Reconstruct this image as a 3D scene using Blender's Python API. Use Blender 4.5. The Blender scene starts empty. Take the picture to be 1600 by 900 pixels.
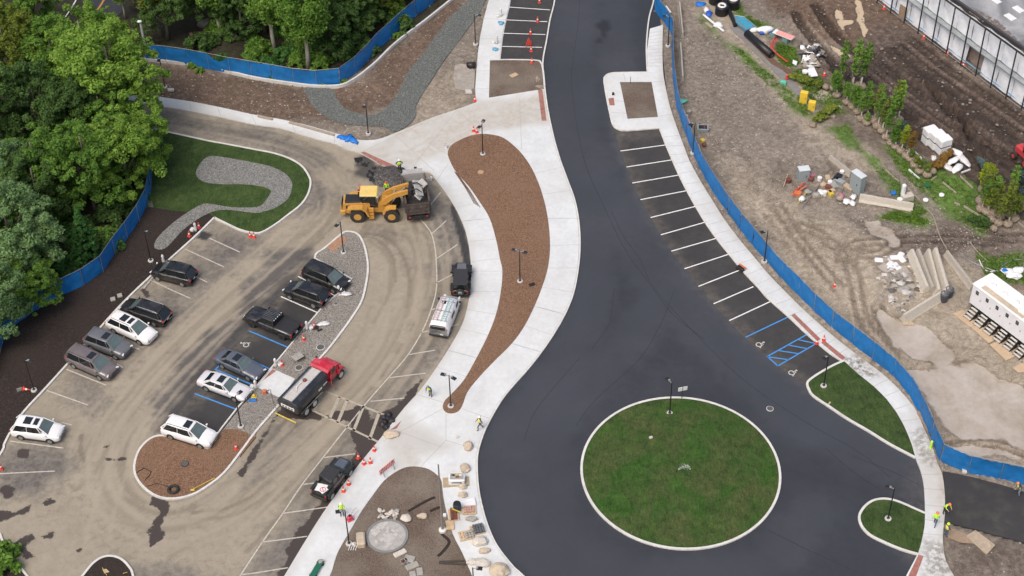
import bpy, bmesh, math, random
import numpy as np
from mathutils import Vector, Matrix, noise as mnoise
from mathutils.geometry import delaunay_2d_cdt
random.seed(7); RS=np.random.RandomState(5)
PI=math.pi; R=math.radians
scene=bpy.context.scene; COL=scene.collection
# ---------------- camera ----------------
CH=115.0; F=2634.2; TH=R(43.224); RO=R(-1.1104)
r0=Vector((1,0,0)); u0=Vector((0,math.sin(TH),math.cos(TH))); fw=Vector((0,math.cos(TH),-math.sin(TH)))
cr=math.cos(RO)*r0+math.sin(RO)*u0; cu=-math.sin(RO)*r0+math.cos(RO)*u0
cam=bpy.data.cameras.new('camera'); camo=bpy.data.objects.new('camera',cam); COL.objects.link(camo)
cam.sensor_width=36; cam.lens=F/1600*36; cam.clip_start=1; cam.clip_end=9000
M=Matrix(((cr.x,cu.x,-fw.x,0),(cr.y,cu.y,-fw.y,0),(cr.z,cu.z,-fw.z,CH),(0,0,0,1)))
camo.matrix_world=M; scene.camera=camo
# ---------------- light ----------------
SUN_EL=R(58); SUN_AZ=R(215)      # azimuth clockwise from north (+Y)
w=bpy.data.worlds.new('World'); scene.world=w; w.use_nodes=True
nt=w.node_tree; nt.nodes.clear()
sky=nt.nodes.new('ShaderNodeTexSky'); sky.sky_type='NISHITA'; sky.sun_disc=False
sky.sun_elevation=SUN_EL; sky.sun_rotation=SUN_AZ; sky.dust_density=6; sky.air_density=1.0; sky.ozone_density=0.6
bg=nt.nodes.new('ShaderNodeBackground'); bg.inputs[1].default_value=0.15
wo=nt.nodes.new('ShaderNodeOutputWorld'); nt.links.new(sky.outputs[0],bg.inputs[0]); nt.links.new(bg.outputs[0],wo.inputs[0])
sl=bpy.data.lights.new('sun','SUN'); sl.energy=1.0; sl.angle=R(32); sl.color=(1,.96,.9)
so=bpy.data.objects.new('sun',sl); COL.objects.link(so)
sd=Vector((math.sin(SUN_AZ)*math.cos(SUN_EL),math.cos(SUN_AZ)*math.cos(SUN_EL),math.sin(SUN_EL)))
so.rotation_euler=sd.to_track_quat('Z','Y').to_euler(); so.location=(0,100,200)
vs=scene.view_settings; vs.view_transform='Standard'; vs.look='None'; vs.gamma=1; vs.use_curve_mapping=False; vs.exposure=0.2
# ---------------- pixel (1600x900 reference) -> point on the level z ----------------
def W(px,py,z=0.0):
    d=cr*((px-800)/F)-cu*((py-450)/F)+fw
    t=(CH-z)/-d.z
    return Vector((d.x*t,d.y*t,z))
def Wn(P,z=0.0):
    P=np.asarray(P,float); X=(P[:,0:1]-800)/F; Y=(P[:,1:2]-450)/F
    d=X*np.array(cr)-Y*np.array(cu)+np.array(fw); t=(CH-z)/-d[:,2:3]
    return (d*t)[:,:2]
def cat(pts,n=5,closed=False):
    P=[np.array(p[:2],float) for p in pts]; out=[]; N=len(P)
    rng=range(N if closed else N-1)
    for i in rng:
        if closed: a,b,c,d=P[i-1],P[i],P[(i+1)%N],P[(i+2)%N]
        else: a=P[i-1] if i>0 else P[0]*2-P[1]; b=P[i]; c=P[i+1]; d=P[i+2] if i+2<N else P[-1]*2-P[-2]
        for k in range(n):
            t=k/n; out.append(.5*((2*b)+(c-a)*t+(2*a-5*b+4*c-d)*t*t+(-a+3*b-3*c+d)*t**3))
    if not closed: out.append(P[-1])
    return [tuple(o) for o in out]
def polyw(px,z=0,sm=0,closed=True):
    if sm: px=cat(px,sm,closed)
    return Wn(px,z)
# ---------------- mesh helpers ----------------
class MB:
    def __init__(s): s.v=[]; s.f=[]; s.m=[]
    def add(s,v,f,mi=0,T=None):
        o=len(s.v)
        s.v+= [tuple(T@Vector(p)) for p in v] if T is not None else [tuple(p) for p in v]
        s.f+=[tuple(i+o for i in q) for q in f]; s.m+=[mi]*len(f)
    def box(s,c,d,rz=0,mi=0,T=None,taper=1.0):
        x,y,z=d[0]/2,d[1]/2,d[2]/2; t=taper
        v=[(-x,-y,-z),(x,-y,-z),(x,y,-z),(-x,y,-z),(-x*t,-y*t,z),(x*t,-y*t,z),(x*t,y*t,z),(-x*t,y*t,z)]
        Mx=Matrix.Translation(c)@Matrix.Rotation(rz,4,'Z')
        if T is not None: Mx=T@Mx
        s.add(v,[(3,2,1,0),(4,5,6,7),(0,1,5,4),(1,2,6,5),(2,3,7,6),(3,0,4,7)],mi,Mx)
    def bbox(s,c,d,b=.03,rz=0,mi=0,T=None):   # box with chamfered vertical & top edges
        x,y,z=d[0]/2,d[1]/2,d[2]/2; v=[]
        for (zz,i) in ((-z,0),(z-b,0),(z,b)):
            X,Y=x-i,y-i; k=min(b,X*.5,Y*.5)
            v+=[(-X+k,-Y,zz),(X-k,-Y,zz),(X,-Y+k,zz),(X,Y-k,zz),(X-k,Y,zz),(-X+k,Y,zz),(-X,Y-k,zz),(-X,-Y+k,zz)]
        f=[tuple(range(7,-1,-1)),tuple(range(16,24))]
        for L in (0,8):
            for i in range(8): j=(i+1)%8; f.append((L+i,L+j,L+8+j,L+8+i))
        Mx=Matrix.Translation(c)@Matrix.Rotation(rz,4,'Z')
        if T is not None: Mx=T@Mx
        s.add(v,f,mi,Mx)
    def tube(s,pts,r,n=6,mi=0,cap=True,T=None):
        pts=[Vector(p) for p in pts]; rr=r if isinstance(r,(list,tuple)) else [r]*len(pts); v=[]; f=[]
        for i,p in enumerate(pts):
            d=(pts[min(i+1,len(pts)-1)]-pts[max(i-1,0)])
            d=d.normalized() if d.length>1e-9 else Vector((0,0,1))
            a=d.cross(Vector((0,0,1)) if abs(d.z)<.9 else Vector((1,0,0))).normalized(); b=d.cross(a)
            for k in range(n):
                t=2*PI*k/n; v.append(p+(a*math.cos(t)+b*math.sin(t))*rr[i])
        for i in range(len(pts)-1):
            for k in range(n): f.append((i*n+k,i*n+(k+1)%n,(i+1)*n+(k+1)%n,(i+1)*n+k))
        if cap: f.append(tuple(range(n-1,-1,-1))); f.append(tuple(range((len(pts)-1)*n,len(pts)*n)))
        s.add(v,f,mi,T)
    def lathe(s,prof,c=(0,0,0),n=16,mi=0,T=None):   # prof: (r,z)
        v=[];f=[]
        for (r,z) in prof:
            for k in range(n): t=2*PI*k/n; v.append((c[0]+r*math.cos(t),c[1]+r*math.sin(t),c[2]+z))
        for i in range(len(prof)-1):
            for k in range(n): f.append((i*n+k,i*n+(k+1)%n,(i+1)*n+(k+1)%n,(i+1)*n+k))
        f.append(tuple(range(n-1,-1,-1))); f.append(tuple(range((len(prof)-1)*n,len(prof)*n)))
        s.add(v,f,mi,T)
    def prism(s,poly,z0,z1,mi=0,T=None):   # poly xy ccw or cw
        n=len(poly); A=sum(poly[i-1][0]*poly[i][1]-poly[i][0]*poly[i-1][1] for i in range(n))
        if A<0: poly=list(poly)[::-1]
        v=[(p[0],p[1],z0) for p in poly]+[(p[0],p[1],z1) for p in poly]
        f=[tuple(range(n-1,-1,-1)),tuple(range(n,2*n))]+[(i,(i+1)%n,n+(i+1)%n,n+i) for i in range(n)]
        s.add(v,f,mi,T)
    def side(s,poly,y0,y1,mi=0,T=None):    # profile in xz extruded along y
        X=Matrix(((1,0,0,0),(0,0,-1,0),(0,1,0,0),(0,0,0,1)))
        s.prism([(p[0],p[1]) for p in poly],-y1,-y0,mi,(T@X) if T is not None else X)
    def blob(s,c,r,sq=(1,1,1),amp=.18,seed=0,sub=2,mi=0,T=None):
        bm=bmesh.new(); bmesh.ops.create_icosphere(bm,subdivisions=sub,radius=1)
        o=Vector((seed*3.7,seed*1.3,seed*.7)); v=[]
        for q in bm.verts:
            k=1+amp*(mnoise.noise(q.co*1.3+o)*1.6+mnoise.noise(q.co*3+o)*.6)
            v.append((c[0]+q.co.x*k*r*sq[0],c[1]+q.co.y*k*r*sq[1],c[2]+q.co.z*k*r*sq[2]))
        s.add(v,[tuple(x.index for x in q.verts) for q in bm.faces],mi,T); bm.free()
    def mesh(s,name,mats,smooth=False):
        me=bpy.data.meshes.new(name); me.from_pydata(s.v,[],s.f)
        for m in (mats if isinstance(mats,(list,tuple)) else [mats]): me.materials.append(m)
        if any(s.m): me.polygons.foreach_set('material_index',s.m)
        if smooth: me.polygons.foreach_set('use_smooth',[True]*len(me.polygons))
        me.update(); return me
    def build(s,name,mats,parent=None,smooth=False,loc=None,rz=0):
        o=bpy.data.objects.new(name,s.mesh(name,mats,smooth)); COL.objects.link(o)
        if parent is not None: o.parent=parent
        if loc is not None: o.location=loc
        if rz: o.rotation_euler=(0,0,rz)
        return o
def tag(o,label,catg,group=None):
    o['label']=label; o['category']=catg
    if group: o['group']=group
    return o
def thing(name,label,catg,loc=(0,0,0),rz=0,group=None):
    o=bpy.data.objects.new(name,None); COL.objects.link(o); o.empty_display_size=.3
    o.location=loc; o.rotation_euler=(0,0,rz); return tag(o,label,catg,group)
def struct(o,kind='structure'): o['kind']=kind; return o
def copy_tree(o,parent=None):
    c=o.copy(); COL.objects.link(c); c.parent=parent
    for ch in list(o.children): copy_tree(ch,c)
    return c
def place(proto,used,loc,rz,label,group=None,scale=None):
    o=copy_tree(proto) if used else proto
    o.location=loc; o.rotation_euler=(0,0,rz); o['label']=label
    if group: o['group']=group
    if scale: o.scale=scale if isinstance(scale,tuple) else (scale,)*3
    return o
# ---------------- materials ----------------
def nn(nt,t,**k):
    n=nt.nodes.new(t)
    for a,b in k.items(): setattr(n,a,b)
    return n
MATS={}
def base(name):
    m=bpy.data.materials.new(name); m.use_nodes=True; nt=m.node_tree
    return m,nt,nt.nodes['Principled BSDF']
def noise(nt,scale,detail=4,rough=.6,vec=None,dist=0):
    n=nn(nt,'ShaderNodeTexNoise'); n.inputs['Scale'].default_value=scale; n.inputs['Detail'].default_value=detail
    n.inputs['Roughness'].default_value=rough; n.inputs['Distortion'].default_value=dist
    if vec is not None: nt.links.new(vec,n.inputs['Vector'])
    return n
def ramp(nt,fac,stops):
    r=nn(nt,'ShaderNodeValToRGB'); e=r.color_ramp.elements
    while len(e)<len(stops): e.new(.5)
    for i,(p,c) in enumerate(stops): e[i].position=p; e[i].color=(c[0],c[1],c[2],1) if hasattr(c,'__len__') else (c,c,c,1)
    nt.links.new(fac,r.inputs[0]); return r.outputs[0]
def mix(nt,fac,a,b,mode='MIX'):
    m=nn(nt,'ShaderNodeMix',data_type='RGBA',blend_type=mode)
    for i,x in ((0,fac),(6,a),(7,b)):
        if hasattr(x,'is_linked') or isinstance(x,bpy.types.NodeSocket): nt.links.new(x,m.inputs[i])
        elif i==0: m.inputs[0].default_value=x
        else: m.inputs[i].default_value=(x[0],x[1],x[2],1)
    return m.outputs[2]
def math_(nt,op,a,b=None,clamp=False):
    m=nn(nt,'ShaderNodeMath',operation=op); m.use_clamp=clamp
    for i,x in ((0,a),(1,b)):
        if x is None: continue
        if isinstance(x,bpy.types.NodeSocket): nt.links.new(x,m.inputs[i])
        else: m.inputs[i].default_value=x
    return m.outputs[0]
def bump(nt,b,h,st,dist=.05):
    n=nn(nt,'ShaderNodeBump'); n.inputs['Strength'].default_value=st; n.inputs['Distance'].default_value=dist
    nt.links.new(h,n.inputs['Height']); nt.links.new(n.outputs[0],b.inputs['Normal'])
def pos(nt): return nn(nt,'ShaderNodeNewGeometry').outputs['Position']
def attr(nt,name):
    a=nn(nt,'ShaderNodeAttribute'); a.attribute_name=name; return a.outputs['Fac']
def mat(name,c,rough=.7,var=.12,scale=3,metal=0,coat=0,spec=.5,dirt=0,dirtc=(.16,.13,.1),world=False):
    """plain solid-ish material with broken-up colour and roughness"""
    if name in MATS: return MATS[name]
    m,nt,b=base(name)
    vec=pos(nt) if world else nn(nt,'ShaderNodeTexCoord').outputs['Object']
    n=noise(nt,scale,5,.65,vec)
    lo=[x*(1-var) for x in c]; hi=[min(1,x*(1+var)+var*.004) for x in c]
    col=ramp(nt,n.outputs[0],[(.3,lo),(.7,hi)])
    if dirt:
        n2=noise(nt,scale*.7+.5,6,.7,vec,.4); f=ramp(nt,n2.outputs[0],[(.45,0),(.75,dirt)])
        col=mix(nt,f,col,dirtc)
    nt.links.new(col,b.inputs['Base Color'])
    b.inputs['Roughness'].default_value=rough; b.inputs['Metallic'].default_value=metal
    b.inputs['Coat Weight'].default_value=coat; b.inputs['Coat Roughness'].default_value=.08
    b.inputs['Specular IOR Level'].default_value=spec
    MATS[name]=m; return m
def granular(name,cols,scale,bstr=.6,rough=.9,big=None,bd=.05,stretch=None):
    """broken material of many pieces: cols = 3-4 colours over random cells + noise"""
    m,nt,b=base(name); p=pos(nt)
    v=nn(nt,'ShaderNodeTexVoronoi'); v.inputs['Scale'].default_value=scale; v.inputs['Randomness'].default_value=1
    nt.links.new(p,v.inputs['Vector'])
    sep=nn(nt,'ShaderNodeSeparateColor'); nt.links.new(v.outputs['Color'],sep.inputs[0])
    n=noise(nt,scale*.35,5,.7,p)
    f=math_(nt,'ADD',math_(nt,'MULTIPLY',sep.outputs[0],.6),math_(nt,'MULTIPLY',n.outputs[0],.4))
    k=len(cols); col=ramp(nt,f,[(.12+.76*i/(k-1),c) for i,c in enumerate(cols)])
    if big:
        n3=noise(nt,big[0],3,.55,p); col=mix(nt,ramp(nt,n3.outputs[0],[(.4,0),(.65,big[2])]),col,big[1])
    dk=ramp(nt,v.outputs['Distance'],[(.2,(1,1,1)),(.8,(.55,.55,.55))]); col=mix(nt,1,col,dk,'MULTIPLY')
    nt.links.new(col,b.inputs['Base Color']); b.inputs['Roughness'].default_value=rough
    h=math_(nt,'SUBTRACT',sep.outputs[1],v.outputs['Distance']); bump(nt,b,h,bstr,bd); return m
# ---------------- numpy masks ----------------
def vnoise(x,y,s,seed=0):
    x=x/s+seed*17.3+1000; y=y/s+seed*9.1+1000
    xi=np.floor(x).astype(np.int64); yi=np.floor(y).astype(np.int64); fx=x-xi; fy=y-yi
    fx=fx*fx*(3-2*fx); fy=fy*fy*(3-2*fy)
    def h(a,b):
        n=(a*374761393+b*668265263+seed*1442695)&0x7fffffff; n=((n^(n>>13))*1274126177)&0x7fffffff
        return ((n^(n>>16))&0xffff)/65535.0
    return (h(xi,yi)*(1-fx)+h(xi+1,yi)*fx)*(1-fy)+(h(xi,yi+1)*(1-fx)+h(xi+1,yi+1)*fx)*fy
def fbm(x,y,s,seed=0,o=4):
    r=0;a=1;t=0
    for i in range(o): r=r+a*vnoise(x,y,s/2**i,seed+i); t+=a; a*=.55
    return r/t
def segdist(X,Y,pl):
    d=np.full(X.shape,1e9)
    for (ax,ay),(bx,by) in zip(pl[:-1],pl[1:]):
        vx,vy=bx-ax,by-ay; L=vx*vx+vy*vy+1e-12
        t=np.clip(((X-ax)*vx+(Y-ay)*vy)/L,0,1); d=np.minimum(d,(X-ax-t*vx)**2+(Y-ay-t*vy)**2)
    return np.sqrt(d)
def inside(X,Y,pl):
    c=np.zeros(X.shape,bool); n=len(pl); j=n-1
    for i in range(n):
        xi,yi=pl[i]; xj,yj=pl[j]
        if yi!=yj: c^=((yi>Y)!=(yj>Y))&(X<(xj-xi)*(Y-yi)/(yj-yi)+xi)
        j=i
    return c
def pmask(X,Y,px,soft=.6,amp=.6,ns=1.6,seed=1,sm=0):
    pl=polyw(px,0,sm); out=np.zeros(X.shape); mg=soft+amp+1
    s=(X>pl[:,0].min()-mg)&(X<pl[:,0].max()+mg)&(Y>pl[:,1].min()-mg)&(Y<pl[:,1].max()+mg)
    if not s.any(): return out
    x,y=X[s],Y[s]; d=segdist(x,y,list(pl)+[pl[0]]); sdv=np.where(inside(x,y,pl),d,-d)
    sdv+=(fbm(x,y,ns,seed)-.5)*2*amp
    t=np.clip(sdv/max(soft,1e-3)+.5,0,1); out[s]=t*t*(3-2*t); return out
def lmask(X,Y,px,width,soft=.15,amp=.1,seed=3,off=0,sm=5,world=None):
    pl=world if world is not None else polyw(px,0,sm,False)
    if off:
        t=np.gradient(pl,axis=0); t/=np.linalg.norm(t,axis=1)[:,None]+1e-9
        pl=pl+np.stack([-t[:,1],t[:,0]],1)*off
    out=np.zeros(X.shape); mg=width+soft+amp+.5
    s=(X>pl[:,0].min()-mg)&(X<pl[:,0].max()+mg)&(Y>pl[:,1].min()-mg)&(Y<pl[:,1].max()+mg)
    if not s.any(): return out
    x,y=X[s],Y[s]; d=segdist(x,y,pl)+(vnoise(x,y,.7,seed)-.5)*2*amp
    t=np.clip((width/2+soft-d)/soft,0,1); out[s]=t*t*(3-2*t); return out
def grid_mesh(name,xs,ys,Z,attrs,m,keep=None):
    nx,ny=len(xs),len(ys); X,Y=np.meshgrid(xs,ys); co=np.stack([X,Y,Z],-1).reshape(-1,3)
    i=np.arange(ny-1)[:,None]*nx+np.arange(nx-1)[None]; q=np.stack([i,i+1,i+nx+1,i+nx],-1).reshape(-1,4)
    if keep is not None:
        kc=keep[:-1,:-1]|keep[1:,:-1]|keep[:-1,1:]|keep[1:,1:]; q=q[kc.reshape(-1)]
        used=np.unique(q); mp=np.full(nx*ny,-1); mp[used]=np.arange(len(used)); q=mp[q]; co=co[used]
        attrs={k:v.reshape(-1)[used] for k,v in attrs.items()}
    else: attrs={k:v.reshape(-1) for k,v in attrs.items()}
    me=bpy.data.meshes.new(name); me.vertices.add(len(co)); me.vertices.foreach_set('co',co.astype(np.float32).ravel())
    me.loops.add(q.size); me.loops.foreach_set('vertex_index',q.astype(np.int32).ravel())
    me.polygons.add(len(q)); me.polygons.foreach_set('loop_start',(np.arange(len(q))*4).astype(np.int32))
    me.polygons.foreach_set('use_smooth',np.ones(len(q),bool))
    me.update(calc_edges=True); me.materials.append(m)
    for k,v in attrs.items():
        a=me.attributes.new(k,'FLOAT','POINT'); a.data.foreach_set('value',v.astype(np.float32))
    o=bpy.data.objects.new(name,me); COL.objects.link(o); return o
def sheet(name,px,ztop,m,zbot=-.2,sm=0,res=0,attrs=None,zedge=None):
    """solid slab with the given outline; res>0 adds interior points for masks"""
    pl=polyw(px,ztop*0,sm); pl=pl[::-1] if (np.roll(pl[:,0],1)*pl[:,1]-pl[:,0]*np.roll(pl[:,1],1)).sum()<0 else pl
    if res:   # resample edge
        q=[]
        for a,b in zip(pl,np.roll(pl,-1,0)):
            k=max(1,int(np.linalg.norm(b-a)/res)); q+=[a+(b-a)*t/k for t in range(k)]
        pl=np.array(q)
    n=len(pl); pts=[Vector(p) for p in pl]
    if res:
        xs=np.arange(pl[:,0].min(),pl[:,0].max(),res); ys=np.arange(pl[:,1].min(),pl[:,1].max(),res)
        X,Y=np.meshgrid(xs,ys); X=X+RS.uniform(-.2,.2,X.shape)*res; Y=Y+RS.uniform(-.2,.2,X.shape)*res; X=X.ravel();Y=Y.ravel()
        k=inside(X,Y,pl); X=X[k];Y=Y[k]; d=segdist(X,Y,list(pl)+[pl[0]]); k=d>res*.4
        pts+=[Vector((a,b)) for a,b in zip(X[k],Y[k])]
    r=delaunay_2d_cdt(pts,[],[list(range(n))],1,1e-4)
    vs=[(p.x,p.y,ztop) for p in r[0]]; fs=[tuple(f) for f in r[2]]
    o0=len(vs); vs+=[(p[0],p[1],ztop) for p in pl]+[(p[0],p[1],zbot) for p in pl]
    fs+=[(o0+n+i,o0+n+(i+1)%n,o0+(i+1)%n,o0+i) for i in range(n)]
    me=bpy.data.meshes.new(name); me.from_pydata(vs,[],fs); me.materials.append(m); me.update()
    if attrs:
        A=np.array(vs)
        for k,v in attrs(A[:,0],A[:,1]).items():
            a=me.attributes.new(k,'FLOAT','POINT'); a.data.foreach_set('value',v.astype(np.float32))
    o=bpy.data.objects.new(name,me); COL.objects.link(o); return struct(o)
def ribbon(mb,pl,w,z0,z1,closed=False,off=0,mi=0):
    P=np.asarray(pl,float); n=len(P)
    t=(np.roll(P,-1,0)-np.roll(P,1,0)) if closed else np.gradient(P,axis=0)
    t/=np.linalg.norm(t,axis=1)[:,None]+1e-9; nrm=np.stack([-t[:,1],t[:,0]],1)
    a=P+nrm*(off+w/2); b=P+nrm*(off-w/2); v=[];f=[]
    for i in range(n): v+=[(a[i][0],a[i][1],z0),(a[i][0],a[i][1],z1),(b[i][0],b[i][1],z1),(b[i][0],b[i][1],z0)]
    for i in range(n if closed else n-1):
        j=(i+1)%n
        for k in range(3): f.append((i*4+k,i*4+k+1,j*4+k+1,j*4+k))
    if not closed: f+= [(0,3,2,1),((n-1)*4,(n-1)*4+1,(n-1)*4+2,(n-1)*4+3)]
    mb.add(v,f,mi)
def kerb(px,w=.2,z=.15,sm=5,closed=False,off=0,m=None,name='kerb'):
    mb=MB(); ribbon(mb,polyw(px,0,sm,closed),w,-.15,z,closed,off); o=mb.build(name,m or MATS['kerb']); return struct(o)
def line(mb,p,q,w=.12,z=.03):
    a=W(*p);b=W(*q); ribbon(mb,[(a.x,a.y),(b.x,b.y)],w,z-.02,z)
def pline(mb,px,w=.12,z=.03,sm=5): ribbon(mb,polyw(px,0,sm,False),w,z-.02,z)
# =====================================================================  MATERIALS OF THE SETTING
mat('kerb',(.61,.60,.57),.85,.1,1.5,dirt=.35,dirtc=(.3,.26,.2),world=True)
def m_asphalt(name,c,dusty,seam=True,rough=.75):
    m,nt,b=base(name); p=pos(nt)
    n1=noise(nt,.12,4,.6,p,.5); n2=noise(nt,14,3,.7,p); n3=noise(nt,1.3,5,.65,p)
    col=ramp(nt,n1.outputs[0],[(.3,[x*.86 for x in c]),(.7,[x*1.16 for x in c])])
    col=mix(nt,.8,col,ramp(nt,n2.outputs[0],[(.3,(.72,.72,.72)),(.7,(1.25,1.25,1.25))]),'MULTIPLY')
    col=mix(nt,.5,col,ramp(nt,n3.outputs[0],[(.3,(.85,.85,.85)),(.7,(1.12,1.12,1.12))]),'MULTIPLY')
    s=attr(nt,'streak'); col=mix(nt,math_(nt,'MULTIPLY',s,.6),col,[x*1.7+.006 for x in c])
    d=attr(nt,'dust'); f=math_(nt,'MULTIPLY',d,ramp(nt,n3.outputs[0],[(.35,.2),(.7,1)]))
    col=mix(nt,f,col,dusty)
    k=attr(nt,'oil'); col=mix(nt,k,col,[x*.35 for x in c])
    nt.links.new(col,b.inputs['Base Color']); b.inputs['Roughness'].default_value=rough; bump(nt,b,n2.outputs[0],.25,.02)
    return m
M_ASPH=m_asphalt('fresh_asphalt',(.0275,.031,.0395),(.12,.11,.1))
M_STRIP=m_asphalt('strip_asphalt',(.036,.035,.036),(.13,.115,.095),rough=.85)
def m_conc():
    m,nt,b=base('concrete_path'); p=pos(nt)
    n1=noise(nt,.25,5,.6,p,.3); n2=noise(nt,2.2,6,.7,p); n3=noise(nt,22,2,.6,p)
    col=ramp(nt,n1.outputs[0],[(.3,(.555,.575,.58)),(.7,(.655,.68,.685))])
    col=mix(nt,.6,col,ramp(nt,n2.outputs[0],[(.3,(.84,.83,.81)),(.65,(1.06,1.06,1.05))]),'MULTIPLY')
    col=mix(nt,.4,col,ramp(nt,n3.outputs[0],[(.3,(.86,.86,.86)),(.7,(1.08,1.08,1.08))]),'MULTIPLY')
    d=attr(nt,'dirt'); f=math_(nt,'MULTIPLY',d,ramp(nt,n2.outputs[0],[(.3,.45),(.65,1)]))
    col=mix(nt,f,col,(.36,.31,.24)); k=attr(nt,'stain'); k=math_(nt,'MULTIPLY',k,ramp(nt,n2.outputs[0],[(.42,0),(.55,1)]))
    col=mix(nt,k,col,(.2,.18,.15)); nt.links.new(col,b.inputs['Base Color']); b.inputs['Roughness'].default_value=.85
    bump(nt,b,n2.outputs[0],.15,.02); return m
M_CONC=m_conc()
def m_grass(name,a,b_,c,s=1.0,patch=None):
    m,nt,b=base(name); p=pos(nt)
    mp=nn(nt,'ShaderNodeMapping'); mp.inputs['Rotation'].default_value=(0,0,.65); mp.inputs['Scale'].default_value=(1,.32,1); nt.links.new(p,mp.inputs[0])
    n1=noise(nt,.28*s,5,.65,p,.6); n2=noise(nt,5,6,.8,mp.outputs[0],.8); n3=noise(nt,24,3,.75,p)
    col=ramp(nt,n1.outputs[0],[(.36,a),(.5,b_),(.64,c)]); n4=noise(nt,.9*s,4,.7,p,.8); col=mix(nt,.85,col,ramp(nt,n4.outputs[0],[(.35,(.62,.72,.65)),(.65,(1.35,1.22,1.3))]),'MULTIPLY')
    col=mix(nt,.95,col,ramp(nt,n2.outputs[0],[(.3,(.5,.55,.5)),(.5,(.95,.95,.9)),(.7,(1.55,1.45,1.25))]),'MULTIPLY')
    col=mix(nt,.9,col,ramp(nt,n3.outputs[0],[(.32,(.3,.36,.3)),(.68,(1.8,1.7,1.55))]),'MULTIPLY')
    nt.links.new(col,b.inputs['Base Color']); b.inputs['Roughness'].default_value=.95; b.inputs['Specular IOR Level'].default_value=.2
    bump(nt,b,math_(nt,'ADD',n2.outputs[0],n3.outputs[0]),.7,.06); return m
M_GRASS=m_grass('turf',(.062,.083,.031),(.049,.083,.026),(.036,.09,.018))
M_GRASS2=m_grass('turf_north',(.040,.066,.025),(.044,.078,.026),(.054,.088,.03))
M_MULCH=granular('red_mulch',[(.14,.074,.041),(.215,.118,.068),(.26,.147,.088),(.34,.21,.135)],10,.6,big=(.25,(.26,.155,.095),.6))
M_BROWN=granular('dark_compost',[(.014,.009,.007),(.026,.017,.013),(.032,.021,.016),(.055,.04,.032)],7,.4,big=(.2,(.036,.024,.018),.7))
M_SOIL=granular('plot_soil',[(.115,.08,.058),(.155,.112,.083),(.175,.13,.098),(.215,.168,.13)],14,.5,big=(.22,(.26,.215,.17),.85))
M_STONE=granular('crushed_stone',[(.17,.172,.155),(.25,.253,.235),(.30,.30,.28),(.42,.42,.40)],8.5,.9,bd=.07)
M_SWALE=granular('swale_stone',[(.095,.105,.096),(.15,.165,.152),(.19,.203,.188),(.28,.29,.27)],8.5,.9,bd=.07)
M_PEBBLE=granular('island_gravel',[(.22,.2,.17),(.30,.275,.24),(.35,.325,.285),(.46,.43,.39)],10,.9,bd=.06)
M_BRICKRED=mat('warning_pavers',(.30,.12,.095),.9,.25,4,world=True,dirt=.4,dirtc=(.4,.35,.3))
M_WHITE=mat('white_line_paint',(.72,.72,.70),.7,.12,6,world=True,dirt=.3,dirtc=(.3,.28,.25))
M_WORN=mat('worn_line_paint',(.50,.47,.41),.8,.2,4,world=True,dirt=.85,dirtc=(.27,.235,.185))
M_BLUEP=mat('blue_line_paint',(.05,.25,.60),.7,.15,5,world=True)
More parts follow.
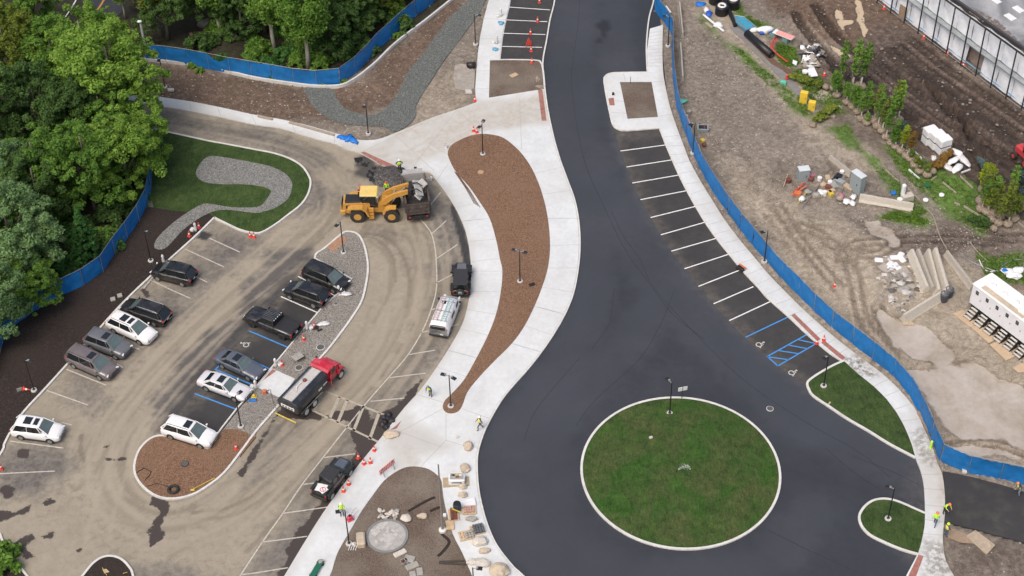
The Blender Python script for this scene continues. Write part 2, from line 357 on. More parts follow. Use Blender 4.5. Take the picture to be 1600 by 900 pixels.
# ---- base ground
def m_ground():
    m,nt,b=base('site_soil'); p=pos(nt)
    nb=noise(nt,.22,5,.6,p,.4); nm=noise(nt,1.6,6,.72,p,.4); nf=noise(nt,9,5,.8,p)
    col=ramp(nt,nm.outputs[0],[(.28,(.13,.107,.086)),(.5,(.21,.182,.152)),(.72,(.31,.277,.238))])
    sand=ramp(nt,nm.outputs[0],[(.28,(.24,.205,.158)),(.5,(.33,.287,.228)),(.72,(.42,.375,.31))])
    mud=ramp(nt,nm.outputs[0],[(.3,(.048,.034,.028)),(.5,(.098,.073,.06)),(.72,(.18,.15,.13))])
    brown=ramp(nt,nm.outputs[0],[(.3,(.085,.055,.038)),(.55,(.15,.105,.077)),(.75,(.225,.17,.13))])
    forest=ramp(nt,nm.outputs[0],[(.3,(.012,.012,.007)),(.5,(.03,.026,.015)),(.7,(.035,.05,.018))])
    grass=ramp(nt,nm.outputs[0],[(.3,(.045,.08,.016)),(.5,(.085,.16,.026)),(.72,(.14,.24,.045))])
    for k,c in (('sand',sand),('brown',brown),('mud',mud),('forest',forest),('grass',grass)): col=mix(nt,attr(nt,k),col,c)
    col=mix(nt,.9,col,ramp(nt,nf.outputs[0],[(.3,(.5,.48,.46)),(.7,(1.5,1.5,1.5))]),'MULTIPLY')
    col=mix(nt,.6,col,ramp(nt,nb.outputs[0],[(.32,(.68,.65,.61)),(.68,(1.25,1.24,1.22))]),'MULTIPLY')
    ns=noise(nt,.55,7,.7,p,3.0); col=mix(nt,.75,col,ramp(nt,ns.outputs[0],[(.36,(.66,.63,.59)),(.5,(1,1,1)),(.64,(1.25,1.25,1.24))]),'MULTIPLY')
    tr=attr(nt,'track'); col=mix(nt,tr,col,mix(nt,1,col,(.36,.33,.31),'MULTIPLY')); col=mix(nt,attr(nt,'ridge'),col,mix(nt,1,col,(1.75,1.72,1.7),'MULTIPLY'))
    # loose stones
    v=nn(nt,'ShaderNodeTexVoronoi'); v.inputs['Scale'].default_value=3.4; nt.links.new(p,v.inputs['Vector'])
    sp=nn(nt,'ShaderNodeSeparateColor'); nt.links.new(v.outputs['Color'],sp.inputs[0])
    rad=math_(nt,'MULTIPLY',math_(nt,'MULTIPLY',sp.outputs[1],sp.outputs[2]),.42)
    st=math_(nt,'LESS_THAN',v.outputs['Distance'],rad); st=math_(nt,'MULTIPLY',st,math_(nt,'GREATER_THAN',attr(nt,'stone'),sp.outputs[0]))
    col=mix(nt,st,col,ramp(nt,sp.outputs[1],[(.3,(.20,.175,.145)),(.9,(.42,.385,.34))]))
    wet=attr(nt,'wet'); wc=ramp(nt,nb.outputs[0],[(.35,(.33,.28,.225)),(.5,(.41,.36,.305)),(.65,(.47,.43,.385))]); wc=mix(nt,.5,wc,ramp(nt,nm.outputs[0],[(.35,(.8,.79,.77)),(.6,(1.08,1.08,1.08))]),'MULTIPLY')
    cream=attr(nt,'cream'); wc=mix(nt,cream,wc,(.50,.40,.28))
    wf=ramp(nt,math_(nt,'ADD',wet,math_(nt,'MULTIPLY',math_(nt,'SUBTRACT',nm.outputs[0],.5),.5)),[(.36,0),(.60,1)])
    rim=ramp(nt,wet,[(.02,0),(.35,.5)]); col=mix(nt,rim,col,mix(nt,1,col,(.6,.56,.52),'MULTIPLY'))
    col=mix(nt,wf,col,wc)
    nt.links.new(col,b.inputs['Base Color'])
    rg=nn(nt,'ShaderNodeMapRange'); nt.links.new(wf,rg.inputs[0]); rg.inputs[3].default_value=.92; rg.inputs[4].default_value=.28
    nt.links.new(rg.outputs[0],b.inputs['Roughness'])
    h=math_(nt,'ADD',math_(nt,'MULTIPLY',nf.outputs[0],.5),math_(nt,'ADD',nm.outputs[0],math_(nt,'MULTIPLY',st,.6)))
    h=math_(nt,'MULTIPLY',h,math_(nt,'SUBTRACT',1.0,wf)); bump(nt,b,h,.9,.12); return m
M_GROUND=m_ground()
def m_lot():
    m,nt,b=base('dusty_lot'); p=pos(nt)
    nb=noise(nt,.18,5,.6,p,.5); nm=noise(nt,1.5,6,.7,p,.5); nf=noise(nt,11,4,.75,p)
    asph=ramp(nt,nm.outputs[0],[(.3,(.095,.088,.082)),(.7,(.15,.14,.13))])
    sand=ramp(nt,nm.outputs[0],[(.25,(.255,.222,.168)),(.5,(.298,.262,.202)),(.75,(.335,.298,.235))])
    s=attr(nt,'sandy'); f=ramp(nt,math_(nt,'ADD',s,math_(nt,'MULTIPLY',math_(nt,'SUBTRACT',nm.outputs[0],.5),.7)),[(.1,0),(.75,1)])
    col=mix(nt,f,asph,sand)
    col=mix(nt,.7,col,ramp(nt,nb.outputs[0],[(.3,(.9,.89,.88)),(.7,(1.08,1.07,1.06))]),'MULTIPLY')
    col=mix(nt,.7,col,ramp(nt,nf.outputs[0],[(.3,(.78,.78,.78)),(.7,(1.2,1.2,1.2))]),'MULTIPLY')
    t=attr(nt,'track'); tf=math_(nt,'MULTIPLY',t,ramp(nt,nm.outputs[0],[(.3,.35),(.6,1)])); col=mix(nt,tf,col,mix(nt,1,col,(.48,.46,.44),'MULTIPLY'))
    l=attr(nt,'light'); col=mix(nt,math_(nt,'MULTIPLY',l,.6),col,(.33,.285,.22))
    d=attr(nt,'dark'); col=mix(nt,d,col,ramp(nt,nm.outputs[0],[(.3,(.026,.026,.028)),(.7,(.05,.049,.05))]))
    k=attr(nt,'wet'); nd=noise(nt,2.4,7,.8,p,.6); kf=ramp(nt,math_(nt,'ADD',k,math_(nt,'MULTIPLY',math_(nt,'SUBTRACT',nd.outputs[0],.5),1.5)),[(.46,0),(.58,1)])
    col=mix(nt,kf,col,ramp(nt,nf.outputs[0],[(.3,(.036,.027,.022)),(.7,(.066,.052,.044))]))
    nt.links.new(col,b.inputs['Base Color'])
    rg=nn(nt,'ShaderNodeMapRange'); nt.links.new(kf,rg.inputs[0]); rg.inputs[3].default_value=.9; rg.inputs[4].default_value=.6
    nt.links.new(rg.outputs[0],b.inputs['Roughness']); bump(nt,b,nm.outputs[0],.2,.04); return m
M_LOT=m_lot()
# =====================================================================  OUTLINES (reference pixels)
ROAD_L=[(866,-40),(865.5,0),(858,32),(852.5,65),(847,95),(848,120),(850,140),(854,170),(860,200),(866,225),(875,255),(886,285),(896,312.5),(902,342.5),(904.5,375),(903,410),(896.5,450),(887.5,477.5),(872.5,507.5),(850,542.5),(825,575),(800,603),(782.5,625),(767.5,650),(755,675),(746,702.5),(743.5,725),(745,757.5),(750,787.5),(760,822.5),(775,855),(800,887),(814,900),(860,945)]
ROAD_R=[(1024,-40),(1022.5,0),(1016,25),(1012.5,50),(1011,80),(1012.5,114)]
BUMP=[(1012.5,114),(975,114.5),(955,115.5),(946,120),(944,127.5),(947.5,150),(952.5,175),(957.5,195),(965,202),(980,204.5),(1031,200.5)]
STRIP_L=[(958,196),(963,215),(970,236),(979,261),(988,286),(1001,312),(1016.5,340),(1032.5,367),(1049,392.5),(1069.5,420),(1091.5,448),(1115,475.5),(1139,502),(1165,528.5),(1197.5,558),(1215,572.5),(1240,590),(1262,606)]
SW_L=[(1031,200.5),(1040.5,225),(1050,247.5),(1061,272.5),(1075,300),(1087.5,322.5),(1102.5,347.5),(1120,372.5),(1140,397.5),(1162.5,425),(1186,450),(1200,466),(1232.5,495),(1260,521),(1277.5,536),(1297.5,552.5),(1317,565)]
SW_L2=[(1340,585),(1365,605),(1385,625),(1400,645),(1410,662.5),(1416,675),(1424,695),(1430,716),(1437.5,735),(1442.5,755),(1444.5,780),(1445,805),(1444,825),(1439,850),(1434,866)]
SW_R=[(1036,40),(1035,75),(1036,112.5),(1040,137.5),(1047.5,170),(1057.5,200),(1067,225),(1077.5,252.5),(1095,285),(1115,317.5),(1132.5,345),(1155,375),(1180,405),(1200,429),(1225,455),(1250,480),(1275,503),(1300,525),(1325,545),(1350,564),(1375,582.5),(1400,605),(1420,627.5),(1432.5,645),(1445,674),(1455,695),(1465,725),(1472.5,745),(1476,775),(1476,805),(1473,837.5),(1475,865),(1480,882.5),(1495,910),(1510,945)]
ISL1=[(1262,606),(1262,598),(1275,587.5),(1300,573),(1318,565)]
ISL1B=[(1262,606),(1270,619),(1295,636),(1325,656),(1357,674.5),(1390,695),(1430,716)]
ISL2=[(1445,803),(1432.5,797.5),(1410,787.5),(1395,782.5),(1380,780.5),(1365,783),(1352.5,791),(1344,802.5),(1342.5,812.5),(1347.5,825),(1360,837.5),(1385,850),(1410,860),(1434,867)]
LOT_KERB=[(-60,800),(0,712),(7,695),(18,674),(37,645),(72,607),(110,565),(155,515),(185,482),(217,450),(262,409),(300,375),(327,349)]
LAWN_KERB=[(335,341),(347,347),(375,360),(397,365),(410,363.5),(430,352),(450,337),(470,321),(481,305),(485.5,287),(482,275),(472,261),(455,250),(430,241),(400,235),(347,225),(325,221),(252,205),(200,194)]
PATH_TOP=[(170,140),(260,154),(300,160),(350,170),(392.5,179.5),(425,185),(455,191),(487.5,199),(522.5,209),(545,215),(562.5,220),(590,219),(615,210),(645,197.5),(675,185),(712.5,172.5),(744,161)]
PATH_BOT=[(170,156),(262.5,169),(300,175),(350,185),(400,196),(437.5,201),(475,212.5),(505,221),(522.5,225),(542.5,235),(562,240),(597.5,259),(620,266),(640,269.5),(670,270),(682.5,284),(700,307.5),(715,332.5),(727.5,362.5),(734,395),(736,425),(735.5,450),(731,477.5),(722.5,507.5),(705,540),(682.5,575),(657.5,610),(632.5,637.5),(605,672.5),(597.5,682.5),(562.5,725),(530,767.5),(505,802.5),(475,850),(445,900),(415,950)]
PLOT=[(490,950),(516,900),(523,878),(530,860),(547.5,830),(565,800),(582.5,775),(600,752.5),(617.5,739),(635,731),(652.5,730),(670,734),(682.5,742.5),(690,752.5),(692.5,775),(697.5,800),(707.5,835),(722.5,865),(737.5,900),(760,950)]
MULCH=[(733,214),(755,210.5),(782.5,215),(803,229),(820,247.5),(835,272.5),(847.5,305),(856,342.5),(859.5,385),(856,420),(847,450),(835,480),(820,510),(800,538),(770,568),(745,595),(730,615),(722.5,635),(716,644),(706,647.5),(696,645),(692,637.5),(695,627.5),(705,617.5),(725,595),(745,560),(762.5,525),(775,492.5),(782.5,457.5),(785,425),(781,405),(775,375),(765,342.5),(750,317.5),(732.5,292.5),(712.5,270),(702,250),(700,238),(708,226)]
NISL=[(765.5,95),(800,94.5),(837.5,95.5),(845,99),(848,108),(850,125),(851,140)]
TEAR=[(332,692),(325,702),(300,694),(275,686),(257,682),(240,684),(225,695),(215,710),(210,732),(215,750),(230,767),(250,778),(275,780),(300,774),(322,762),(350,740),(380,702),(400,675),(440,629)]
GISL_R=[(440,629),(475,588),(510,550),(532,522),(550,497),(565,472),(572,445),(575,420),(572,395),(565,375),(557,366),(545,363),(535,366),(507,389),(495,397),(492,405)]
HEADL=[(492,405),(550,437),(540,450),(507,477.5),(475,515),(425,575),(401,605),(370,640),(345,672),(332,692)]
MARSH=[(444,901)]
# =====================================================================  GROUND SHEET
def arange(a,b,s): return np.arange(a,b,s)
gx=np.concatenate([[-3000,-900,-350,-160,-110,-88],arange(-74,78,.3),[90,115,170,350,900,3000]])
gy=np.concatenate([[-500,-60,30,70],arange(82,192,.3),[200,220,260,350,700,1800,5000]])
X,Y=np.meshgrid(gx,gy)
PAVED=[cat(ROAD_L,3)+cat(list(reversed(ISL2)),3)+[(1440,950),(1445,735)]+[(1430,716)]+cat(list(reversed(ISL1B)),3)+cat(list(reversed(SW_L)),3)+list(reversed(BUMP))+list(reversed(ROAD_R)),
 cat(PATH_TOP,3)+[(744,161),(744,112),(750,60),(764,0),(768,-30),(860,-30)]+cat(ROAD_L[1:],3)+list(reversed(cat(PATH_BOT,3))),
 SW_R+list(reversed(SW_L+SW_L2)),
 LOT_KERB+LAWN_KERB+PATH_BOT+[(-60,950)],
 [(1474,737),(1525,747),(1620,775),(1620,852),(1525,827),(1476,815)]]
A={}
A['sand']=np.maximum(pmask(X,Y,[(1130,250),(1210,300),(1300,330),(1440,400),(1600,430),(1700,520),(1700,760),(1480,700),(1380,570),(1250,450),(1150,330)],4,3,6,2),
   .8*np.maximum(lmask(X,Y,[(1115,20),(1160,60),(1240,150),(1300,220),(1350,250)],3.0,1.5,.8),pmask(X,Y,[(640,190),(670,130),(720,90),(740,120),(730,165),(660,190)],2,1.5,3,3)))
A['brown']=np.clip(pmask(X,Y,[(230,90),(480,135),(560,125),(700,0),(740,0),(610,165),(540,195),(400,190),(250,165)],2,1.5,4,4)+pmask(X,Y,[(1170,-30),(1480,-30),(1420,60),(1340,80),(1280,60),(1190,20)],3,3,6,5)+.7*pmask(X,Y,[(1540,400),(1600,400),(1600,450),(1560,450)],2,1,3,6),0,1)
A['mud']=np.clip(pmask(X,Y,[(1262,70),(1320,78),(1372,38),(1398,22),(1700,240),(1700,380),(1600,330),(1480,280),(1380,200),(1300,130),(1240,70)],3,3,5,7)+.75*pmask(X,Y,[(1380,360),(1500,350),(1620,350),(1620,392),(1500,398),(1400,400)],3,2.5,4,8)+.55*pmask(X,Y,[(1290,130),(1340,180),(1400,250),(1440,290),(1400,270),(1310,210),(1280,180)],2,2,4,9)+pmask(X,Y,[(1476,838),(1560,838),(1640,862),(1640,950),(1500,950)],2,1,4,9)*.55,0,1)
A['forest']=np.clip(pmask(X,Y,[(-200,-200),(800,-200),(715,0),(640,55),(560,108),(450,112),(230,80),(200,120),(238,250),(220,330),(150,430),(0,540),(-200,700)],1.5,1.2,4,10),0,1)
Gp=[[(1146,72),(1160,80),(1200,117),(1240,157),(1276,190),(1270,194),(1225,158),(1180,115)],[(1150,5),(1165,20),(1205,45),(1190,50),(1150,35)],[(1215,68),(1240,75),(1248,100),(1232,106),(1215,95)],
 [(1236,108),(1262,108),(1300,135),(1320,175),(1300,180),(1260,150)],[(1330,226),(1360,240),(1400,280),(1450,330),(1430,340),(1390,290),(1350,255)],
 [(1376,225),(1420,232),(1470,262),(1530,285),(1560,350),(1530,362),(1490,340),(1440,300),(1400,262)],[(1520,392),(1560,400),(1600,395),(1620,450),(1570,440),(1540,430)],[(1130,60),(1100,20),(1092,22),(1125,62),(1200,125),(1240,160),(1270,182),(1262,160)],[(1375,340),(1400,330),(1450,345),(1440,352)],[(1300,205),(1325,195),(1345,230),(1330,235)]]
g=np.zeros(X.shape)
for i,q in enumerate(Gp): g=np.maximum(g,pmask(X,Y,q,1.3,1.1,2,20+i)*(.7 if i in(7,3) else 1))
A['grass']=np.clip(g*np.clip(.7+1.0*fbm(X,Y,1.5,31),0,1),0,1)
wet=np.zeros(X.shape)
POOLS=[[(1366,478),(1375,482),(1390,495),(1412,505),(1430,504),(1450,510),(1470,530),(1485,557),(1477,566),(1480,573),(1500,576),(1520,567),(1550,585),(1580,600),(1620,618),(1620,715),(1570,690),(1500,690),(1475,665),(1462,640),(1440,610),(1415,583),(1450,584),(1464,575),(1462,562),(1425,557),(1400,540),(1385,520),(1372,500)],[(1466,700),(1500,695),(1560,700),(1600,712),(1600,722),(1540,712),(1490,712)],[(1540,592),(1560,600),(1552,606)],
 [(1350,345),(1370,344),(1380,354),(1395,360),(1402,372),(1402,384),(1392,385),(1385,372),(1360,365)],[(1376,421),(1390,418),(1418,415),(1424,432),(1418,443),(1405,430),(1385,428)],
 [(1309,155),(1318,172),(1314,176),(1308,165)],[(1303,172),(1308,188),(1293,183)],[(1283,137),(1297,147),(1288,156),(1270,152)],[(1440,372),(1465,370),(1500,385),(1498,392),(1480,380)]]
CREAM=[[(1304,12),(1316,18),(1318,30),(1333,32),(1333,38),(1320,40),(1318,48),(1309,40)],[(1336,-2),(1346,2),(1351,18),(1350,33),(1356,47),(1350,59),(1345,45),(1339,25)],[(1294,67),(1306,74),(1330,88),(1318,90),(1302,80)]]
for i,q in enumerate(POOLS): wet=np.maximum(wet,pmask(X,Y,q,1.5,.8,2.2,40+i))
cr_=np.zeros(X.shape)
for i,q in enumerate(CREAM): cr_=np.maximum(cr_,pmask(X,Y,q,.6,.3,1,60+i))
A['wet']=np.maximum(wet,cr_); A['cream']=np.clip(cr_*2,0,1)
trk=np.zeros(X.shape); rut=np.zeros(X.shape); rdg=np.zeros(X.shape)
def gtrack(px,w,k,depth=0,off=0,seed=1):
    global trk,rut,rdg
    m=lmask(X,Y,px,w,.25,.08,seed,off); trk=np.maximum(trk,m*k)
    if depth:
        rut+=-depth*m
        for s in (-1,1):
            q_=lmask(X,Y,px,.2,.3,.08,seed+1,off+s*(w/2+.25)); rut+=depth*.55*q_; rdg=np.maximum(rdg,q_*.5*k)
gtrack([(1243,20),(1252,38),(1275,66),(1300,95),(1322,118)],1.1,1,.3)
gtrack([(1275,8),(1290,32),(1310,58),(1330,75),(1345,88)],1.2,1,.3)
for j in range(24):
    o=random.uniform(-2.5,12)
    gtrack([(1320,100),(1380,150),(1450,200),(1530,260),(1620,330)],random.uniform(.25,.6),random.uniform(.6,1),random.uniform(.12,.25),o,j+5)
for j in range(26):
    a=random.uniform(-20,75); b=random.uniform(-10,20)
    gtrack([(1440+a*.5,130+a*.6),(1480+a*.3,165+a*.5),(1505+a*.4,200+a*.4),(1525+a,240+a*.2),(1560+a,285+b)],random.uniform(.2,.4),random.uniform(.5,.95),random.uniform(.1,.2),0,j+30)
for px in ([(1315,410),(1320,395),(1335,382),(1370,378),(1410,374),(1460,372),(1560,378)],[(1331,412),(1333,400),(1345,390),(1365,386)],[(1290,375),(1360,400),(1400,380)],[(1240,350),(1290,370),(1330,420),(1350,500),(1400,560)],[(1215,320),(1240,360),(1270,400),(1310,450)],[(1370,480),(1390,520),(1430,550),(1465,560)],[(1530,365),(1570,372),(1620,370)],[(1340,600),(1380,560)],[(1480,700),(1540,692),(1610,708)]):
    for o in (-.5,.5): gtrack(px,.35,.6,.06,o,9)
for j in range(22):
    x0=random.uniform(1130,1330); y0=random.uniform(230,430); d=random.uniform(25,70)
    gtrack([(x0,y0),(x0+d*.4,y0+d*.5),(x0+d,y0+d*.8)],.25,.35,0,0,j)
A['track']=np.clip(trk,0,1); A['ridge']=np.clip(rdg,0,1)*(1-A['track'])
A['stone']=np.clip(.30+.25*fbm(X,Y,4,77)+.3*pmask(X,Y,[(1060,0),(1110,0),(1300,210),(1330,300),(1260,330),(1120,260),(1065,150)],3,2,4,11)-.08*A['brown']-.3*A['sand']-.5*A['mud']-A['forest']-A['grass'],0,1)
paved=np.zeros(X.shape,bool)
for q in PAVED: paved|=inside(X,Y,polyw(q))
Z=(fbm(X,Y,3,5)-.5)*.12+(fbm(X,Y,.8,6,2)-.5)*.05
Z+=rut; Z*=(1-.9*np.clip(A['wet']*1.4,0,1)); Z=Z-.05-.04*A['wet']
for (px,py,h,rr) in ((1290,240,.5,5),(1395,440,.5,4),(1120,10,.25,4)):
    c=W(px,py); Z+=h*np.exp(-((X-c.x)**2+(Y-c.y)**2)/rr**2)
near=(X>-80)&(X<85)&(Y>80)&(Y<195)
Z=np.where(paved,-.35,Z); Z=np.where(near,Z,-.3)
struct(grid_mesh('ground',gx,gy,Z,A,M_GROUND))
# =====================================================================  PARKING LOT SHEET
lx=arange(-64,4,.22); ly=arange(84,166,.22); X,Y=np.meshgrid(lx,ly)
lotpoly=LOT_KERB+LAWN_KERB+[(170,140),(262,166)]+PATH_BOT[2:]+[(440,960),(-60,960)]
keep=inside(X,Y,polyw(lotpoly)); tmp=segdist(X,Y,polyw(LOT_KERB+LAWN_KERB,0,0,False)); keep|=tmp<.15
A={}
sandy=.82+.5*(fbm(X,Y,7,3)-.5)
for q,k in (([(15,690),(110,690),(120,730),(60,770),(0,780),(-20,740)],.6),([(480,400),(430,400),(250,620),(258,670),(300,640)],1.3),([(250,180),(420,200),(510,250),(520,330),(470,330),(490,280),(420,235),(250,200)],.55),
  ([(60,620),(300,390),(380,400),(350,430),(140,650)],.45),([(640,270),(700,310),(735,400),(735,450),(700,540),(600,670),(440,900),(380,900),(560,640),(670,500),(680,400),(665,340)],.5),
  ([(400,680),(520,600),(500,650),(430,740),(380,760)],.4),([(330,350),(400,370),(420,360),(390,400),(300,380)],.5),([(560,350),(620,360),(640,420),(600,400)],.35),([(180,870),(300,880),(400,950),(200,950)],.4)):
    sandy-=k*pmask(X,Y,q,3.5,2,3,12)
A['sandy']=np.clip(sandy,0,1)
trk=np.zeros(X.shape); lgt=np.zeros(X.shape)
FLOW=[[(180,155),(300,185),(420,208),(500,235),(540,280),(545,330),(500,380),(420,450),(320,540),(230,640),(170,740),(140,860),(135,940)],
      [(200,160),(420,215),(510,250),(580,290),(640,330),(665,400),(655,480),(600,580),(520,680),(430,780),(340,880),(300,940)],
      [(560,300),(520,350),(440,410),(330,510),(230,620),(180,700),(185,770),(240,810),(310,800),(380,750),(450,660),(540,560),(600,480),(620,420),(600,370),(560,345)],
      [(600,360),(630,400),(635,470),(590,560),(500,660),(420,740),(330,810),(230,830),(150,870),(100,940)]]
for fi,fl in enumerate(FLOW):
    wl=polyw(fl,0,6,False)
    for j in range(11):
        o=random.uniform(-3.2,3.2); a=random.randint(0,len(wl)//2); b=a+random.randint(len(wl)//4,len(wl)//2)
        seg=wl[a:b]
        if len(seg)<4: continue
        wob=np.sin(np.linspace(0,random.uniform(2,5),len(seg)))*random.uniform(.2,.9)
        t=np.gradient(seg,axis=0); t/=np.linalg.norm(t,axis=1)[:,None]+1e-9; sg=seg+np.stack([-t[:,1],t[:,0]],1)*wob[:,None]
        for s in (-1,1):
            mk=lmask(X,Y,None,random.uniform(.16,.34),.16,.1,j,o+s*.95,world=sg)
            if random.random()<.6: trk=np.maximum(trk,mk*random.uniform(.25,.65))
            else: lgt=np.maximum(lgt,mk*random.uniform(.4,1))
# distinct tight tyre arcs
for px,k in (([(560,368),(590,375),(612,400),(618,440)],.8),([(570,365),(605,372),(630,400),(640,440),(636,480)],.8),([(600,360),(640,375),(652,420)],.6),([(128,680),(126,700),(131,720)],.9),([(190,690),(186,730),(198,765),(225,785)],.6),([(108,757),(118,765),(128,757)],.6),([(300,800),(350,795),(395,775)],.8),([(300,812),(360,806),(410,780)],.6),([(265,870),(300,850)],.4),([(640,500),(634,515)],.9),([(622,535),(614,550)],.9),([(606,570),(596,590)],1),([(580,605),(566,625)],1),([(586,606),(572,626)],1),([(646,503),(640,518)],.9),([(628,538),(620,553)],.9)):
    trk=np.maximum(trk,lmask(X,Y,px,.28,.12,.05,4)*k)
# crumbled wheel prints in fans
A['track']=np.clip(trk*.85+.2*np.clip(fbm(X,Y,1.1,90)-.55,0,1)*2,0,1); A['light']=np.clip(lgt,0,1)
dark=np.zeros(X.shape)
dark=np.maximum(dark,pmask(X,Y,[(704,320),(710,322),(722,350),(733,380),(737,412),(737,440),(728,440),(724,411),(721,395),(714,365),(705,337)],.25,.15,.8,3))
dark=np.maximum(dark,pmask(X,Y,[(556,243),(575,243),(598,258),(596,268),(582,285),(565,278),(548,268),(560,262)],.8,.7,1.2,3)*.9)
dark=np.maximum(dark,pmask(X,Y,[(308,372),(315,360),(333,366),(321,376)],.15,.05,.8,3))
dark=np.maximum(dark,.75*pmask(X,Y,[(480,398),(492,404),(262,690),(250,672),(262,640),(330,560),(400,470)],1.6,1.2,1.6,5))
A['dark']=dark
wet=np.zeros(X.shape)
WETS=[[(237,775),(267,782),(262,800),(252,825),(260,837),(247,847),(234,855),(228,830),(240,815),(247,797),(232,789)],
 [(472,636),(492,640),(510,647),(540,642),(560,635),(575,642),(578,660),(590,668),(580,690),(560,700),(548,690),(550,662),(517,652),(500,656),(472,650)],
 [(660,590),(640,610),(612,640),(575,655),(560,690),(556,707),(547,727),(540,750),(510,775),(500,787),(482,807),(465,827),(445,860),(450,867),(432,905),(420,940),(460,940),(530,780),(600,690),(640,640)],
 [(12,850),(50,835),(57,842),(40,855),(52,868),(42,870),(30,862),(20,868)],[(-20,800),(20,800),(47,791),(47,798),(20,808),(-20,830)],[(64,785),(78,780),(85,783),(68,793)],[(0,762),(15,757),(23,765),(15,780),(0,778)],
 [(116,865),(120,856),(129,855),(124,865)],[(158,716),(165,714),(180,717),(196,716),(196,718),(168,722)],[(26,704),(45,702),(44,714),(30,714)],[(222,452),(235,455),(232,466),(222,462)],[(440,632),(470,640),(505,655),(470,655),(435,650),(380,745),(372,740)],[(160,697),(170,697),(165,701)],[(66,838),(85,832),(86,840),(70,842)]]
for i,q in enumerate(WETS): wet=np.maximum(wet,pmask(X,Y,q,1.0,.45,.9,70+i))
A['wet']=wet
struct(grid_mesh('parking_lot',lx,ly,(fbm(X,Y,4,8)-.5)*.02-.01,A,M_LOT,keep))
# =====================================================================  SLABS
def a_asph(x,y):
    s=np.zeros(x.shape)
    for k,(px,w_) in enumerate((([(905,-40),(900,60),(895,130),(910,230),(960,330),(1040,450),(1150,560),(1300,680),(1440,740)],3.2),([(960,-20),(965,120),(985,230),(1030,350),(1110,470),(1230,590),(1380,690),(1450,725)],2.2),([(880,200),(900,300),(930,420),(900,540),(830,640),(790,740),(830,850),(920,920)],2.6),([(1020,480),(960,560),(880,640),(850,740),(880,830),(960,890),(1060,900),(1200,880),(1270,800)],2.2))):
        s=np.maximum(s,.8*lmask(x,y,px,w_,2.2,.8,k+2))
    s=s*(.35+.9*fbm(x,y,5,4))+.5*np.clip(fbm(x,y,9,44)-.5,0,1)*2; oil=np.maximum(pmask(x,y,[(932,38),(950,28),(948,40),(957,44),(946,48),(944,60),(938,62),(938,46),(930,44)],.3,.3,.8,2),pmask(x,y,[(937,58),(943,56),(940,66),(935,64)],.3,.2,.8,2))*.75
    dust=np.clip(.4*lmask(x,y,[(1455,740),(1440,860)],2,2,.5)+.25*np.clip(fbm(x,y,8,9)-.45,0,1)*2+.25*lmask(x,y,STRIP_L,.6,.6,.3),0,1)
    return {'streak':np.clip(s,0,1),'dust':dust,'oil':oil}
rpoly=cat(ROAD_L,3)+[(1440,950),(1444,866),(1452,800),(1446,740)]+[(1432,716)]+[(1340,590),(1317,565)]+list(reversed(cat(SW_L,2)))+[(1040,130),(1036,90),(1034,60),(1026,-40)]
sheet('main_road',rpoly,.0,M_ASPH,res=.6,attrs=a_asph)
def a_strip(x,y):
    d=.75*lmask(x,y,STRIP_L,.5,1.3,.5,3)+.35*np.clip(fbm(x,y,2.2,21)-.35,0,1)*2+.5*pmask(x,y,[(960,200),(1031,200),(1036,214),(966,222)],.8,.6,1,2)
    return {'streak':0*x,'dust':np.clip(d*.8,0,1),'oil':0*x}
sheet('parking_strip',cat(STRIP_L,3)+[(1290,580),(1317,567)]+list(reversed(cat(SW_L,3))),.006,M_STRIP,res=.5,attrs=a_strip)
sheet('parking_strip',[(797.5,-30),(797.5,0),(786,50),(780.5,95),(848,97),(852.5,65),(858,32),(865,0),(868,-30)],.006,M_STRIP,res=.5,attrs=lambda x,y:{'streak':0*x,'dust':.3*np.clip(fbm(x,y,2,3)-.3,0,1)*2,'oil':0*x})
sheet('parking_bays',[(492,406),(550,437),(475,515),(401,605),(332,692),(325,701),(256,677),(304,615),(360,550),(430,470)],.012,M_STRIP,res=.5,attrs=lambda x,y:{'streak':0*x,'dust':np.clip(.9*lmask(x,y,[(256,677),(304,615),(360,550),(430,470),(492,406)],.5,1.8,1.0,3)+.12*fbm(x,y,1.5,4),0,1),'oil':0*x})
sheet('access_road',[(1473,736),(1500,741),(1525,747),(1567,758),(1700,800),(1700,880),(1600,847),(1525,827),(1476,815)],.0,M_STRIP,res=.5,attrs=lambda x,y:{'streak':0*x,'dust':np.clip((fbm(x,y,.9,3)-.5)*1.6,0,.5),'oil':0*x})
def a_path(x,y):
    d=.8*np.maximum(lmask(x,y,[(850,165),(760,185),(680,215),(610,250),(560,245)],3.5,1.5,.8,2),pmask(x,y,[(630,180),(850,145),(860,195),(760,200),(690,250),(590,255),(600,220)],2,1,2,3))*(.3+1.0*fbm(x,y,1.2,4))
    for px,o in (([(852,150),(770,175),(700,205),(640,235),(590,245)],1),([(855,180),(800,195),(740,200),(680,230)],-.6)):
        for s in (-.9,0,.9): d=np.maximum(d,.8*lmask(x,y,px,.3,.25,.15,5,o+s))
    d=np.maximum(d,.55*pmask(x,y,[(600,680),(650,650),(690,700),(650,730),(620,735),(600,700)],2,1.5,2,4)); d=np.maximum(d,.7*lmask(x,y,[(636,700),(640,712),(646,724)],.5,.6,.3))
    d=np.maximum(d,.35*np.clip(fbm(x,y,5,14)-.5,0,1)*2); d=np.maximum(d,.35*lmask(x,y,PATH_BOT,.4,.7,.3,3))
    return {'dirt':np.clip(d,0,1),'stain':np.clip(.25*pmask(x,y,[(830,240),(905,380),(890,480),(860,470),(850,330)],2,1,2)*0,0,1)}
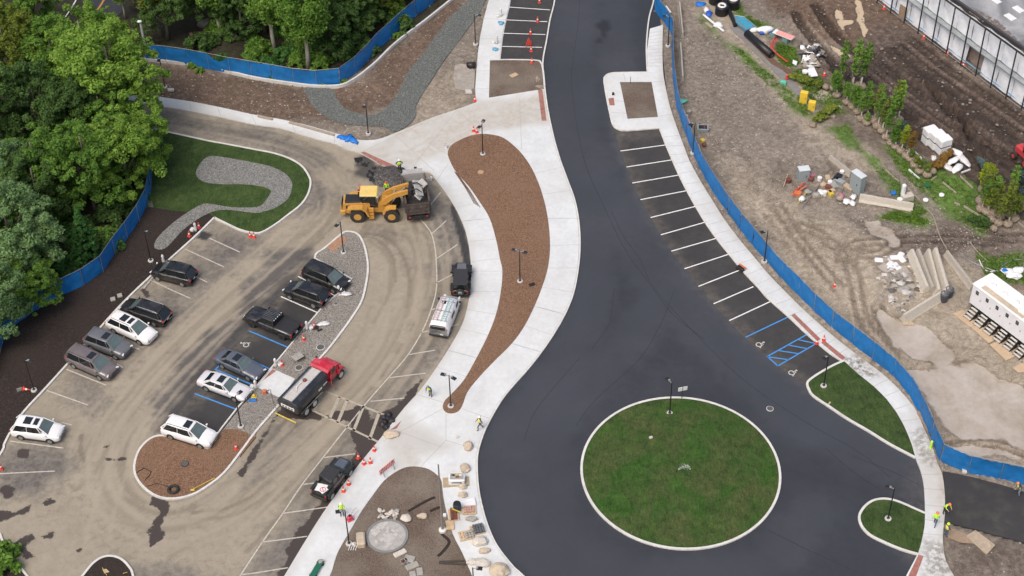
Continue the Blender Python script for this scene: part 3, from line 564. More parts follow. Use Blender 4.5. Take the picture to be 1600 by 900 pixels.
ppoly=cat(PATH_TOP,3)[:-1]+[(744,161),(742.5,140),(744.5,112),(746.5,87),(750,60),(756,30),(764,0),(768,-40),(797,-40),(797.5,0),(786,50),(780.5,94),(765.5,95.5),(764,154),(850,139)]+cat(ROAD_L[6:],3)+[(760,950)]+list(reversed(cat(PLOT,3)))+list(reversed(cat(PATH_BOT,3)))
sheet('concrete_path',ppoly,.12,M_CONC,res=.55,attrs=a_path)
def a_sw(x,y):
    d=.5*pmask(x,y,[(1432,700),(1470,720),(1476,810),(1445,800)],1.5,1,2,3)+.25*np.clip(fbm(x,y,3,4)-.4,0,1)*2+.4*lmask(x,y,SW_R,.3,.5,.2,3)
    st=np.maximum(pmask(x,y,[(1315,562),(1345,558),(1370,590),(1345,590)],1,.8,1,3),.8*pmask(x,y,[(1445,850),(1478,845),(1490,905),(1440,905)],2,1,1,3)); st=np.maximum(st,.7*pmask(x,y,[(1425,672),(1450,672),(1465,725),(1440,730)],1,1,1,6))
    return {'dirt':np.clip(d,0,1),'stain':st}
sw=[(1015.5,46)]+SW_R[:1]+cat(SW_R,3)[1:]+[(1400,950),(1416,900)]+list(reversed(cat(SW_L2,3)))+list(reversed(cat(SW_L,3)))+list(reversed(cat(BUMP,2)))[1:]+[(1012.5,112),(1011,80)]
sheet('sidewalk',sw,.12,M_CONC,res=.5,attrs=a_sw)
# joints across the paths
mb=MB()
L=polyw(SW_L+SW_L2,0,5,False); Rr=polyw(SW_R,0,8,False)
acc=0; last=L[0]
for i in range(1,len(L)):
    acc+=np.linalg.norm(L[i]-last); last=L[i]
    if acc>1.5:
        acc=0; j=np.argmin(((Rr-L[i])**2).sum(1)); ribbon(mb,[L[i]*.995+Rr[j]*.005,L[i]*.01+Rr[j]*.99],.035,.1,.1235)
for t in np.linspace(0,1,13)[1:-1]:
    a=W(1013+.5*(t>.5),48+62*t); b=W(1035.5-.5*t,44+66*t); ribbon(mb,[(a.x+.1,a.y),(b.x-.05,b.y)],.035,.1,.1235)
for p,q in (((974,116),(977,128)),((958,158),(976,160)),((951,177),(1028,180)),((1018,130),(1039,128)),((1029,183),(1050,180)),((744,112),(765,112)),((750,62),(784,62)),((755,30),(791,32)),((744,140),(764,140)),((757,0),(797,0)),
  ((296,160),(299,174)),((340,168),(345,183)),((393,180),(400,195)),((455,192),(462,208)),((523,209),(523,224)),((563,221),(545,235)),((563,240),(660,194)),((617,212),(678,268)),((714,173),(752,207)),((714,173),(640,269)),((754,207),(848,170)),((812,155),(815,235)),((670,225),(700,243)),((700,258),(682,284)),
  ((697,647),(697,690)),((697,689),(658,730)),((697,689),(722,697)),((722,697),(746,700)),((722,640),(764,655)),((692,630),(652,618)),((692,640),(600,690)),((610,671),(690,700))):
    a=W(*p);b=W(*q); ribbon(mb,[(a.x,a.y),(b.x,b.y)],.035,.1,.1235)
ml=polyw(MULCH,0,1); RLp=polyw(ROAD_L,0,4,False); PBp=polyw(PATH_BOT,0,4,False)
for py in list(range(275,600,27)):
    a=W(900,py); c=ml[np.argmin(np.where(ml[:,0]>W(790,py).x,(ml[:,1]-a.y)**2,1e9))]; j=np.argmin(((RLp-c)**2).sum(1)); ribbon(mb,[c,RLp[j]],.03,.1,.1235)
    if py>300:
        c=ml[np.argmin(np.where(ml[:,0]<W(790,py).x,(ml[:,1]-a.y)**2,1e9))]; j=np.argmin(((PBp-c)**2).sum(1)); ribbon(mb,[c,PBp[j]],.03,.1,.1235)
struct(mb.build('expansion_joint',mat('joint_grey',(.33,.32,.30),.9,.1,world=True)))  # joint lines drawn as thin dark grey strips
# asphalt paving seams
mb=MB()
for px in ([(908,-30),(903,40),(896,90),(893,130),(902,200),(916,260),(940,315),(980,395),(1030,460),(1100,535),(1170,600),(1260,660),(1340,705),(1390,745)],[(1055,450),(1035,500),(1000,560),(930,625),(900,665)],[(905,560),(870,600),(835,645),(818,690)],[(1020,450),(1050,490),(1100,530)],[(1200,828),(1260,858),(1320,885),(1370,910)],[(1435,757),(1390,735),(1330,712)],[(1290,700),(1330,735),(1375,765)],[(960,450),(955,490),(950,510),(925,545)],[(955,330),(975,370),(1000,405),(1015,440)]):
    ribbon(mb,polyw(px,0,6,False),.05,-.02,.0045)
struct(mb.build('paving_seam',mat('seam_tar',(.021,.023,.029),.8,.3,world=True)))
# red tactile strips
def quadsheet(pts,z,m,name='warning_strip'): return sheet(name,pts,z,m,zbot=.05)
for q in ([(1236,494),(1241,491),(1282,531),(1277,535)],[(1283,537),(1287.5,533),(1321,560),(1316,564.5)],[(1435,868),(1443,870),(1430,905),(1417,905)],[(564,240),(569,238),(597,251),(620,261),(616,265),(595,258)],[(840.5,141),(847.5,141),(854,190),(846.5,190)],[(950.5,155),(959,154),(960.5,166),(952.5,166)],[(617,668),(628,658),(620,671),(610,673)],[(403,603),(407,598),(431,583),(428,580),(421,585)]):
    quadsheet(q,.1235,M_BRICKRED)
# islands and beds
sheet('lawn',cat(ISL1,3,False)+SW_L2[:8]+list(reversed(cat(ISL1B,3))),.13,M_GRASS2)
sheet('lawn',cat(ISL2,3)+[(1439,850),(1444,825),(1445,805)],.13,M_GRASS2)
kerb(ISL1,.22,.15); kerb(ISL1B,.22,.15); kerb(ISL2,.22,.15)
CC=Vector((.12776201*CH,.85346837*CH)); CR_=.07756409*CH
ring=[(CC.x+math.cos(t)*(CR_-.11),CC.y+math.sin(t)*(CR_-.11)) for t in np.linspace(0,2*PI,97)[:-1]]
mb=MB(); ribbon(mb,ring,.22,-.15,.15,True); struct(mb.build('kerb',MATS['kerb']))
mb=MB(); v=[(CC.x,CC.y,.42)]; rs=[(.45,.36),(.8,.22),(.985,.12)]
for (q,z) in rs: v+=[(CC.x+math.cos(t)*CR_*q,CC.y+math.sin(t)*CR_*q,z) for t in np.linspace(0,2*PI,65)[:-1]]
f=[(0,1+i,1+(i+1)%64) for i in range(64)]
for k in range(2): f+=[(1+k*64+i,1+(k+1)*64+i,1+(k+1)*64+(i+1)%64,1+k*64+(i+1)%64) for i in range(64)]
mb.add(v,f); struct(mb.build('lawn',M_GRASS,smooth=True))
kerb(NISL,.2,.15); kerb(BUMP,.2,.14,sm=3); kerb(STRIP_L[-1:]+[(1262,606.5)],.1,.01) if False else None
kerb(ROAD_L,.16,.135,sm=4,off=.1); kerb(ROAD_R+[(1012.5,114)],.16,.135,off=-.08); kerb(SW_L,.16,.135,sm=4,off=-.06)
sheet('soil_bed',[(765.5,95.5)]+NISL[1:]+[(764,154)],.13,M_SOIL)
sheet('soil_bed',[(968.5,129.5),(1018,129.5),(1028,184),(980.5,187)],.127,M_SOIL)
sheet('soil_bed',PLOT,.08,M_SOIL,sm=3)
sheet('mulch_bed',MULCH,.135,M_MULCH,sm=4,zbot=0)
sheet('lawn',[(200,150),(225,200)]+list(reversed(LAWN_KERB[:-1]))+[(325,333),(277,331),(240,325),(236,307),(240,240),(200,200)],.10,M_GRASS2,sm=0)
sheet('compost_bed',[(-80,560),(0,555),(8,525),(17,512),(38,490),(75,472),(100,455),(130,440),(155,425),(170,405),(190,382),(212,350),(230,324),(240,325),(277,331),(325,333),(335,341),(327,349)]+list(reversed(LOT_KERB[:-1]))+[(-80,800)],.085,M_BROWN)
kerb(LOT_KERB,.2,.15); kerb([(327,349),(335,341)],.2,.15); kerb(LAWN_KERB,.2,.15)
STONE=[(306,272),(317,252),(332,245),(362,249),(400,256),(425,262),(445,272),(456,285),(456,297),(450,312),(432,325),(415,331),(400,334),(375,331),(345,329),(325,335),(310,343),(287,360),(270,378),(260,388),(250,391),(241,387),(247,372),(270,350),(295,332),(315,321),(330,320),(362,325),(400,325),(412,319),(421,306),(424,299),(414,294),(400,291),(375,289),(345,289),(318,285)]
sheet('stone_swale',STONE,.13,M_STONE,sm=3,zbot=0)
SWALE=[(735,-30),(732,0),(705,25),(680,57),(655,92),(637,112),(625,140),(607,165),(585,180),(560,177),(540,170),(527,155),(520,140),(500,137),(477,137),(480,150),(488,165),(505,180),(525,190),(545,195),(575,197),(600,198),(615,206),(633,199),(650,182),(650,165),(670,132),(692,97),(715,67),(737,37),(755,10),(765,-30)]
sheet('stone_swale',SWALE,.05,M_SWALE,sm=3)
kerb([(225,93),(232,95),(300,102),(350,112),(400,124),(475,135),(510,137),(535,135),(555,125),(575,110),(590,97),(610,77),(625,64),(642,51),(670,30),(707,0),(735,-25)],.22,.35,name='low_wall')
# middle island
sheet('mulch_bed',TEAR[:17]+[(375,715),(400,684),(372,672),(350,672)],.125,M_MULCH,zbot=0)
sheet('gravel_bed',[(351,671),(401,606),(425,576),(475,516),(507,478.5),(540,451),(551,438),(493,405)]+list(reversed(GISL_R[1:-1]))+[(440,628),(402,672),(398,684),(375,676)],.12,M_PEBBLE,zbot=0)
sheet('concrete_pad',[(425,577),(461,593),(440,624),(401,606)],.135,M_CONC,zbot=0)
quadsheet([(404,604),(410,597),(432,581),(426,578)],.139,M_BRICKRED)
sheet('brick_ramp',[(509,387),(530,369),(544,375),(522,395.5)],.135,mat('tan_pavers',(.33,.19,.12),.9,.3,5,world=True),zbot=0)
kerb(TEAR,.2,.155); kerb(GISL_R,.2,.155); kerb(HEADL,.14,.155,sm=1)
sheet('soil_bed',[(125,905),(130,900),(145,882),(160,872),(175,870),(190,875),(202,887),(208,905),(212,950),(110,950)],.12,M_BROWN)
kerb([(100,935),(130,900),(145,882),(160,872),(175,870),(190,875),(202,887),(208,900),(214,940)],.2,.155); 
sheet('soil_bed',[(-80,820),(0,845),(6,850),(17,870),(42,900),(70,935),(70,960),(-80,960)],.12,M_BROWN); kerb([(0,835),(6,850),(17,870),(42,900),(70,935)],.2,.155)
# stone circle of the small plaza
cc=W(605,839); mb=MB()
mb.lathe([(1.62,0),(1.62,.16)],(cc.x,cc.y,0),40)
struct(mb.build('paved_circle',mat('patio_stone',(.37,.36,.34),.85,.18,2.2,world=True,dirt=.3)))
mb=MB(); ribbon(mb,[(cc.x+1.72*math.cos(t),cc.y+1.72*math.sin(t)) for t in np.linspace(0,2*PI,49)[:-1]],.22,0,.19,True); struct(mb.build("paved_ring",mat('ring_stone',(.20,.20,.195),.85,.2,6,world=True)))
mb=MB()
for i in range(34):
    a=random.uniform(0,2*PI); q=random.uniform(.1,1.4); mb.box((cc.x+q*math.cos(a),cc.y+q*math.sin(a),.158+i*.0009),(random.uniform(.2,.5),random.uniform(.2,.4),.012),random.uniform(0,3))
struct(mb.build('paved_circle',mat('patio_stone_b',(.46,.44,.41),.85,.15,3,world=True)))
# =====================================================================  PAINTED MARKINGS
mb=MB()
SL=[(969.7,236),(979,261),(988,286),(1001,312),(1016.5,340),(1032.5,367),(1049,392.5),(1069.5,420),(1091.5,447.5),(1115,474.7),(1139.5,501)]
SR=[(1039,226.7),(1049,250),(1060,273.7),(1073,298),(1087,322.5),(1102.5,347),(1119,372.5),(1138,397.5),(1160,420),(1177,448),(1203,471.5)]
SR[8]=(1156,422)
for p,q in zip(SL,SR): line(mb,p,q,.13,.012)
for y0,y1,x0,x1 in ((11,15.5,794,859),(31,34,790,855),(52,54,787,852),(72.5,74,784,847),(-9,-5,797,864)): line(mb,(x0,y0),(x1,y1),.12,.012)
pline(mb,[(798,-20),(797.5,0),(786.5,50),(781,93)],.12,.016)
for p,q in (((439,463.5),(497,489)),((466,432),(523,462))): line(mb,p,q,.12,.018)
struct(mb.build('parking_lines',M_WHITE))
mb=MB()
for p,q in (((1165,527),(1231,495.5)),((1198,557.5),(1261,522.5)),((1215,572),(1275,537)),((1199,557),(1216,572.5)),((1199.5,557.5),(1232,562)),((1217,548),(1247,552.5)),((1233,539.5),(1260,544.5)),((1248,531),(1273,536.5))): line(mb,p,q,.13,.012)
for p,q in (((304,615),(370,640)),((336,577),(397,602.5)),((362,548),(421,576.5)),((389,517),(450,543)),((337,577),(345,569))): line(mb,p,q,.14,.018)
struct(mb.build('parking_lines',M_BLUEP))
mb=MB()
for p,q in (((327,372),(375,394)),((289,389),(350,417)),((308,433),(324,441)),((236,438),(260,449)),((261,450),(297,466)),((104,577),(166,602)),((182,568),(192,574)),((73,610),(138,633)),((96,660),(112,664)),((15,689),(99,700)),((-10,740.5),(86,736)),((245,485),(272,493)),((200,540),(218,546))): line(mb,p,q,.11,.008)
pline(mb,[(655,340),(667,354),(675,367),(680,390),(682,415),(682,450),(675,480),(660,517),(637,555),(607,590),(572,630),(536,675),(507,712),(472,757),(442,802),(410,847),(375,900),(350,940)],.12,.008,sm=4)
for p,q in (((689,300),(671,322)),((697,345),(675,365)),((715,382),(682,404)),((707,429),(682,442)),((727,465),(675,484)),((716,507),(657,520)),((680,547),(639,554)),((665,583),(609,590)),((632,622),(579,627)),((555,709),(505,715)),((532,749),(474,757)),((514,792),(442,802)),((480,838),(410,847)),((450,887),(400,895)),((400,895),(377,898))): line(mb,p,q,.11,.008)
struct(mb.build('parking_lines',M_WORN)); mb=MB(); line(mb,(505,610),(600,648),.2,.008); line(mb,(488,641),(590,690),.2,.008)
for i in range(8): 
    x=505+12.5*i; y=610+5*i; line(mb,(x,y),(x-15,y+31+1.5*i),.3,.008) if i in (0,2,3,5,7) else None
struct(mb.build('crossing_lines',mat('dusty_paint',(.40,.36,.29),.85,.2,4,world=True,dirt=.8,dirtc=(.28,.24,.18))))
# wheelchair symbols
def isa(px,py,z,size,face):
    c=W(px,py); mb=MB(); ca,sa=math.cos(face),math.sin(face)
    def t(p): return (c.x+size*(p[0]*ca-p[1]*sa),c.y+size*(p[0]*sa+p[1]*ca))
    ribbon(mb,[t((.3*math.cos(a)-.05,.3*math.sin(a)-.18)) for a in np.linspace(R(100),R(370),14)],.1,z-.01,z)
    for pl in ([(-.05,.4),(-.02,.05),(.25,.05),(.38,-.35),(.5,-.3)],[(-.03,.25),(.22,.25)]): ribbon(mb,[t(p) for p in pl],.11,z-.01,z)
    ribbon(mb,[t((.07*math.cos(a)-.05,.52+.07*math.sin(a))) for a in np.linspace(0,2*PI,9)[:-1]],.09,z-.01,z,True)
    struct(mb.build('wheelchair_symbol',mat('symbol_paint',(.5,.49,.47),.8,.25,9,world=True,dirt=.7,dirtc=(.12,.11,.1))))
isa(383,538,.02,.85,R(60)); isa(1188,538,.014,.85,R(-60)); isa(1239,582,.014,.85,R(-60))
# =====================================================================  BLUE FENCES
M_POST=mat('galvanised',(.34,.35,.36),.45,.1,5,metal=.6)
def m_screen():
    m,nt,b=base('blue_screen'); p=pos(nt); n=noise(nt,1.2,5,.6,p,.6); n2=noise(nt,.25,3,.5,p)
    col=ramp(nt,n.outputs[0],[(.3,(.0,.12,.36)),(.7,(.012,.175,.47))])
    col=mix(nt,.6,col,ramp(nt,n2.outputs[0],[(.3,(.8,.85,.85)),(.7,(1.2,1.15,1.15))]),'MULTIPLY')
    nt.links.new(col,b.inputs['Base Color']); b.inputs['Roughness'].default_value=.6
    bump(nt,b,n.outputs[0],.4,.08); return m
M_SCREEN=m_screen()
def fence(px,label,h=2.25,step=2.7,sm=4,lean=0,gaps=()):
    pl=polyw(px,0,sm,False); d=np.r_[0,np.cumsum(np.linalg.norm(np.diff(pl,axis=0),axis=1))]; n=max(1,int(round(d[-1]/step)))
    t=np.linspace(0,d[-1],n+1); P=np.stack([np.interp(t,d,pl[:,0]),np.interp(t,d,pl[:,1])],1); P0=P.copy()
    P[1:-1]+=RS.uniform(-.06,.06,(n-1,2))
    th=thing('blue_fence',label,'fence',(P[0][0],P[0][1],0)); o=np.array([P[0][0],P[0][1]]); Q=P-o
    for i,q in enumerate(Q):
        mb=MB(); mb.tube([(q[0],q[1],-.1),(q[0],q[1],h+.06)],.028,6); mb.box((q[0],q[1],.03),(.5,.12,.06),random.uniform(0,3)); mb.build('post',M_POST,th)
    for i in range(n):
        a,b=Q[i],Q[i+1]; dv=b-a; L=np.linalg.norm(dv); nr=np.array([-dv[1],dv[0]])/L; mb=MB(); nx,nz=9,6; v=[];f=[]
        sag=random.uniform(.0,.07); bow=random.uniform(-.10,.10); dip=random.uniform(.3,.8) if i in gaps else 0
        for s in range(nx):
            u=s/(nx-1); us=.012+.976*u
            for k in range(nz):
                w_=k/(nz-1); off=.05+bow*math.sin(PI*u)*math.sin(PI*w_)+.05*math.sin(7*u*PI+i)*(w_*.6+.2)+.03*math.sin(3*w_*PI+5*u+i*2)+random.uniform(-.025,.025)
                z=.04+w_*(h-.06-(sag+dip)*math.sin(PI*u)); q=a+dv*us-nr*off; v.append((q[0],q[1],z))
        for s in range(nx-1):
            for k in range(nz-1): f.append((s*nz+k,(s+1)*nz+k,(s+1)*nz+k+1,s*nz+k+1))
        mb.add(v,f); mb.build('screen_panel',M_SCREEN,th,True)
    mb=MB(); mb.tube([(q[0],q[1],h+.02) for q in Q],.03,5); mb.build('top_rail',M_POST,th)
    mb=MB(); mb.tube([(q[0],q[1],.05) for q in Q],.025,5); mb.build('bottom_rail',M_POST,th)
    return th
FR=[(1050,75),(1050.5,100),(1052,122),(1055,150),(1060,175),(1068,200),(1077,225),(1088,250),(1105,283),(1125,315),(1143,340),(1166,370),(1190,398),(1212,424),(1240,453),(1262,476),(1285,499),(1310,520),(1340,543),(1365,562),(1390,581),(1410,602),(1428,627),(1440,650),(1452,680),(1459,702),(1470,721),(1483,731),(1520,740),(1567,750),(1605,757),(1660,768)]
FR=[(1026,-40),(1023,-4),(1023,16),(1031,27),(1044,42),(1051,52)]+FR
fence(FR,'long blue screened fence curving beside the right-hand sidewalk and stalls')
fence([(228,94),(262,97),(307,104),(362,115),(400,121.5),(445,129),(480,134),(512,135),(536,130),(560,110),(590,78),(615,55),(640,32),(672,8),(705,-25)],'blue screened fence along the upper woods behind the low white wall',gaps=(3,))
fence([(240,246),(238,262),(238,280),(235,312),(225,335),(212,355),(190,387),(170,410),(155,435),(135,445),(112,452),(100,460),(75,477),(37,497),(15,517),(7,527),(0,552),(-20,600)],'blue screened fence between the left woods and the dark compost bed')
# =====================================================================  LAMPS
M_BLK=mat('black_metal',(.018,.016,.017),.45,.2,8); M_HEADG=mat('lamp_grey',(.25,.26,.27),.4,.1,8); M_CB=mat('footing',(.5,.49,.46),.85,.15,5)
def lamp(bx,by,heads,label,grp='black lamp posts around the site',h=4.15):
    b=W(bx,by,0); t=thing('street_lamp',label,'lamp',(b.x,b.y,.08),0,grp)
    mb=MB(); mb.lathe([(.30,-.1),(.30,.12),(.27,.16)],n=14); mb.build('concrete_base',M_CB,t)
    mb=MB(); mb.lathe([(.14,.16),(.14,.22),(.06,.3)],n=10); mb.tube([(0,0,.2),(0,0,h)],[.065,.05],8); mb.build('pole',M_BLK,t)
    for (hx,hy) in heads:
        p=W(hx,hy,h)-Vector((b.x,b.y,0)); d=Vector((p.x,p.y,0)); d=d.normalized() if d.length>.05 else Vector((-1,0,0)); a=math.atan2(d.y,d.x)
        mb=MB(); mb.tube([(0,0,h-.08),(d.x*.35,d.y*.35,h-.03)],.035,6); mb.build('arm',M_HEADG,t)
        mb=MB(); mb.bbox((d.x*.55,d.y*.55,h),(.5,.36,.09),.03,a); o=mb.build('lamp_head',M_BLK,t)
        mb=MB(); mb.box((d.x*.36,d.y*.36,h+.04),(.16,.2,.1),a); mb.build('driver_box',M_HEADG,o)
    return t
lamp(1046.2,647.5,[(1044,594)],'black lamp post on the big round lawn')
lamp(1286.7,604.5,[(1286,562)],'black lamp post at the tip of the long triangular lawn')
lamp(1387.2,812,[(1388,762)],'black lamp post on the small half-oval lawn at right')
lamp(53.7,611.2,[(48,565)],'black lamp post in the dark compost bed beside a fallen cone')
lamp(236,408.7,[(236,366)],'black lamp post near the tail of the grey stone swale')
lamp(537,396,[(526,353)],'black lamp post by the orange brick ramp on the gravel island')
lamp(575.7,210,[(568,168)],'black lamp post behind the blue tarp on the upper path')
lamp(743,70,[(750,25)],'black lamp post beside the upper parking stalls')
lamp(704.5,636,[(694,586),(713,594)],'twin-head black lamp post on the pointed tip of the mulch bed')
lamp(812.5,441,[(803,391),(823,396)],'twin-head black lamp post in the middle of the mulch bed')
lamp(754.5,242,[(756,188),(749,199)],'twin-head black lamp post at the rounded top of the mulch bed')
lamp(545.7,851,[(530,800)],'black lamp post between the stone circle and the pale path',h=4.5)
lamp(376.7,667.5,[(372,616)],'black lamp post at the edge of the island between white cars')
lamp(1043.7,72.5,[(1037,26)],'black lamp post at the start of the right-hand sidewalk')
lamp(1194,410,[(1188,364)],'black lamp post behind the blue fence next to a long barrier')
lamp(1082.5,240,[(1075,197)],'black lamp post behind the blue fence near the small grey tub')
lamp(258,137,[(246,105)],'black lamp post in the brown slope at the edge of the left trees')
lamp(741,936,[(751,889)],'black lamp post at the bottom edge beside the last boulder')
b=W(691.7,830); t=thing('flagpole','tall bare grey pole on a round white footing in the plaza soil','pole',(b.x,b.y,.08))
mb=MB(); mb.lathe([(.34,-.1),(.34,.2),(.2,.3)],n=16); mb.build('concrete_base',mat('white_footing',(.65,.63,.6),.8,.1,4),t)
mb=MB(); mb.tube([(0,0,.2),(0,0,8.6)],[.12,.06],10); mb.build('pole',mat('weathered_pole',(.22,.20,.18),.6,.15,4),t); mb=MB(); mb.blob((0,0,8.65),.09,sub=1,amp=0); mb.build('finial',M_HEADG,t)
b=W(231,95); t=thing('utility_pole','pale utility pole with a white lamp head at the corner of the upper blue fence','pole',(b.x-.1,b.y+.4,0))
mb=MB(); mb.tube([(0,0,-.1),(0,0,5.2)],[.16,.12],10); mb.build('pole',mat('pale_pole',(.55,.56,.56),.6,.12,4),t)
mb=MB(); mb.blob((-.05,-.1,5.3),.22,(1.3,1,.6),.05,3); mb.build('lamp_head',mat('white_plastic',(.72,.73,.73),.4,.06,4),t)
mb=MB(); mb.tube([(0,0,5),(1.4,-.9,2.5),(2.9,-1.8,.1)],.02,4); mb.build('guy_wire',M_BLK,t)
# sign on the roundabout
b=W(1065,622); t=thing('traffic_sign','two small white sign plates on a black post at the rim of the round lawn','sign',(b.x,b.y-.15,.12),R(14))
mb=MB(); mb.tube([(0,0,0),(0,0,1.5)],.03,6); mb.build('pole',M_BLK,t)
for s in (-.24,.24): mb=MB(); mb.bbox((s,-.05,1.35),(.42,.03,.5),.01); mb.build('sign_plate',MATS['white_plastic'],t)
# =====================================================================  TREES
def leafmat(name,lo,mid,hi,tr=.42):
    m,nt,b=base(name); g=nn(nt,'ShaderNodeNewGeometry'); oi=nn(nt,'ShaderNodeObjectInfo'); tc=nn(nt,'ShaderNodeTexCoord')
    n=noise(nt,.45,4,.6,tc.outputs['Object'])
    f=math_(nt,'ADD',math_(nt,'MULTIPLY',n.outputs[0],.75),math_(nt,'MULTIPLY',g.outputs['Random Per Island'],.35))
    f=math_(nt,'ADD',f,math_(nt,'MULTIPLY',math_(nt,'SUBTRACT',oi.outputs['Random'],.5),.18))
    col=ramp(nt,f,[(.28,lo),(.52,mid),(.8,hi)]); nt.links.new(col,b.inputs['Base Color']); b.inputs['Roughness'].default_value=.65; b.inputs['Specular IOR Level'].default_value=.25
    tl=nn(nt,'ShaderNodeBsdfTranslucent'); nt.links.new(col,tl.inputs[0]); ms=nn(nt,'ShaderNodeMixShader'); ms.inputs[0].default_value=tr
    out=nt.nodes['Material Output']; nt.links.new(b.outputs[0],ms.inputs[1]); nt.links.new(tl.outputs[0],ms.inputs[2]); nt.links.new(ms.outputs[0],out.inputs[0]); return m
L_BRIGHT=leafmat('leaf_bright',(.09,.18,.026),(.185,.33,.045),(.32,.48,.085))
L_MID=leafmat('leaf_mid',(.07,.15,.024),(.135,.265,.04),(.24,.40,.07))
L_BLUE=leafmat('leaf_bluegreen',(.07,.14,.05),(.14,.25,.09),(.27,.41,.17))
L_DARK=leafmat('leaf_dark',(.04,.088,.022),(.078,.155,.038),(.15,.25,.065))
L_OLIVE=leafmat('leaf_olive',(.075,.105,.018),(.16,.22,.03),(.30,.35,.06))
L_CEDAR=leafmat('leaf_cedar',(.02,.065,.014),(.045,.135,.026),(.085,.21,.045),.2)
L_YEL=leafmat('leaf_yellowgreen',(.12,.18,.01),(.28,.36,.02),(.45,.5,.04))
L_SPRUCE=leafmat('leaf_spruce',(.03,.06,.06),(.06,.10,.10),(.12,.17,.16),.1)
L_ORANGE=leafmat('leaf_autumn',(.12,.10,.02),(.25,.15,.03),(.35,.2,.05))
M_BARK=mat('bark',(.17,.15,.12),.9,.3,6); M_BARKD=mat('bark_dark',(.06,.05,.04),.9,.3,6)
def leaves(rng,centres,nper,size,flat=.5,out=None):
    """one array of quads: clumps of leaf-sized faces round each centre (cx,cy,cz,r)"""
    C=np.array(centres); N=len(C)*nper; c=np.repeat(C,nper,0)
    d=rng.normal(size=(N,3)); d/=np.linalg.norm(d,axis=1)[:,None]; rr=rng.uniform(.35,1,N)**.6
    p=c[:,:3]+d*(c[:,3]*rr)[:,None]*np.array([1,1,flat+.25])
    nrm=d*.7+np.array([0,0,.75])+rng.normal(size=(N,3))*.45; nrm/=np.linalg.norm(nrm,axis=1)[:,None]
    a=np.cross(nrm,rng.normal(size=(N,3))); a/=np.linalg.norm(a,axis=1)[:,None]; b=np.cross(nrm,a)
    s=(size*rng.uniform(.6,1.3,N))[:,None]; a*=s; b*=s*.62
    V=np.stack([p-a,p-b*.9,p+a,p+b*.9],1).reshape(-1,3)
    V[1::4]-=0; return V,np.arange(4*N).reshape(-1,4)
def quadmesh(name,V,Fq,m):
    me=bpy.data.meshes.new(name); me.vertices.add(len(V)); me.vertices.foreach_set('co',V.astype(np.float32).ravel())
    me.loops.add(Fq.size); me.loops.foreach_set('vertex_index',Fq.astype(np.int32).ravel()); me.polygons.add(len(Fq)); me.polygons.foreach_set('loop_start',(np.arange(len(Fq))*4).astype(np.int32))
    me.update(calc_edges=True); me.materials.append(m); return me
def crown_mesh(seed,h,r,kind,m,leaf=.2,nper=70,nc=75):
    rng=np.random.RandomState(seed); cs=[]
    if kind=='round':
        z0=h*.30
        lob=[(0,0,h*.72,r*.62)]+[(math.cos(a)*r*.55,math.sin(a)*r*.55,h*rng.uniform(.48,.78),r*rng.uniform(.34,.5)) for a in np.linspace(0,2*PI,8)[:-1]+rng.uniform(0,1)]+[(math.cos(a)*r*.62,math.sin(a)*r*.62,h*rng.uniform(.26,.42),r*rng.uniform(.3,.42)) for a in np.linspace(0,2*PI,7)[:-1]+rng.uniform(0,1)]
        for i in range(nc):
            L=lob[rng.randint(len(lob))]; d=rng.normal(size=3); d[2]=abs(d[2])*1.0-.25; d/=np.linalg.norm(d)
            k=rng.uniform(.75,1.05); cs.append((L[0]+d[0]*L[3]*k,L[1]+d[1]*L[3]*k,L[2]+d[2]*L[3]*k*1.15,rng.uniform(.3,.95)*r*.19))
    elif kind=='cone':
        for i in range(nc):
            t=rng.uniform(0,1)**.8; a=rng.uniform(0,2*PI); q=r*(1-t)**.9*rng.uniform(.7,1.0)+.02
            cs.append((math.cos(a)*q,math.sin(a)*q,h*(.04+.94*t),r*.24*(1.2-t*.95)))
    elif kind=='column':
        for i in range(nc):
            t=rng.uniform(0,1); a=rng.uniform(0,2*PI); q=r*math.sin(PI*(.12+.82*t))**.7*rng.uniform(.3,1.0)
            cs.append((math.cos(a)*q,math.sin(a)*q,h*(.36+.64*t),r*rng.uniform(.28,.5)))
    elif kind=='bush':
        for i in range(nc):
            d=rng.normal(size=3); d[2]=abs(d[2]); d/=np.linalg.norm(d); cs.append((d[0]*r*rng.uniform(.5,1),d[1]*r*rng.uniform(.5,1),d[2]*h*.8*rng.uniform(.6,1)+.2,r*.28))
    V,Fq=leaves(rng,cs,nper,leaf,.5 if kind!='cone' else .8); V[:,2]=np.maximum(V[:,2],.05)
    return quadmesh('crown',V,Fq,m),cs
def trunk_mb(seed,h,r0,cs,nb=9,top=.8):
    rng=random.Random(seed); mb=MB(); pts=[]; x=y=0
    for i in range(6): pts.append((x,y,h*top*i/5-.2)); x+=rng.uniform(-.15,.15); y+=rng.uniform(-.15,.15)
    mb.tube(pts,[r0*(1-.14*i) for i in range(6)],8)
    for k in range(nb):
        c=cs[rng.randrange(len(cs))]; z=min(c[2]*.6,h*top*.9); j=min(4,int(z/(h*top)*5)); b=pts[j]
        mb.tube([(b[0],b[1],z),((b[0]+c[0])/2,(b[1]+c[1])/2,(z+c[2])/2+.3),(c[0],c[1],c[2])],[r0*.38,r0*.24,.04],5)
    return mb
def tree_proto(seed,h,r,kind,leafm,bark,name,leaf=.2,nper=70,nc=75,tr=.28,nb=9,top=.8):
    t=thing(name,'x y z w','tree'); me,cs=crown_mesh(seed,h,r,kind,leafm,leaf,nper,nc); o=bpy.data.objects.new('crown',me); COL.objects.link(o); o.parent=t
    trunk_mb(seed,h,tr,cs,nb,top).build('trunk',bark,t,True); return t
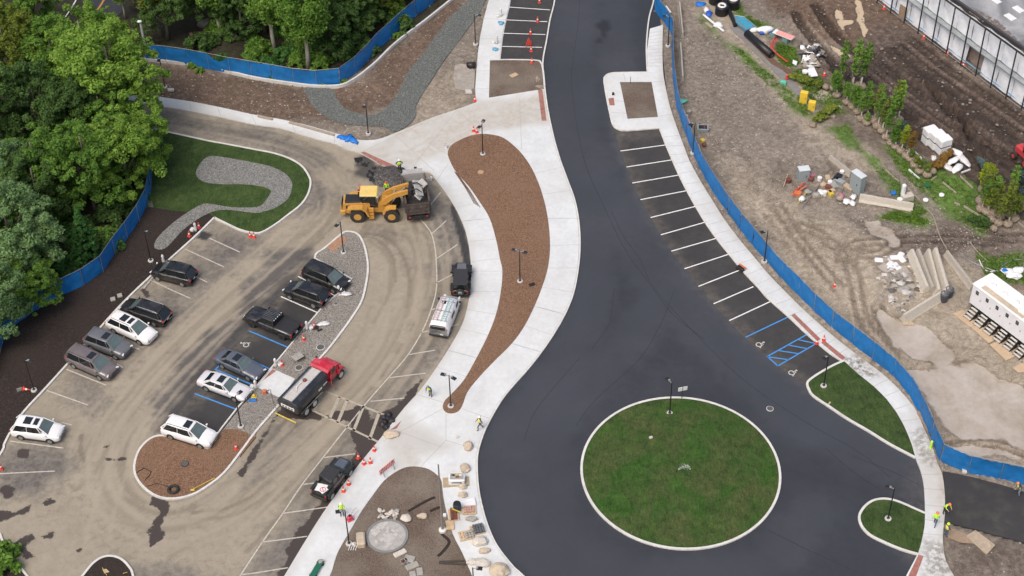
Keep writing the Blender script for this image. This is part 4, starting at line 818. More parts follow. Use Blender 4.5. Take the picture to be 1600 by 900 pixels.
def recolor(t,m):
    for c in t.children:
        if c.name.startswith('crown'): c.material_slots[0].link='OBJECT'; c.material_slots[0].material=m
def put_tree(key,P,px,py,s,m,label,grp,rz=None,sz=1):
    pr,used=P[key]; b=W(px,py,0); t=place(pr,used,(b.x,b.y,-.05),random.uniform(0,6) if rz is None else rz,label,grp,(s,s,s*sz)); P[key][1]=True; recolor(t,m); return t
TP={'a':[tree_proto(1,12,4.6,'round',L_BRIGHT,M_BARK,'deciduous_tree',.15,115,250),False],'b':[tree_proto(2,13,4.4,'round',L_MID,M_BARK,'deciduous_tree',.155,115,240),False],
    'c':[tree_proto(3,11,4.8,'round',L_BLUE,M_BARKD,'deciduous_tree',.15,115,250),False],'d':[tree_proto(4,14,4.2,'round',L_DARK,M_BARK,'deciduous_tree',.165,105,220),False]}
# left woods: base pixel of every trunk, size, leaf colour, label
LW=[('a',192,214,1.28,L_BRIGHT,'tallest yellow-green tree in front of the fence corner at upper left'),('b',150,150,1.0,L_BRIGHT,'bright yellow-green tree just left of the utility pole'),
('a',100,160,.95,L_MID,'mid green tree left of the brightest tree'),('b',30,150,1.0,L_OLIVE,'yellowish tree in the top left corner'),('c',75,235,1.0,L_DARK,'dark green tree in the middle of the left woods'),
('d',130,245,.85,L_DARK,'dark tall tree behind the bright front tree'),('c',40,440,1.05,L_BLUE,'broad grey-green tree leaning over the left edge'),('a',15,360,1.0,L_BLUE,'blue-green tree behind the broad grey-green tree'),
('c',-5,520,.85,L_BLUE,'grey-green tree above the lower end of the left fence'),('b',75,330,.9,L_MID,'mid green tree filling the gap left of the two cedars'),('b',150,330,1.0,L_MID,'dense green tree right behind the left fence'),('a',205,308,.95,L_BRIGHT,'bright-edged tree overhanging the left fence beside the lawn'),
('d',0,250,1.0,L_DARK,'dark tree at the left edge below the yellowish tree'),('d',55,90,1.0,L_MID,'tree crown at the top edge near the left road'),('a',180,95,.6,L_BRIGHT,'small yellow-green tree beside the far road'),('b',-20,60,1.0,L_OLIVE,'olive tree cut by the top left corner'),
('d',72,365,.8,L_DARK,'dark tree standing in the shade left of the cedars'),('c',60,480,.6,L_MID,'small green tree close to the bend of the left fence'),('d',175,250,.8,L_MID,'tall mid green tree above the lawn corner'),('a',-25,430,1.0,L_MID,'green tree cut by the left edge'),('c',218,268,.8,L_BRIGHT,'small bright tree whose leaves touch the left fence')]
for k,x,y,s,m,l in LW: put_tree(k,TP,x,y,s,m,l,'trees of the left woods')
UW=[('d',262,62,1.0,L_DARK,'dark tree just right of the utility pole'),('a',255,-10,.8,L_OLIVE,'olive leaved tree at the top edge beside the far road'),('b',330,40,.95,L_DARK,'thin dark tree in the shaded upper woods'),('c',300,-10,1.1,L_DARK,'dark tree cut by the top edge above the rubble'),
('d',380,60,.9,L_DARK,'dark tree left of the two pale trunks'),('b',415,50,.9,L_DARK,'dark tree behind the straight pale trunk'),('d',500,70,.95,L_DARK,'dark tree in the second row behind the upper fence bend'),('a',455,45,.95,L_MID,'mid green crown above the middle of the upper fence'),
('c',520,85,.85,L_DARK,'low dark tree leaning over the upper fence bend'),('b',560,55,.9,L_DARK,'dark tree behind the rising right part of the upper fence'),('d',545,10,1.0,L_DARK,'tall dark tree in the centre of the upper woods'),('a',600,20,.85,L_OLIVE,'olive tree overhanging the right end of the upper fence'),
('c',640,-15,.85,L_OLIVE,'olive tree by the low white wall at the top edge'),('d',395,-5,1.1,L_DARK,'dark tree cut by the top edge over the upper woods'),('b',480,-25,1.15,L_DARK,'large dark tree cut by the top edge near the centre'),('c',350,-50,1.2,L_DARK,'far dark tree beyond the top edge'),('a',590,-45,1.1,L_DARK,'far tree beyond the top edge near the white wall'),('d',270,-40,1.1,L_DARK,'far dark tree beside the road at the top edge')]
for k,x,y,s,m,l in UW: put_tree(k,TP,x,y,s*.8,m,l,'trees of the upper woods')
CP={'k':[tree_proto(9,5.6,.98,'cone',L_CEDAR,M_BARKD,'cedar_tree',.12,60,150,.12,3,.5),False]}
put_tree('k',CP,141,413,1.35,L_CEDAR,'taller pointed cedar behind the bend of the left fence','two pointed cedars',sz=1.05)
put_tree('k',CP,130,421,1.0,L_CEDAR,'shorter pointed cedar in front of the taller one','two pointed cedars')
PP={'p':[tree_proto(21,15,2.7,'column',L_MID,mat('pale_bark',(.36,.33,.28),.9,.25,6),'pale_trunk_tree',.16,110,170,.3,9,.85),False]}
for x,y,m,l in ((482,107,L_MID,'tree with a bare pale trunk standing right behind the upper fence bend'),(430,80,L_MID,'tall straight pale-trunked tree in the middle of the upper woods'),(251,55,L_OLIVE,'olive tree with a thick pale trunk right of the utility pole'),(346,56,L_MID,'thin pale-trunked tree rising from the stony bank'),(196,28,L_BRIGHT,'bright tree with a pale stem beside the far road')): put_tree('p',PP,x,y,.95 if x>200 else .55,m,l,'pale-trunked trees')
# understorey bushes
BP={'b':[tree_proto(12,1.8,1.5,'bush',L_DARK,M_BARKD,'bush',.17,55,40,.06,3,.5),False]}
for c in BP['b'][0].children: pass
BP['b'][0]['category']='bush'
rb=random.Random(3); spots=[]
for (x0,y0,x1,y1,n) in ((20,250,225,400,26),(60,420,120,445,5),(240,50,600,112,26),(10,400,70,500,10),(420,60,560,118,14),(560,20,640,60,8),(560,-20,690,20,8)):
    for _ in range(n): spots.append((rb.uniform(x0,x1),rb.uniform(y0,y1)))
woods=polyw([(-50,-60),(700,-60),(640,40),(585,82),(550,108),(510,125),(470,122),(400,108),(300,90),(232,82),(215,150),(240,200),(232,300),(205,350),(165,405),(140,432),(105,445),(60,472),(20,500),(0,520),(-50,560)])
i=0; KC={}
for x,y in spots:
    p=W(x,y)
    if not inside(np.array([p.x]),np.array([p.y]),woods)[0]: continue
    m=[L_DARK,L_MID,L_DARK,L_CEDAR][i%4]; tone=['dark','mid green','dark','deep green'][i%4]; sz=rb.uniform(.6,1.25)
    LM=[(141,385,'the pointed cedars'),(231,80,'the utility pole'),(485,100,'the pale trunk behind the upper fence bend'),(425,60,'the straight pale trunk'),(340,60,'the grey boulders on the bank'),(590,78,'the rising end of the upper fence'),(60,480,'the lower left fence bend'),(185,375,'the middle of the left fence'),(20,330,'the blue-green tree'),(640,20,'the low white wall at top'),(280,90,'the left start of the upper fence')]
    lx_,ly_,ln_=min(LM,key=lambda q:(q[0]-x)**2+(q[1]-y)**2); dx_,dy_=x-lx_,y-ly_
    dr=('right of ' if dx_>0 else 'left of ') if abs(dx_)>abs(dy_) else ('below ' if dy_>0 else 'above '); key=tone+(' small' if sz<.85 else ' large' if sz>1.08 else '')+' bush '+dr+ln_
    KC[key]=KC.get(key,0)+1; rk=['','second ','third ','fourth ','fifth ','sixth ','seventh ','eighth ','ninth '][min(8,KC[key]-1)]
    put_tree('b',BP,x,y,sz,m,rk+key,'undergrowth bushes of the woods'); i+=1
put_tree('b',BP,2,880,1.3,L_MID,'green bush at the lower left corner beside the kerb','corner bush')
for x,y in ((300,104),(312,112),(430,124),(480,130),(503,133),(535,128),(620,58)): put_tree('b',BP,x,y,.38,L_BRIGHT,'small weed climbing the foot of the upper blue fence','weeds at the foot of the upper fence')
# far road behind the woods
sheet('far_road',[(95,-40),(150,30),(165,40),(190,20),(215,-40)],.02,M_ASPH,res=2,attrs=lambda x,y:{'streak':0*x,'dust':.0*x+.1,'oil':0*x})
mb=MB(); pline(mb,[(122,-5),(112,12),(100,30)],.15,.03); struct(mb.build('road_marking',M_WHITE))
mb=MB(); pline(mb,[(168,-10),(155,12),(140,30)],.25,.03); struct(mb.build('road_marking',mat('yellow_line',(.4,.22,.05),.7,.1,4,world=True)))
for i,(x,y,s) in enumerate(((322,38,.9),(352,46,.8),(362,58,.7),(393,60,.9),(300,60,.6),(340,62,.5))):
    b=W(x,y); mb=MB(); mb.blob((0,0,.1),s,(1.1,.9,.6),.25,i+40); o=mb.build('boulder',mat('grey_rock',(.22,.21,.19),.9,.25,2,dirt=.4),None,True,(b.x,b.y,0),i)
    tag(o,['grey boulder on the shaded bank nearest the pale trunks','flat grey boulder on the wooded bank above the fence','smaller grey rock beside the flat boulder on the bank','grey boulder at the right end of the shaded bank','low grey stone beside the brown rubble in the woods','smallest grey stone just above the upper blue fence'][i],'boulder')
# =====================================================================  VEHICLES
def paint(name,c,rough=.28): return mat(name,c,rough,.05,1.5,coat=.6,dirt=.18,dirtc=(.3,.26,.2))
P_BLACK=paint('paint_black',(.012,.012,.014)); P_WHITE=paint('paint_white',(.78,.78,.78)); P_GREY=paint('paint_grey',(.12,.125,.14)); P_TAUPE=paint('paint_taupe',(.14,.12,.125)); P_SLATE=paint('paint_slate',(.085,.10,.13)); P_SILV=paint('paint_pearl',(.62,.62,.64)); P_MATT=mat('matt_black',(.02,.02,.023),.6,.1,3); P_GRN=paint('paint_dark_green',(.022,.03,.028))
G_DARK=mat('glass_dark',(.015,.018,.02),.06,.05,2,spec=.7); G_SHIELD=mat('glass_windscreen_sky',(.10,.135,.135),.08,.15,2,spec=.8)  # windscreen base colour is lightened to paint in the reflected sky
M_TYRE=mat('tyre_rubber',(.02,.02,.02),.85,.2,8,dirt=.3); M_RIM=mat('alloy_rim',(.32,.33,.34),.35,.1,6,metal=.5); M_CHROME=mat('chrome',(.7,.7,.7),.2,.05,5,metal=.9)
M_REDL=mat('red_lamp',(.45,.01,.015),.25,.1,5); M_HLAMP=mat('head_lamp',(.65,.68,.7),.15,.1,5); M_PLATE=mat('licence_plate',(.6,.6,.55),.5,.1,5); M_TRIM=mat('black_trim',(.02,.02,.02),.6,.1,5)
def wheel(parent,x,y,r,w_=.24,rim=M_RIM,rr=.62):
    T=Matrix.Translation((x,y,r))@Matrix.Rotation(PI/2,4,'X'); s=1 if y>0 else -1
    e=thing.__wrapped__ if False else None
    mb=MB(); mb.lathe([(r*.93,-w_/2),(r,-w_/2+.04),(r,w_/2-.04),(r*.93,w_/2)],n=20,T=T); o=mb.build('wheel',M_TYRE,parent,False)
    T2=Matrix.Translation((x,y+s*(w_/2+.002),r))@Matrix.Rotation(PI/2,4,'X'); mb=MB(); mb.lathe([(r*rr,-.02),(r*rr,.012),(r*rr*.8,.004),(r*.12,.02)] if s<0 else [(r*.12,-.02),(r*rr*.8,-.004),(r*rr,-.012),(r*rr,.02)],n=16,T=T2); mb.build('rim',rim,o); return o
def loft(stations,mb,mi=0):
    """stations: (x, list of (y,z)) half profile mirrored -> closed body"""
    v=[];f=[];m=None
    for x,pr in stations:
        full=[(p[0],p[1]) for p in pr]+[(-p[0],p[1]) for p in reversed(pr)]; m=len(full)
        xs=x if hasattr(x,'__len__') else [x]*len(pr); xs=list(xs)+list(reversed(xs))
        v+=[(xs[i],full[i][0],full[i][1]) for i in range(m)]
    for i in range(len(stations)-1):
        for k in range(m): f.append((i*m+k,(i+1)*m+k,(i+1)*m+(k+1)%m,i*m+(k+1)%m))
    f.append(tuple(range(m-1,-1,-1))); f.append(tuple(range((len(stations)-1)*m,len(stations)*m))); mb.add(v,f,mi)
SPEC={ # L, W, H, hood z, belt z, deck z, windscreen base/roof front/roof rear/rear base (fractions of L from centre)
 'suv':(4.7,1.9,1.74,1.06,1.10,1.10,.285,.10,-.375,-.485),'sedan':(4.7,1.82,1.42,.88,.95,1.0,.20,.05,-.22,-.38),'van':(5.0,1.97,1.78,1.04,1.08,1.08,.32,.13,-.42,-.49),'hatch':(4.4,1.8,1.55,.92,1.0,1.0,.22,.06,-.36,-.47)}
def car(kind,pm,name,label,catg,front,rear,feat=(),roofm=None,seed=0):
    L,Wd,H,hz,bz,dz,a,b,c,d=SPEC[kind]
    fp=W(*front,.55); rp=W(*rear,.55); mid=(fp+rp)/2; ang=math.atan2(fp.y-rp.y,fp.x-rp.x); Lr=max(4.1,min(5.3,(fp-rp).length)); L=Lr; w2=Wd/2
    t=thing(name,label,catg,(mid.x,mid.y,.012),ang)
    mb=MB(); st=[]
    def prof(hw,z0,zt,rnd=.07): return [(hw*.80,z0),(hw*.98,z0+.10),(hw,z0+.32),(hw*.985,zt-.16),(hw*.90,zt-.035),(hw*.55,zt),(.001,zt+.015)]
    xs=[(-.5,.80,.42,dz-.30),(-.495,.90,.34,dz-.12),(-.47,.97,.26,dz-.02),(-.40,1,.24,dz),(d if kind=='sedan' else -.3,1,.24,dz if kind=='sedan' else bz),(-.1,1,.24,bz),(.1,1,.24,bz),(a-.01,1,.24,bz),(a+.02,1,.24,hz+.02),(.36,.99,.24,hz-.02),(.42,.96,.25,hz-.07),(.46,.90,.28,hz-.14),(.484,.81,.32,hz-.24),(.496,.70,.36,hz-.34),(.5,.58,.42,hz-.44)]
    xs=sorted(set(xs))
    for x,kw,z0,zt in xs: st.append((x*L,prof(w2*kw,z0,zt)))
    loft(st,mb); body=mb.build('body',pm,t,True)
    mb=MB()
    for sy in (-1,1):
        for wx in (.305,-.29):
            pts=[(wx*L+.41*math.cos(q),.34+.41*math.sin(q)) for q in np.linspace(0,PI,11)]+[(wx*L-.41,.22),(wx*L+.41,.22)]
            mb.side(pts,sy*w2*.985-.02,sy*w2*.985+.022)
    mb.box((0,0,.26),(L*.62,Wd*.98,.14)); mb.build('wheel_arches',M_TRIM,t)
    # greenhouse
    wb,wt=w2*.91,w2*.71; zr=H-.03; B=[(a*L,wb*.93,bz-.01),(a*L*.55,wb,bz-.01),(d*L*.9,wb*.98,bz-.01),(d*L,wb*.86,bz-.01)]; T_=[(b*L,wt*.93,zr),(b*L*.7,wt,zr),(c*L*.95,wt*.98,zr),(c*L,wt*.86,zr)]
    def quad(name_,vs,m):
        n_=(Vector(vs[1])-Vector(vs[0])).cross(Vector(vs[2])-Vector(vs[0])).normalized()*-.03
        q=MB(); q.add(vs+[tuple(Vector(p)+n_) for p in vs],[(0,1,2,3),(7,6,5,4),(0,4,5,1),(1,5,6,2),(2,6,7,3),(3,7,4,0)]); return q.build(name_,m,t)
    def sc(p,s): return (p[0],p[1]*s,p[2])
    my=lambda p:(p[0],-p[1],p[2])
    quad('windscreen',[my(B[0]),B[0],T_[0],my(T_[0])],G_SHIELD); quad('rear_window',[B[3],my(B[3]),my(T_[3]),T_[3]],G_DARK)
    quad('side_window',[B[1],B[2],T_[2],T_[1]],G_DARK); quad('side_window',[my(B[2]),my(B[1]),my(T_[1]),my(T_[2])],G_DARK)
    pm2=roofm or pm; mb=MB()
    for s in (1,-1):
        f_=lambda p:(p[0],p[1]*s,p[2])
        mb.tube([f_(B[0]),f_(T_[0])],.055,5); mb.tube([f_(B[3]),f_(T_[3])],.07,5); mb.tube([f_(B[1]),f_(T_[1])],.04,4); mb.tube([f_(B[2]),f_(T_[2])],.06,4)
        mxb=Vector(f_(B[1]))*.5+Vector(f_(B[2]))*.5; mxt=Vector(f_(T_[1]))*.5+Vector(f_(T_[2]))*.5; mb.tube([mxb,mxt],.03,4)
        mb.tube([f_((a*L+.02,wb*.9,bz)),f_((0,wb*1.02,bz+.01)),f_((d*L,wb*.86,bz))],.04,4)
    mb.build('pillars',pm2,t)
    rx0,rx1=b*L+.06,c*L-.08; q=MB(); st=[]
    for k,(u,kw,dzz) in enumerate(((0,.84,-.05),(.06,.96,-.01),(.3,1.02,.025),(.6,1.03,.03),(.93,.97,-.005),(1,.88,-.06))):
        x=rx1+(rx0-rx1)*u; hw=wt*kw*1.06; st.append((x,[(hw*.97,zr-.05+dzz),(hw,zr-.0+dzz),(hw*.85,zr+.035+dzz),(hw*.4,zr+.05+dzz),(.001,zr+.055+dzz)]))
    loft(st,q); q.build('roof',pm2,t,True)
    for sy in (-1,1):
        for wx in (.305,-.29): wheel(t,wx*L,sy*(w2-.10),.345)
        m_=MB(); m_.bbox((.475*L,sy*w2*.68,hz-.24),(.16,.34,.12),.03,rz=-sy*.5); m_.build('headlight',M_HLAMP,t)
        m_=MB(); m_.bbox((-.487*L,sy*w2*.76,dz-.17),(.12,.30,.20 if kind!='sedan' else .13),.03,rz=sy*.25); m_.build('taillight',M_REDL,t)
        m_=MB(); m_.bbox((a*L-.18,sy*(w2+.09),bz+.08),(.14,.2,.13),.03); m_.build('mirror',pm,t)
        if 'rails' in feat: m_=MB(); m_.tube([(rx0-.2,sy*wt*.93,zr+.06),(rx0-.35,sy*wt*.93,zr+.11),(rx1+.35,sy*wt*.93,zr+.11),(rx1+.2,sy*wt*.93,zr+.05)],.022,5); m_.build('roof_rail',M_CHROME if 'chrome' in feat else M_TRIM,t)
    m_=MB(); m_.box((.494*L,0,.52),(.05,.7,.14)); m_.build('grille',M_TRIM,t)
    m_=MB(); m_.box((-.499*L,0,.72),(.03,.34,.15)); m_.build('licence_plate',M_PLATE,t)
    if 'sun' in feat: m_=MB(); m_.box((rx0-.55,0,zr+.062+.02),(.62,.86,.025)); m_.build('sunroof',G_DARK,t)
    if 'pano' in feat: 
        m_=MB(); m_.box((rx0-.45,0,zr+.08),(.42,.8,.03)); m_.build('sunroof',G_DARK,t); m_=MB(); m_.box((rx0-1.25,0,zr+.088),(.72,.86,.03)); m_.build('sunroof',G_DARK,t)
    if 'band' in feat: m_=MB(); m_.box((-.497*L,0,.88),(.03,1.5,.07)); m_.build('chrome_trim',M_CHROME,t)
    return t
car('suv',P_BLACK,'parked_car','black SUV parked alone by the plastic-wrapped bollard and the swale','car',(240,421),(304,436),('pano',))
car('suv',P_BLACK,'parked_car','black SUV with chrome roof rails parked beside the white SUV in the left row','car',(193,477),(263,500),('rails','chrome','band'))
car('suv',P_WHITE,'parked_car','white SUV with two dark roof panels between the black SUV and grey SUV','car',(242,531),(171,499),('pano','rails'))
car('suv',P_GREY,'parked_car','small mid-grey SUV squeezed between white SUV and taupe minivan','car',(201,551),(138,527),('sun',))
car('van',P_TAUPE,'parked_car','taupe-grey minivan at the lower end of the left row','car',(182,586),(107,552),('sun','rails'))
car('suv',P_WHITE,'parked_car','white SUV parked alone at the left edge, black sunroof','car',(98,678),(22,668),('pano',))
car('van',P_BLACK,'parked_car','black minivan nearest the gravel at the top of the island stalls','car',(541,449),(479,422),('rails',))
car('suv',P_BLACK,'parked_car','black SUV with red tail lamps backing the gravel, below the minivan','car',(448,449),(510,471),('sun',))
car('sedan',P_SLATE,'parked_car','slate blue sedan beside the painted wheelchair symbol','car',(409,586),(342,555),('sun',))
car('sedan',P_SILV,'parked_car','white sedan next to the slate blue sedan on dark asphalt','car',(389,618),(314,590),('sun',))
car('suv',P_WHITE,'parked_car','white SUV at the tip of the mulch island','car',(335,689),(258,665),('sun','rails'))
# pickup
def frame(front,rear,z=.6):
    fp=W(*front,z); rp=W(*rear,z); return (fp+rp)/2,math.atan2(fp.y-rp.y,fp.x-rp.x),(fp-rp).length
def glassbox(t,x0b,x0t,x1t,x1b,wb,wt,z0,z1,pm,shield=G_SHIELD,roof=True,gl=G_DARK):
    def Q(n_,vs,m): 
        nv=(Vector(vs[1])-Vector(vs[0])).cross(Vector(vs[2])-Vector(vs[0])).normalized()*-.03
        q=MB(); q.add(vs+[tuple(Vector(p)+nv) for p in vs],[(0,1,2,3),(7,6,5,4),(0,4,5,1),(1,5,6,2),(2,6,7,3),(3,7,4,0)]); return q.build(n_,m,t)
    A=[(x0b,-wb,z0),(x0b,wb,z0),(x0t,wt,z1),(x0t,-wt,z1)]; Bk=[(x1b,wb,z0),(x1b,-wb,z0),(x1t,-wt,z1),(x1t,wt,z1)]
    Q('windscreen',A,shield); Q('rear_window',Bk,gl); Q('side_window',[A[1],Bk[0],Bk[3],A[2]],gl); Q('side_window',[Bk[1],A[0],A[3],Bk[2]],gl)
    mb=MB()
    for s in (1,-1):
        mb.tube([(x0b,s*wb,z0),(x0t,s*wt,z1)],.05,5); mb.tube([(x1b,s*wb,z0),(x1t,s*wt,z1)],.06,5); mb.tube([((x0b+x1b)/2,s*wb,z0),((x0t+x1t)/2,s*wt,z1)],.045,5)
        mb.tube([(x0b,s*wb,z0),(x1b,s*wb,z0)],.04,4)
    mb.build('pillars',pm,t)
    if roof: mb=MB(); mb.bbox(((x0t+x1t)/2,0,z1+.02),(abs(x0t-x1t)+.1,wt*2.06,.09),.05); mb.build('roof',pm,t)
def pickup():
    mid,ang,L=frame((383,488),(469,523)); t=thing('pickup_truck','big black pickup truck with covered bed and lit roof edge in the island stalls','pickup truck',(mid.x,mid.y,.012),ang); L=5.75; w2=.99
    mb=MB(); pr=lambda hw,z0,zt:[(hw*.85,z0),(hw,z0+.12),(hw,zt-.16),(hw*.93,zt-.03),(hw*.5,zt),(.001,zt+.02)]
    loft([(-.5*L,pr(w2*.94,.5,1.08)),(-.49*L,pr(w2,.42,1.14)),(-.15*L,pr(w2,.4,1.14)),(.2*L,pr(w2,.4,1.16)),(.24*L,pr(w2,.4,1.2)),(.42*L,pr(w2*.98,.4,1.14)),(.475*L,pr(w2*.93,.42,1.02)),(.5*L,pr(w2*.8,.5,.85))],mb); mb.build('body',P_BLACK,t,True)
    mb=MB(); mb.bbox((-.315*L,0,1.17),(.35*L,1.72,.07),.03); mb.build('bed_cover',P_MATT,t)
    glassbox(t,.2*L,.09*L,-.12*L,-.14*L,.90,.76,1.13,1.80,P_BLACK)
    mb=MB()
    for i in range(7): mb.box((-.01*L,-.6+i*.2,1.875),(1.1,.03,.03))
    mb.build('roof_rib',P_GREY,t)
    for i in range(5): mb=MB(); mb.box((-.135*L,-.6+i*.3,1.86),(.08,.08,.06)); mb.build('marker_lamp',M_HLAMP,t)
    mb=MB(); mb.box((.42*L-.6,.3,1.2),(.8,.12,.05)); mb.box((.42*L-.6,-.3,1.2),(.8,.12,.05)); mb.build('hood_ridge',P_BLACK,t)
    for sy in (-1,1):
        for wx in (.32,-.30): wheel(t,wx*L,sy*(w2-.1),.41,.28,M_TRIM)
        mb=MB(); mb.bbox((-.494*L,sy*.86,.92),(.1,.2,.36),.03); mb.build('taillight',M_REDL,t)
        mb=MB(); mb.bbox((.48*L,sy*.7,.9),(.1,.3,.16),.03); mb.build('headlight',M_HLAMP,t)
        mb=MB(); mb.bbox((.19*L,sy*1.1,1.25),(.14,.22,.2),.03); mb.build('mirror',M_TRIM,t)
    mb=MB(); mb.bbox((-.51*L,0,.55),(.14,1.8,.16),.03); mb.bbox((.5*L,0,.55),(.16,1.8,.2),.03); mb.build('bumper',M_TRIM,t)
    mb=MB(); mb.box((-.503*L,0,.8),(.03,.34,.15)); mb.build('licence_plate',M_PLATE,t)
pickup()
def jeep(front,rear,pm,label,bed=False,spare=True):
    mid,ang,L=frame(front,rear,.7); L=4.3 if not bed else 4.7; w2=.84; t=thing('off_road_car',label,'off-road car',(mid.x,mid.y,.01),ang)
    mb=MB(); mb.bbox((0,0,.78),(L*.94,w2*1.72,.55),.06); mb.bbox((.30*L,0,1.08),(L*.34,1.25,.16),.05); mb.build('body',pm,t)
    for sx in (.31,-.31 if not bed else -.33):
        for sy in (-1,1): mb=MB(); mb.bbox((sx*L,sy*w2,.98),(1.05,.36,.08),.03); mb.build('fender',M_TRIM,t)
    for sx in (.495,-.49): mb=MB(); mb.bbox((sx*L,0,.6),(.16,1.6,.2),.03); mb.build('bumper',M_TRIM,t)
    x1=-.44*L if not bed else -.20*L
    glassbox(t,.14*L,.08*L,x1+.05,x1,.74,.68,1.05,1.72,P_MATT)
    mb=MB(); mb.bbox(((.08*L+x1)/2,0,1.78),(.08*L-x1+.08,1.42,.08),.04)
    for k in (-.3,.3): mb.box(((.08*L+x1)/2,k,1.82),(.08*L-x1-.1,.05,.02))
    mb.build('soft_top',mat('soft_top_cloth',(.03,.031,.035),.9,.15,5),t)
    for sx in (.31,-.31 if not bed else -.33):
        for sy in (-1,1): wheel(t,sx*L,sy*(w2-.02),.42,.28)
    for sy in (-1,1):
        mb=MB(); T=Matrix.Translation((.475*L,sy*.48,.95))@Matrix.Rotation(PI/2,4,'Y'); mb.lathe([(.1,-.03),(.1,.03),(.07,.05)],n=12,T=T); mb.build('headlight',M_HLAMP,t)
        mb=MB(); mb.bbox((-.475*L,sy*.7,.9),(.06,.14,.22),.02); mb.build('taillight',M_REDL,t)
        mb=MB(); mb.bbox((.12*L,sy*1.0,1.2),(.1,.2,.16),.02); mb.build('mirror',M_TRIM,t)
    mb=MB(); mb.box((.33*L,0,1.175),(L*.2,.9,.03)); mb.build('hood_panel',P_GREY if not bed else P_SLATE,t)
    if spare:
        T=Matrix.Translation((-.51*L,0,1.0))@Matrix.Rotation(PI/2,4,'Y'); mb=MB(); mb.lathe([(.36,-.11),(.4,-.07),(.4,.07),(.36,.11)],n=20,T=T); o=mb.build('spare_wheel',M_TYRE,t); mb=MB(); mb.lathe([(.05,-.15),(.22,-.13),(.22,-.1)],n=14,T=T); mb.build('rim',M_CHROME,o)
    if bed:
        mb=MB(); mb.box((-.34*L,0,1.03),(.26*L,1.3,.04)); mb.build('bed_liner',M_TRIM,t)
        for s in (-1,1): mb=MB(); mb.box((-.34*L,s*.68,1.13),(.27*L,.07,.22)); mb.build('bed_rail',pm,t)
    return t,mid,ang,L
jeep((722,417),(719.5,457),P_BLACK,'boxy black off-road car with spare wheel parked nose to the dump truck')
t,mid,ang,L=jeep((537,726),(502,770),P_GRN,'dark open-bed off-road car carrying white sign sheets beside the pale path',True,False)
Mx=Matrix.Translation((mid.x,mid.y,0))@Matrix.Rotation(ang,4,'Z')
mb=MB(); mb.box((-.34*L,.1,1.09),(.85,.95,.03),.2); mb.box((-.37*L,-.15,1.125),(.7,.7,.025),-.3); o=mb.build('sign_sheet',MATS['white_plastic']); o.matrix_world=Mx; tag(o,'pair of white sign sheets lying in the bed of the dark off-road car','sign')
mb=MB(); ribbon(mb,[(-.37*L+.24*math.cos(a_),-.15+.24*math.sin(a_)) for a_ in np.linspace(0,2*PI,17)[:-1]],.06,1.135,1.145,True); ribbon(mb,[(-.37*L-.17,-.32),(-.37*L+.17,.02)],.06,1.135,1.145); mb.build('red_ring',mat('sign_red',(.55,.03,.04),.5,.1,4),o)
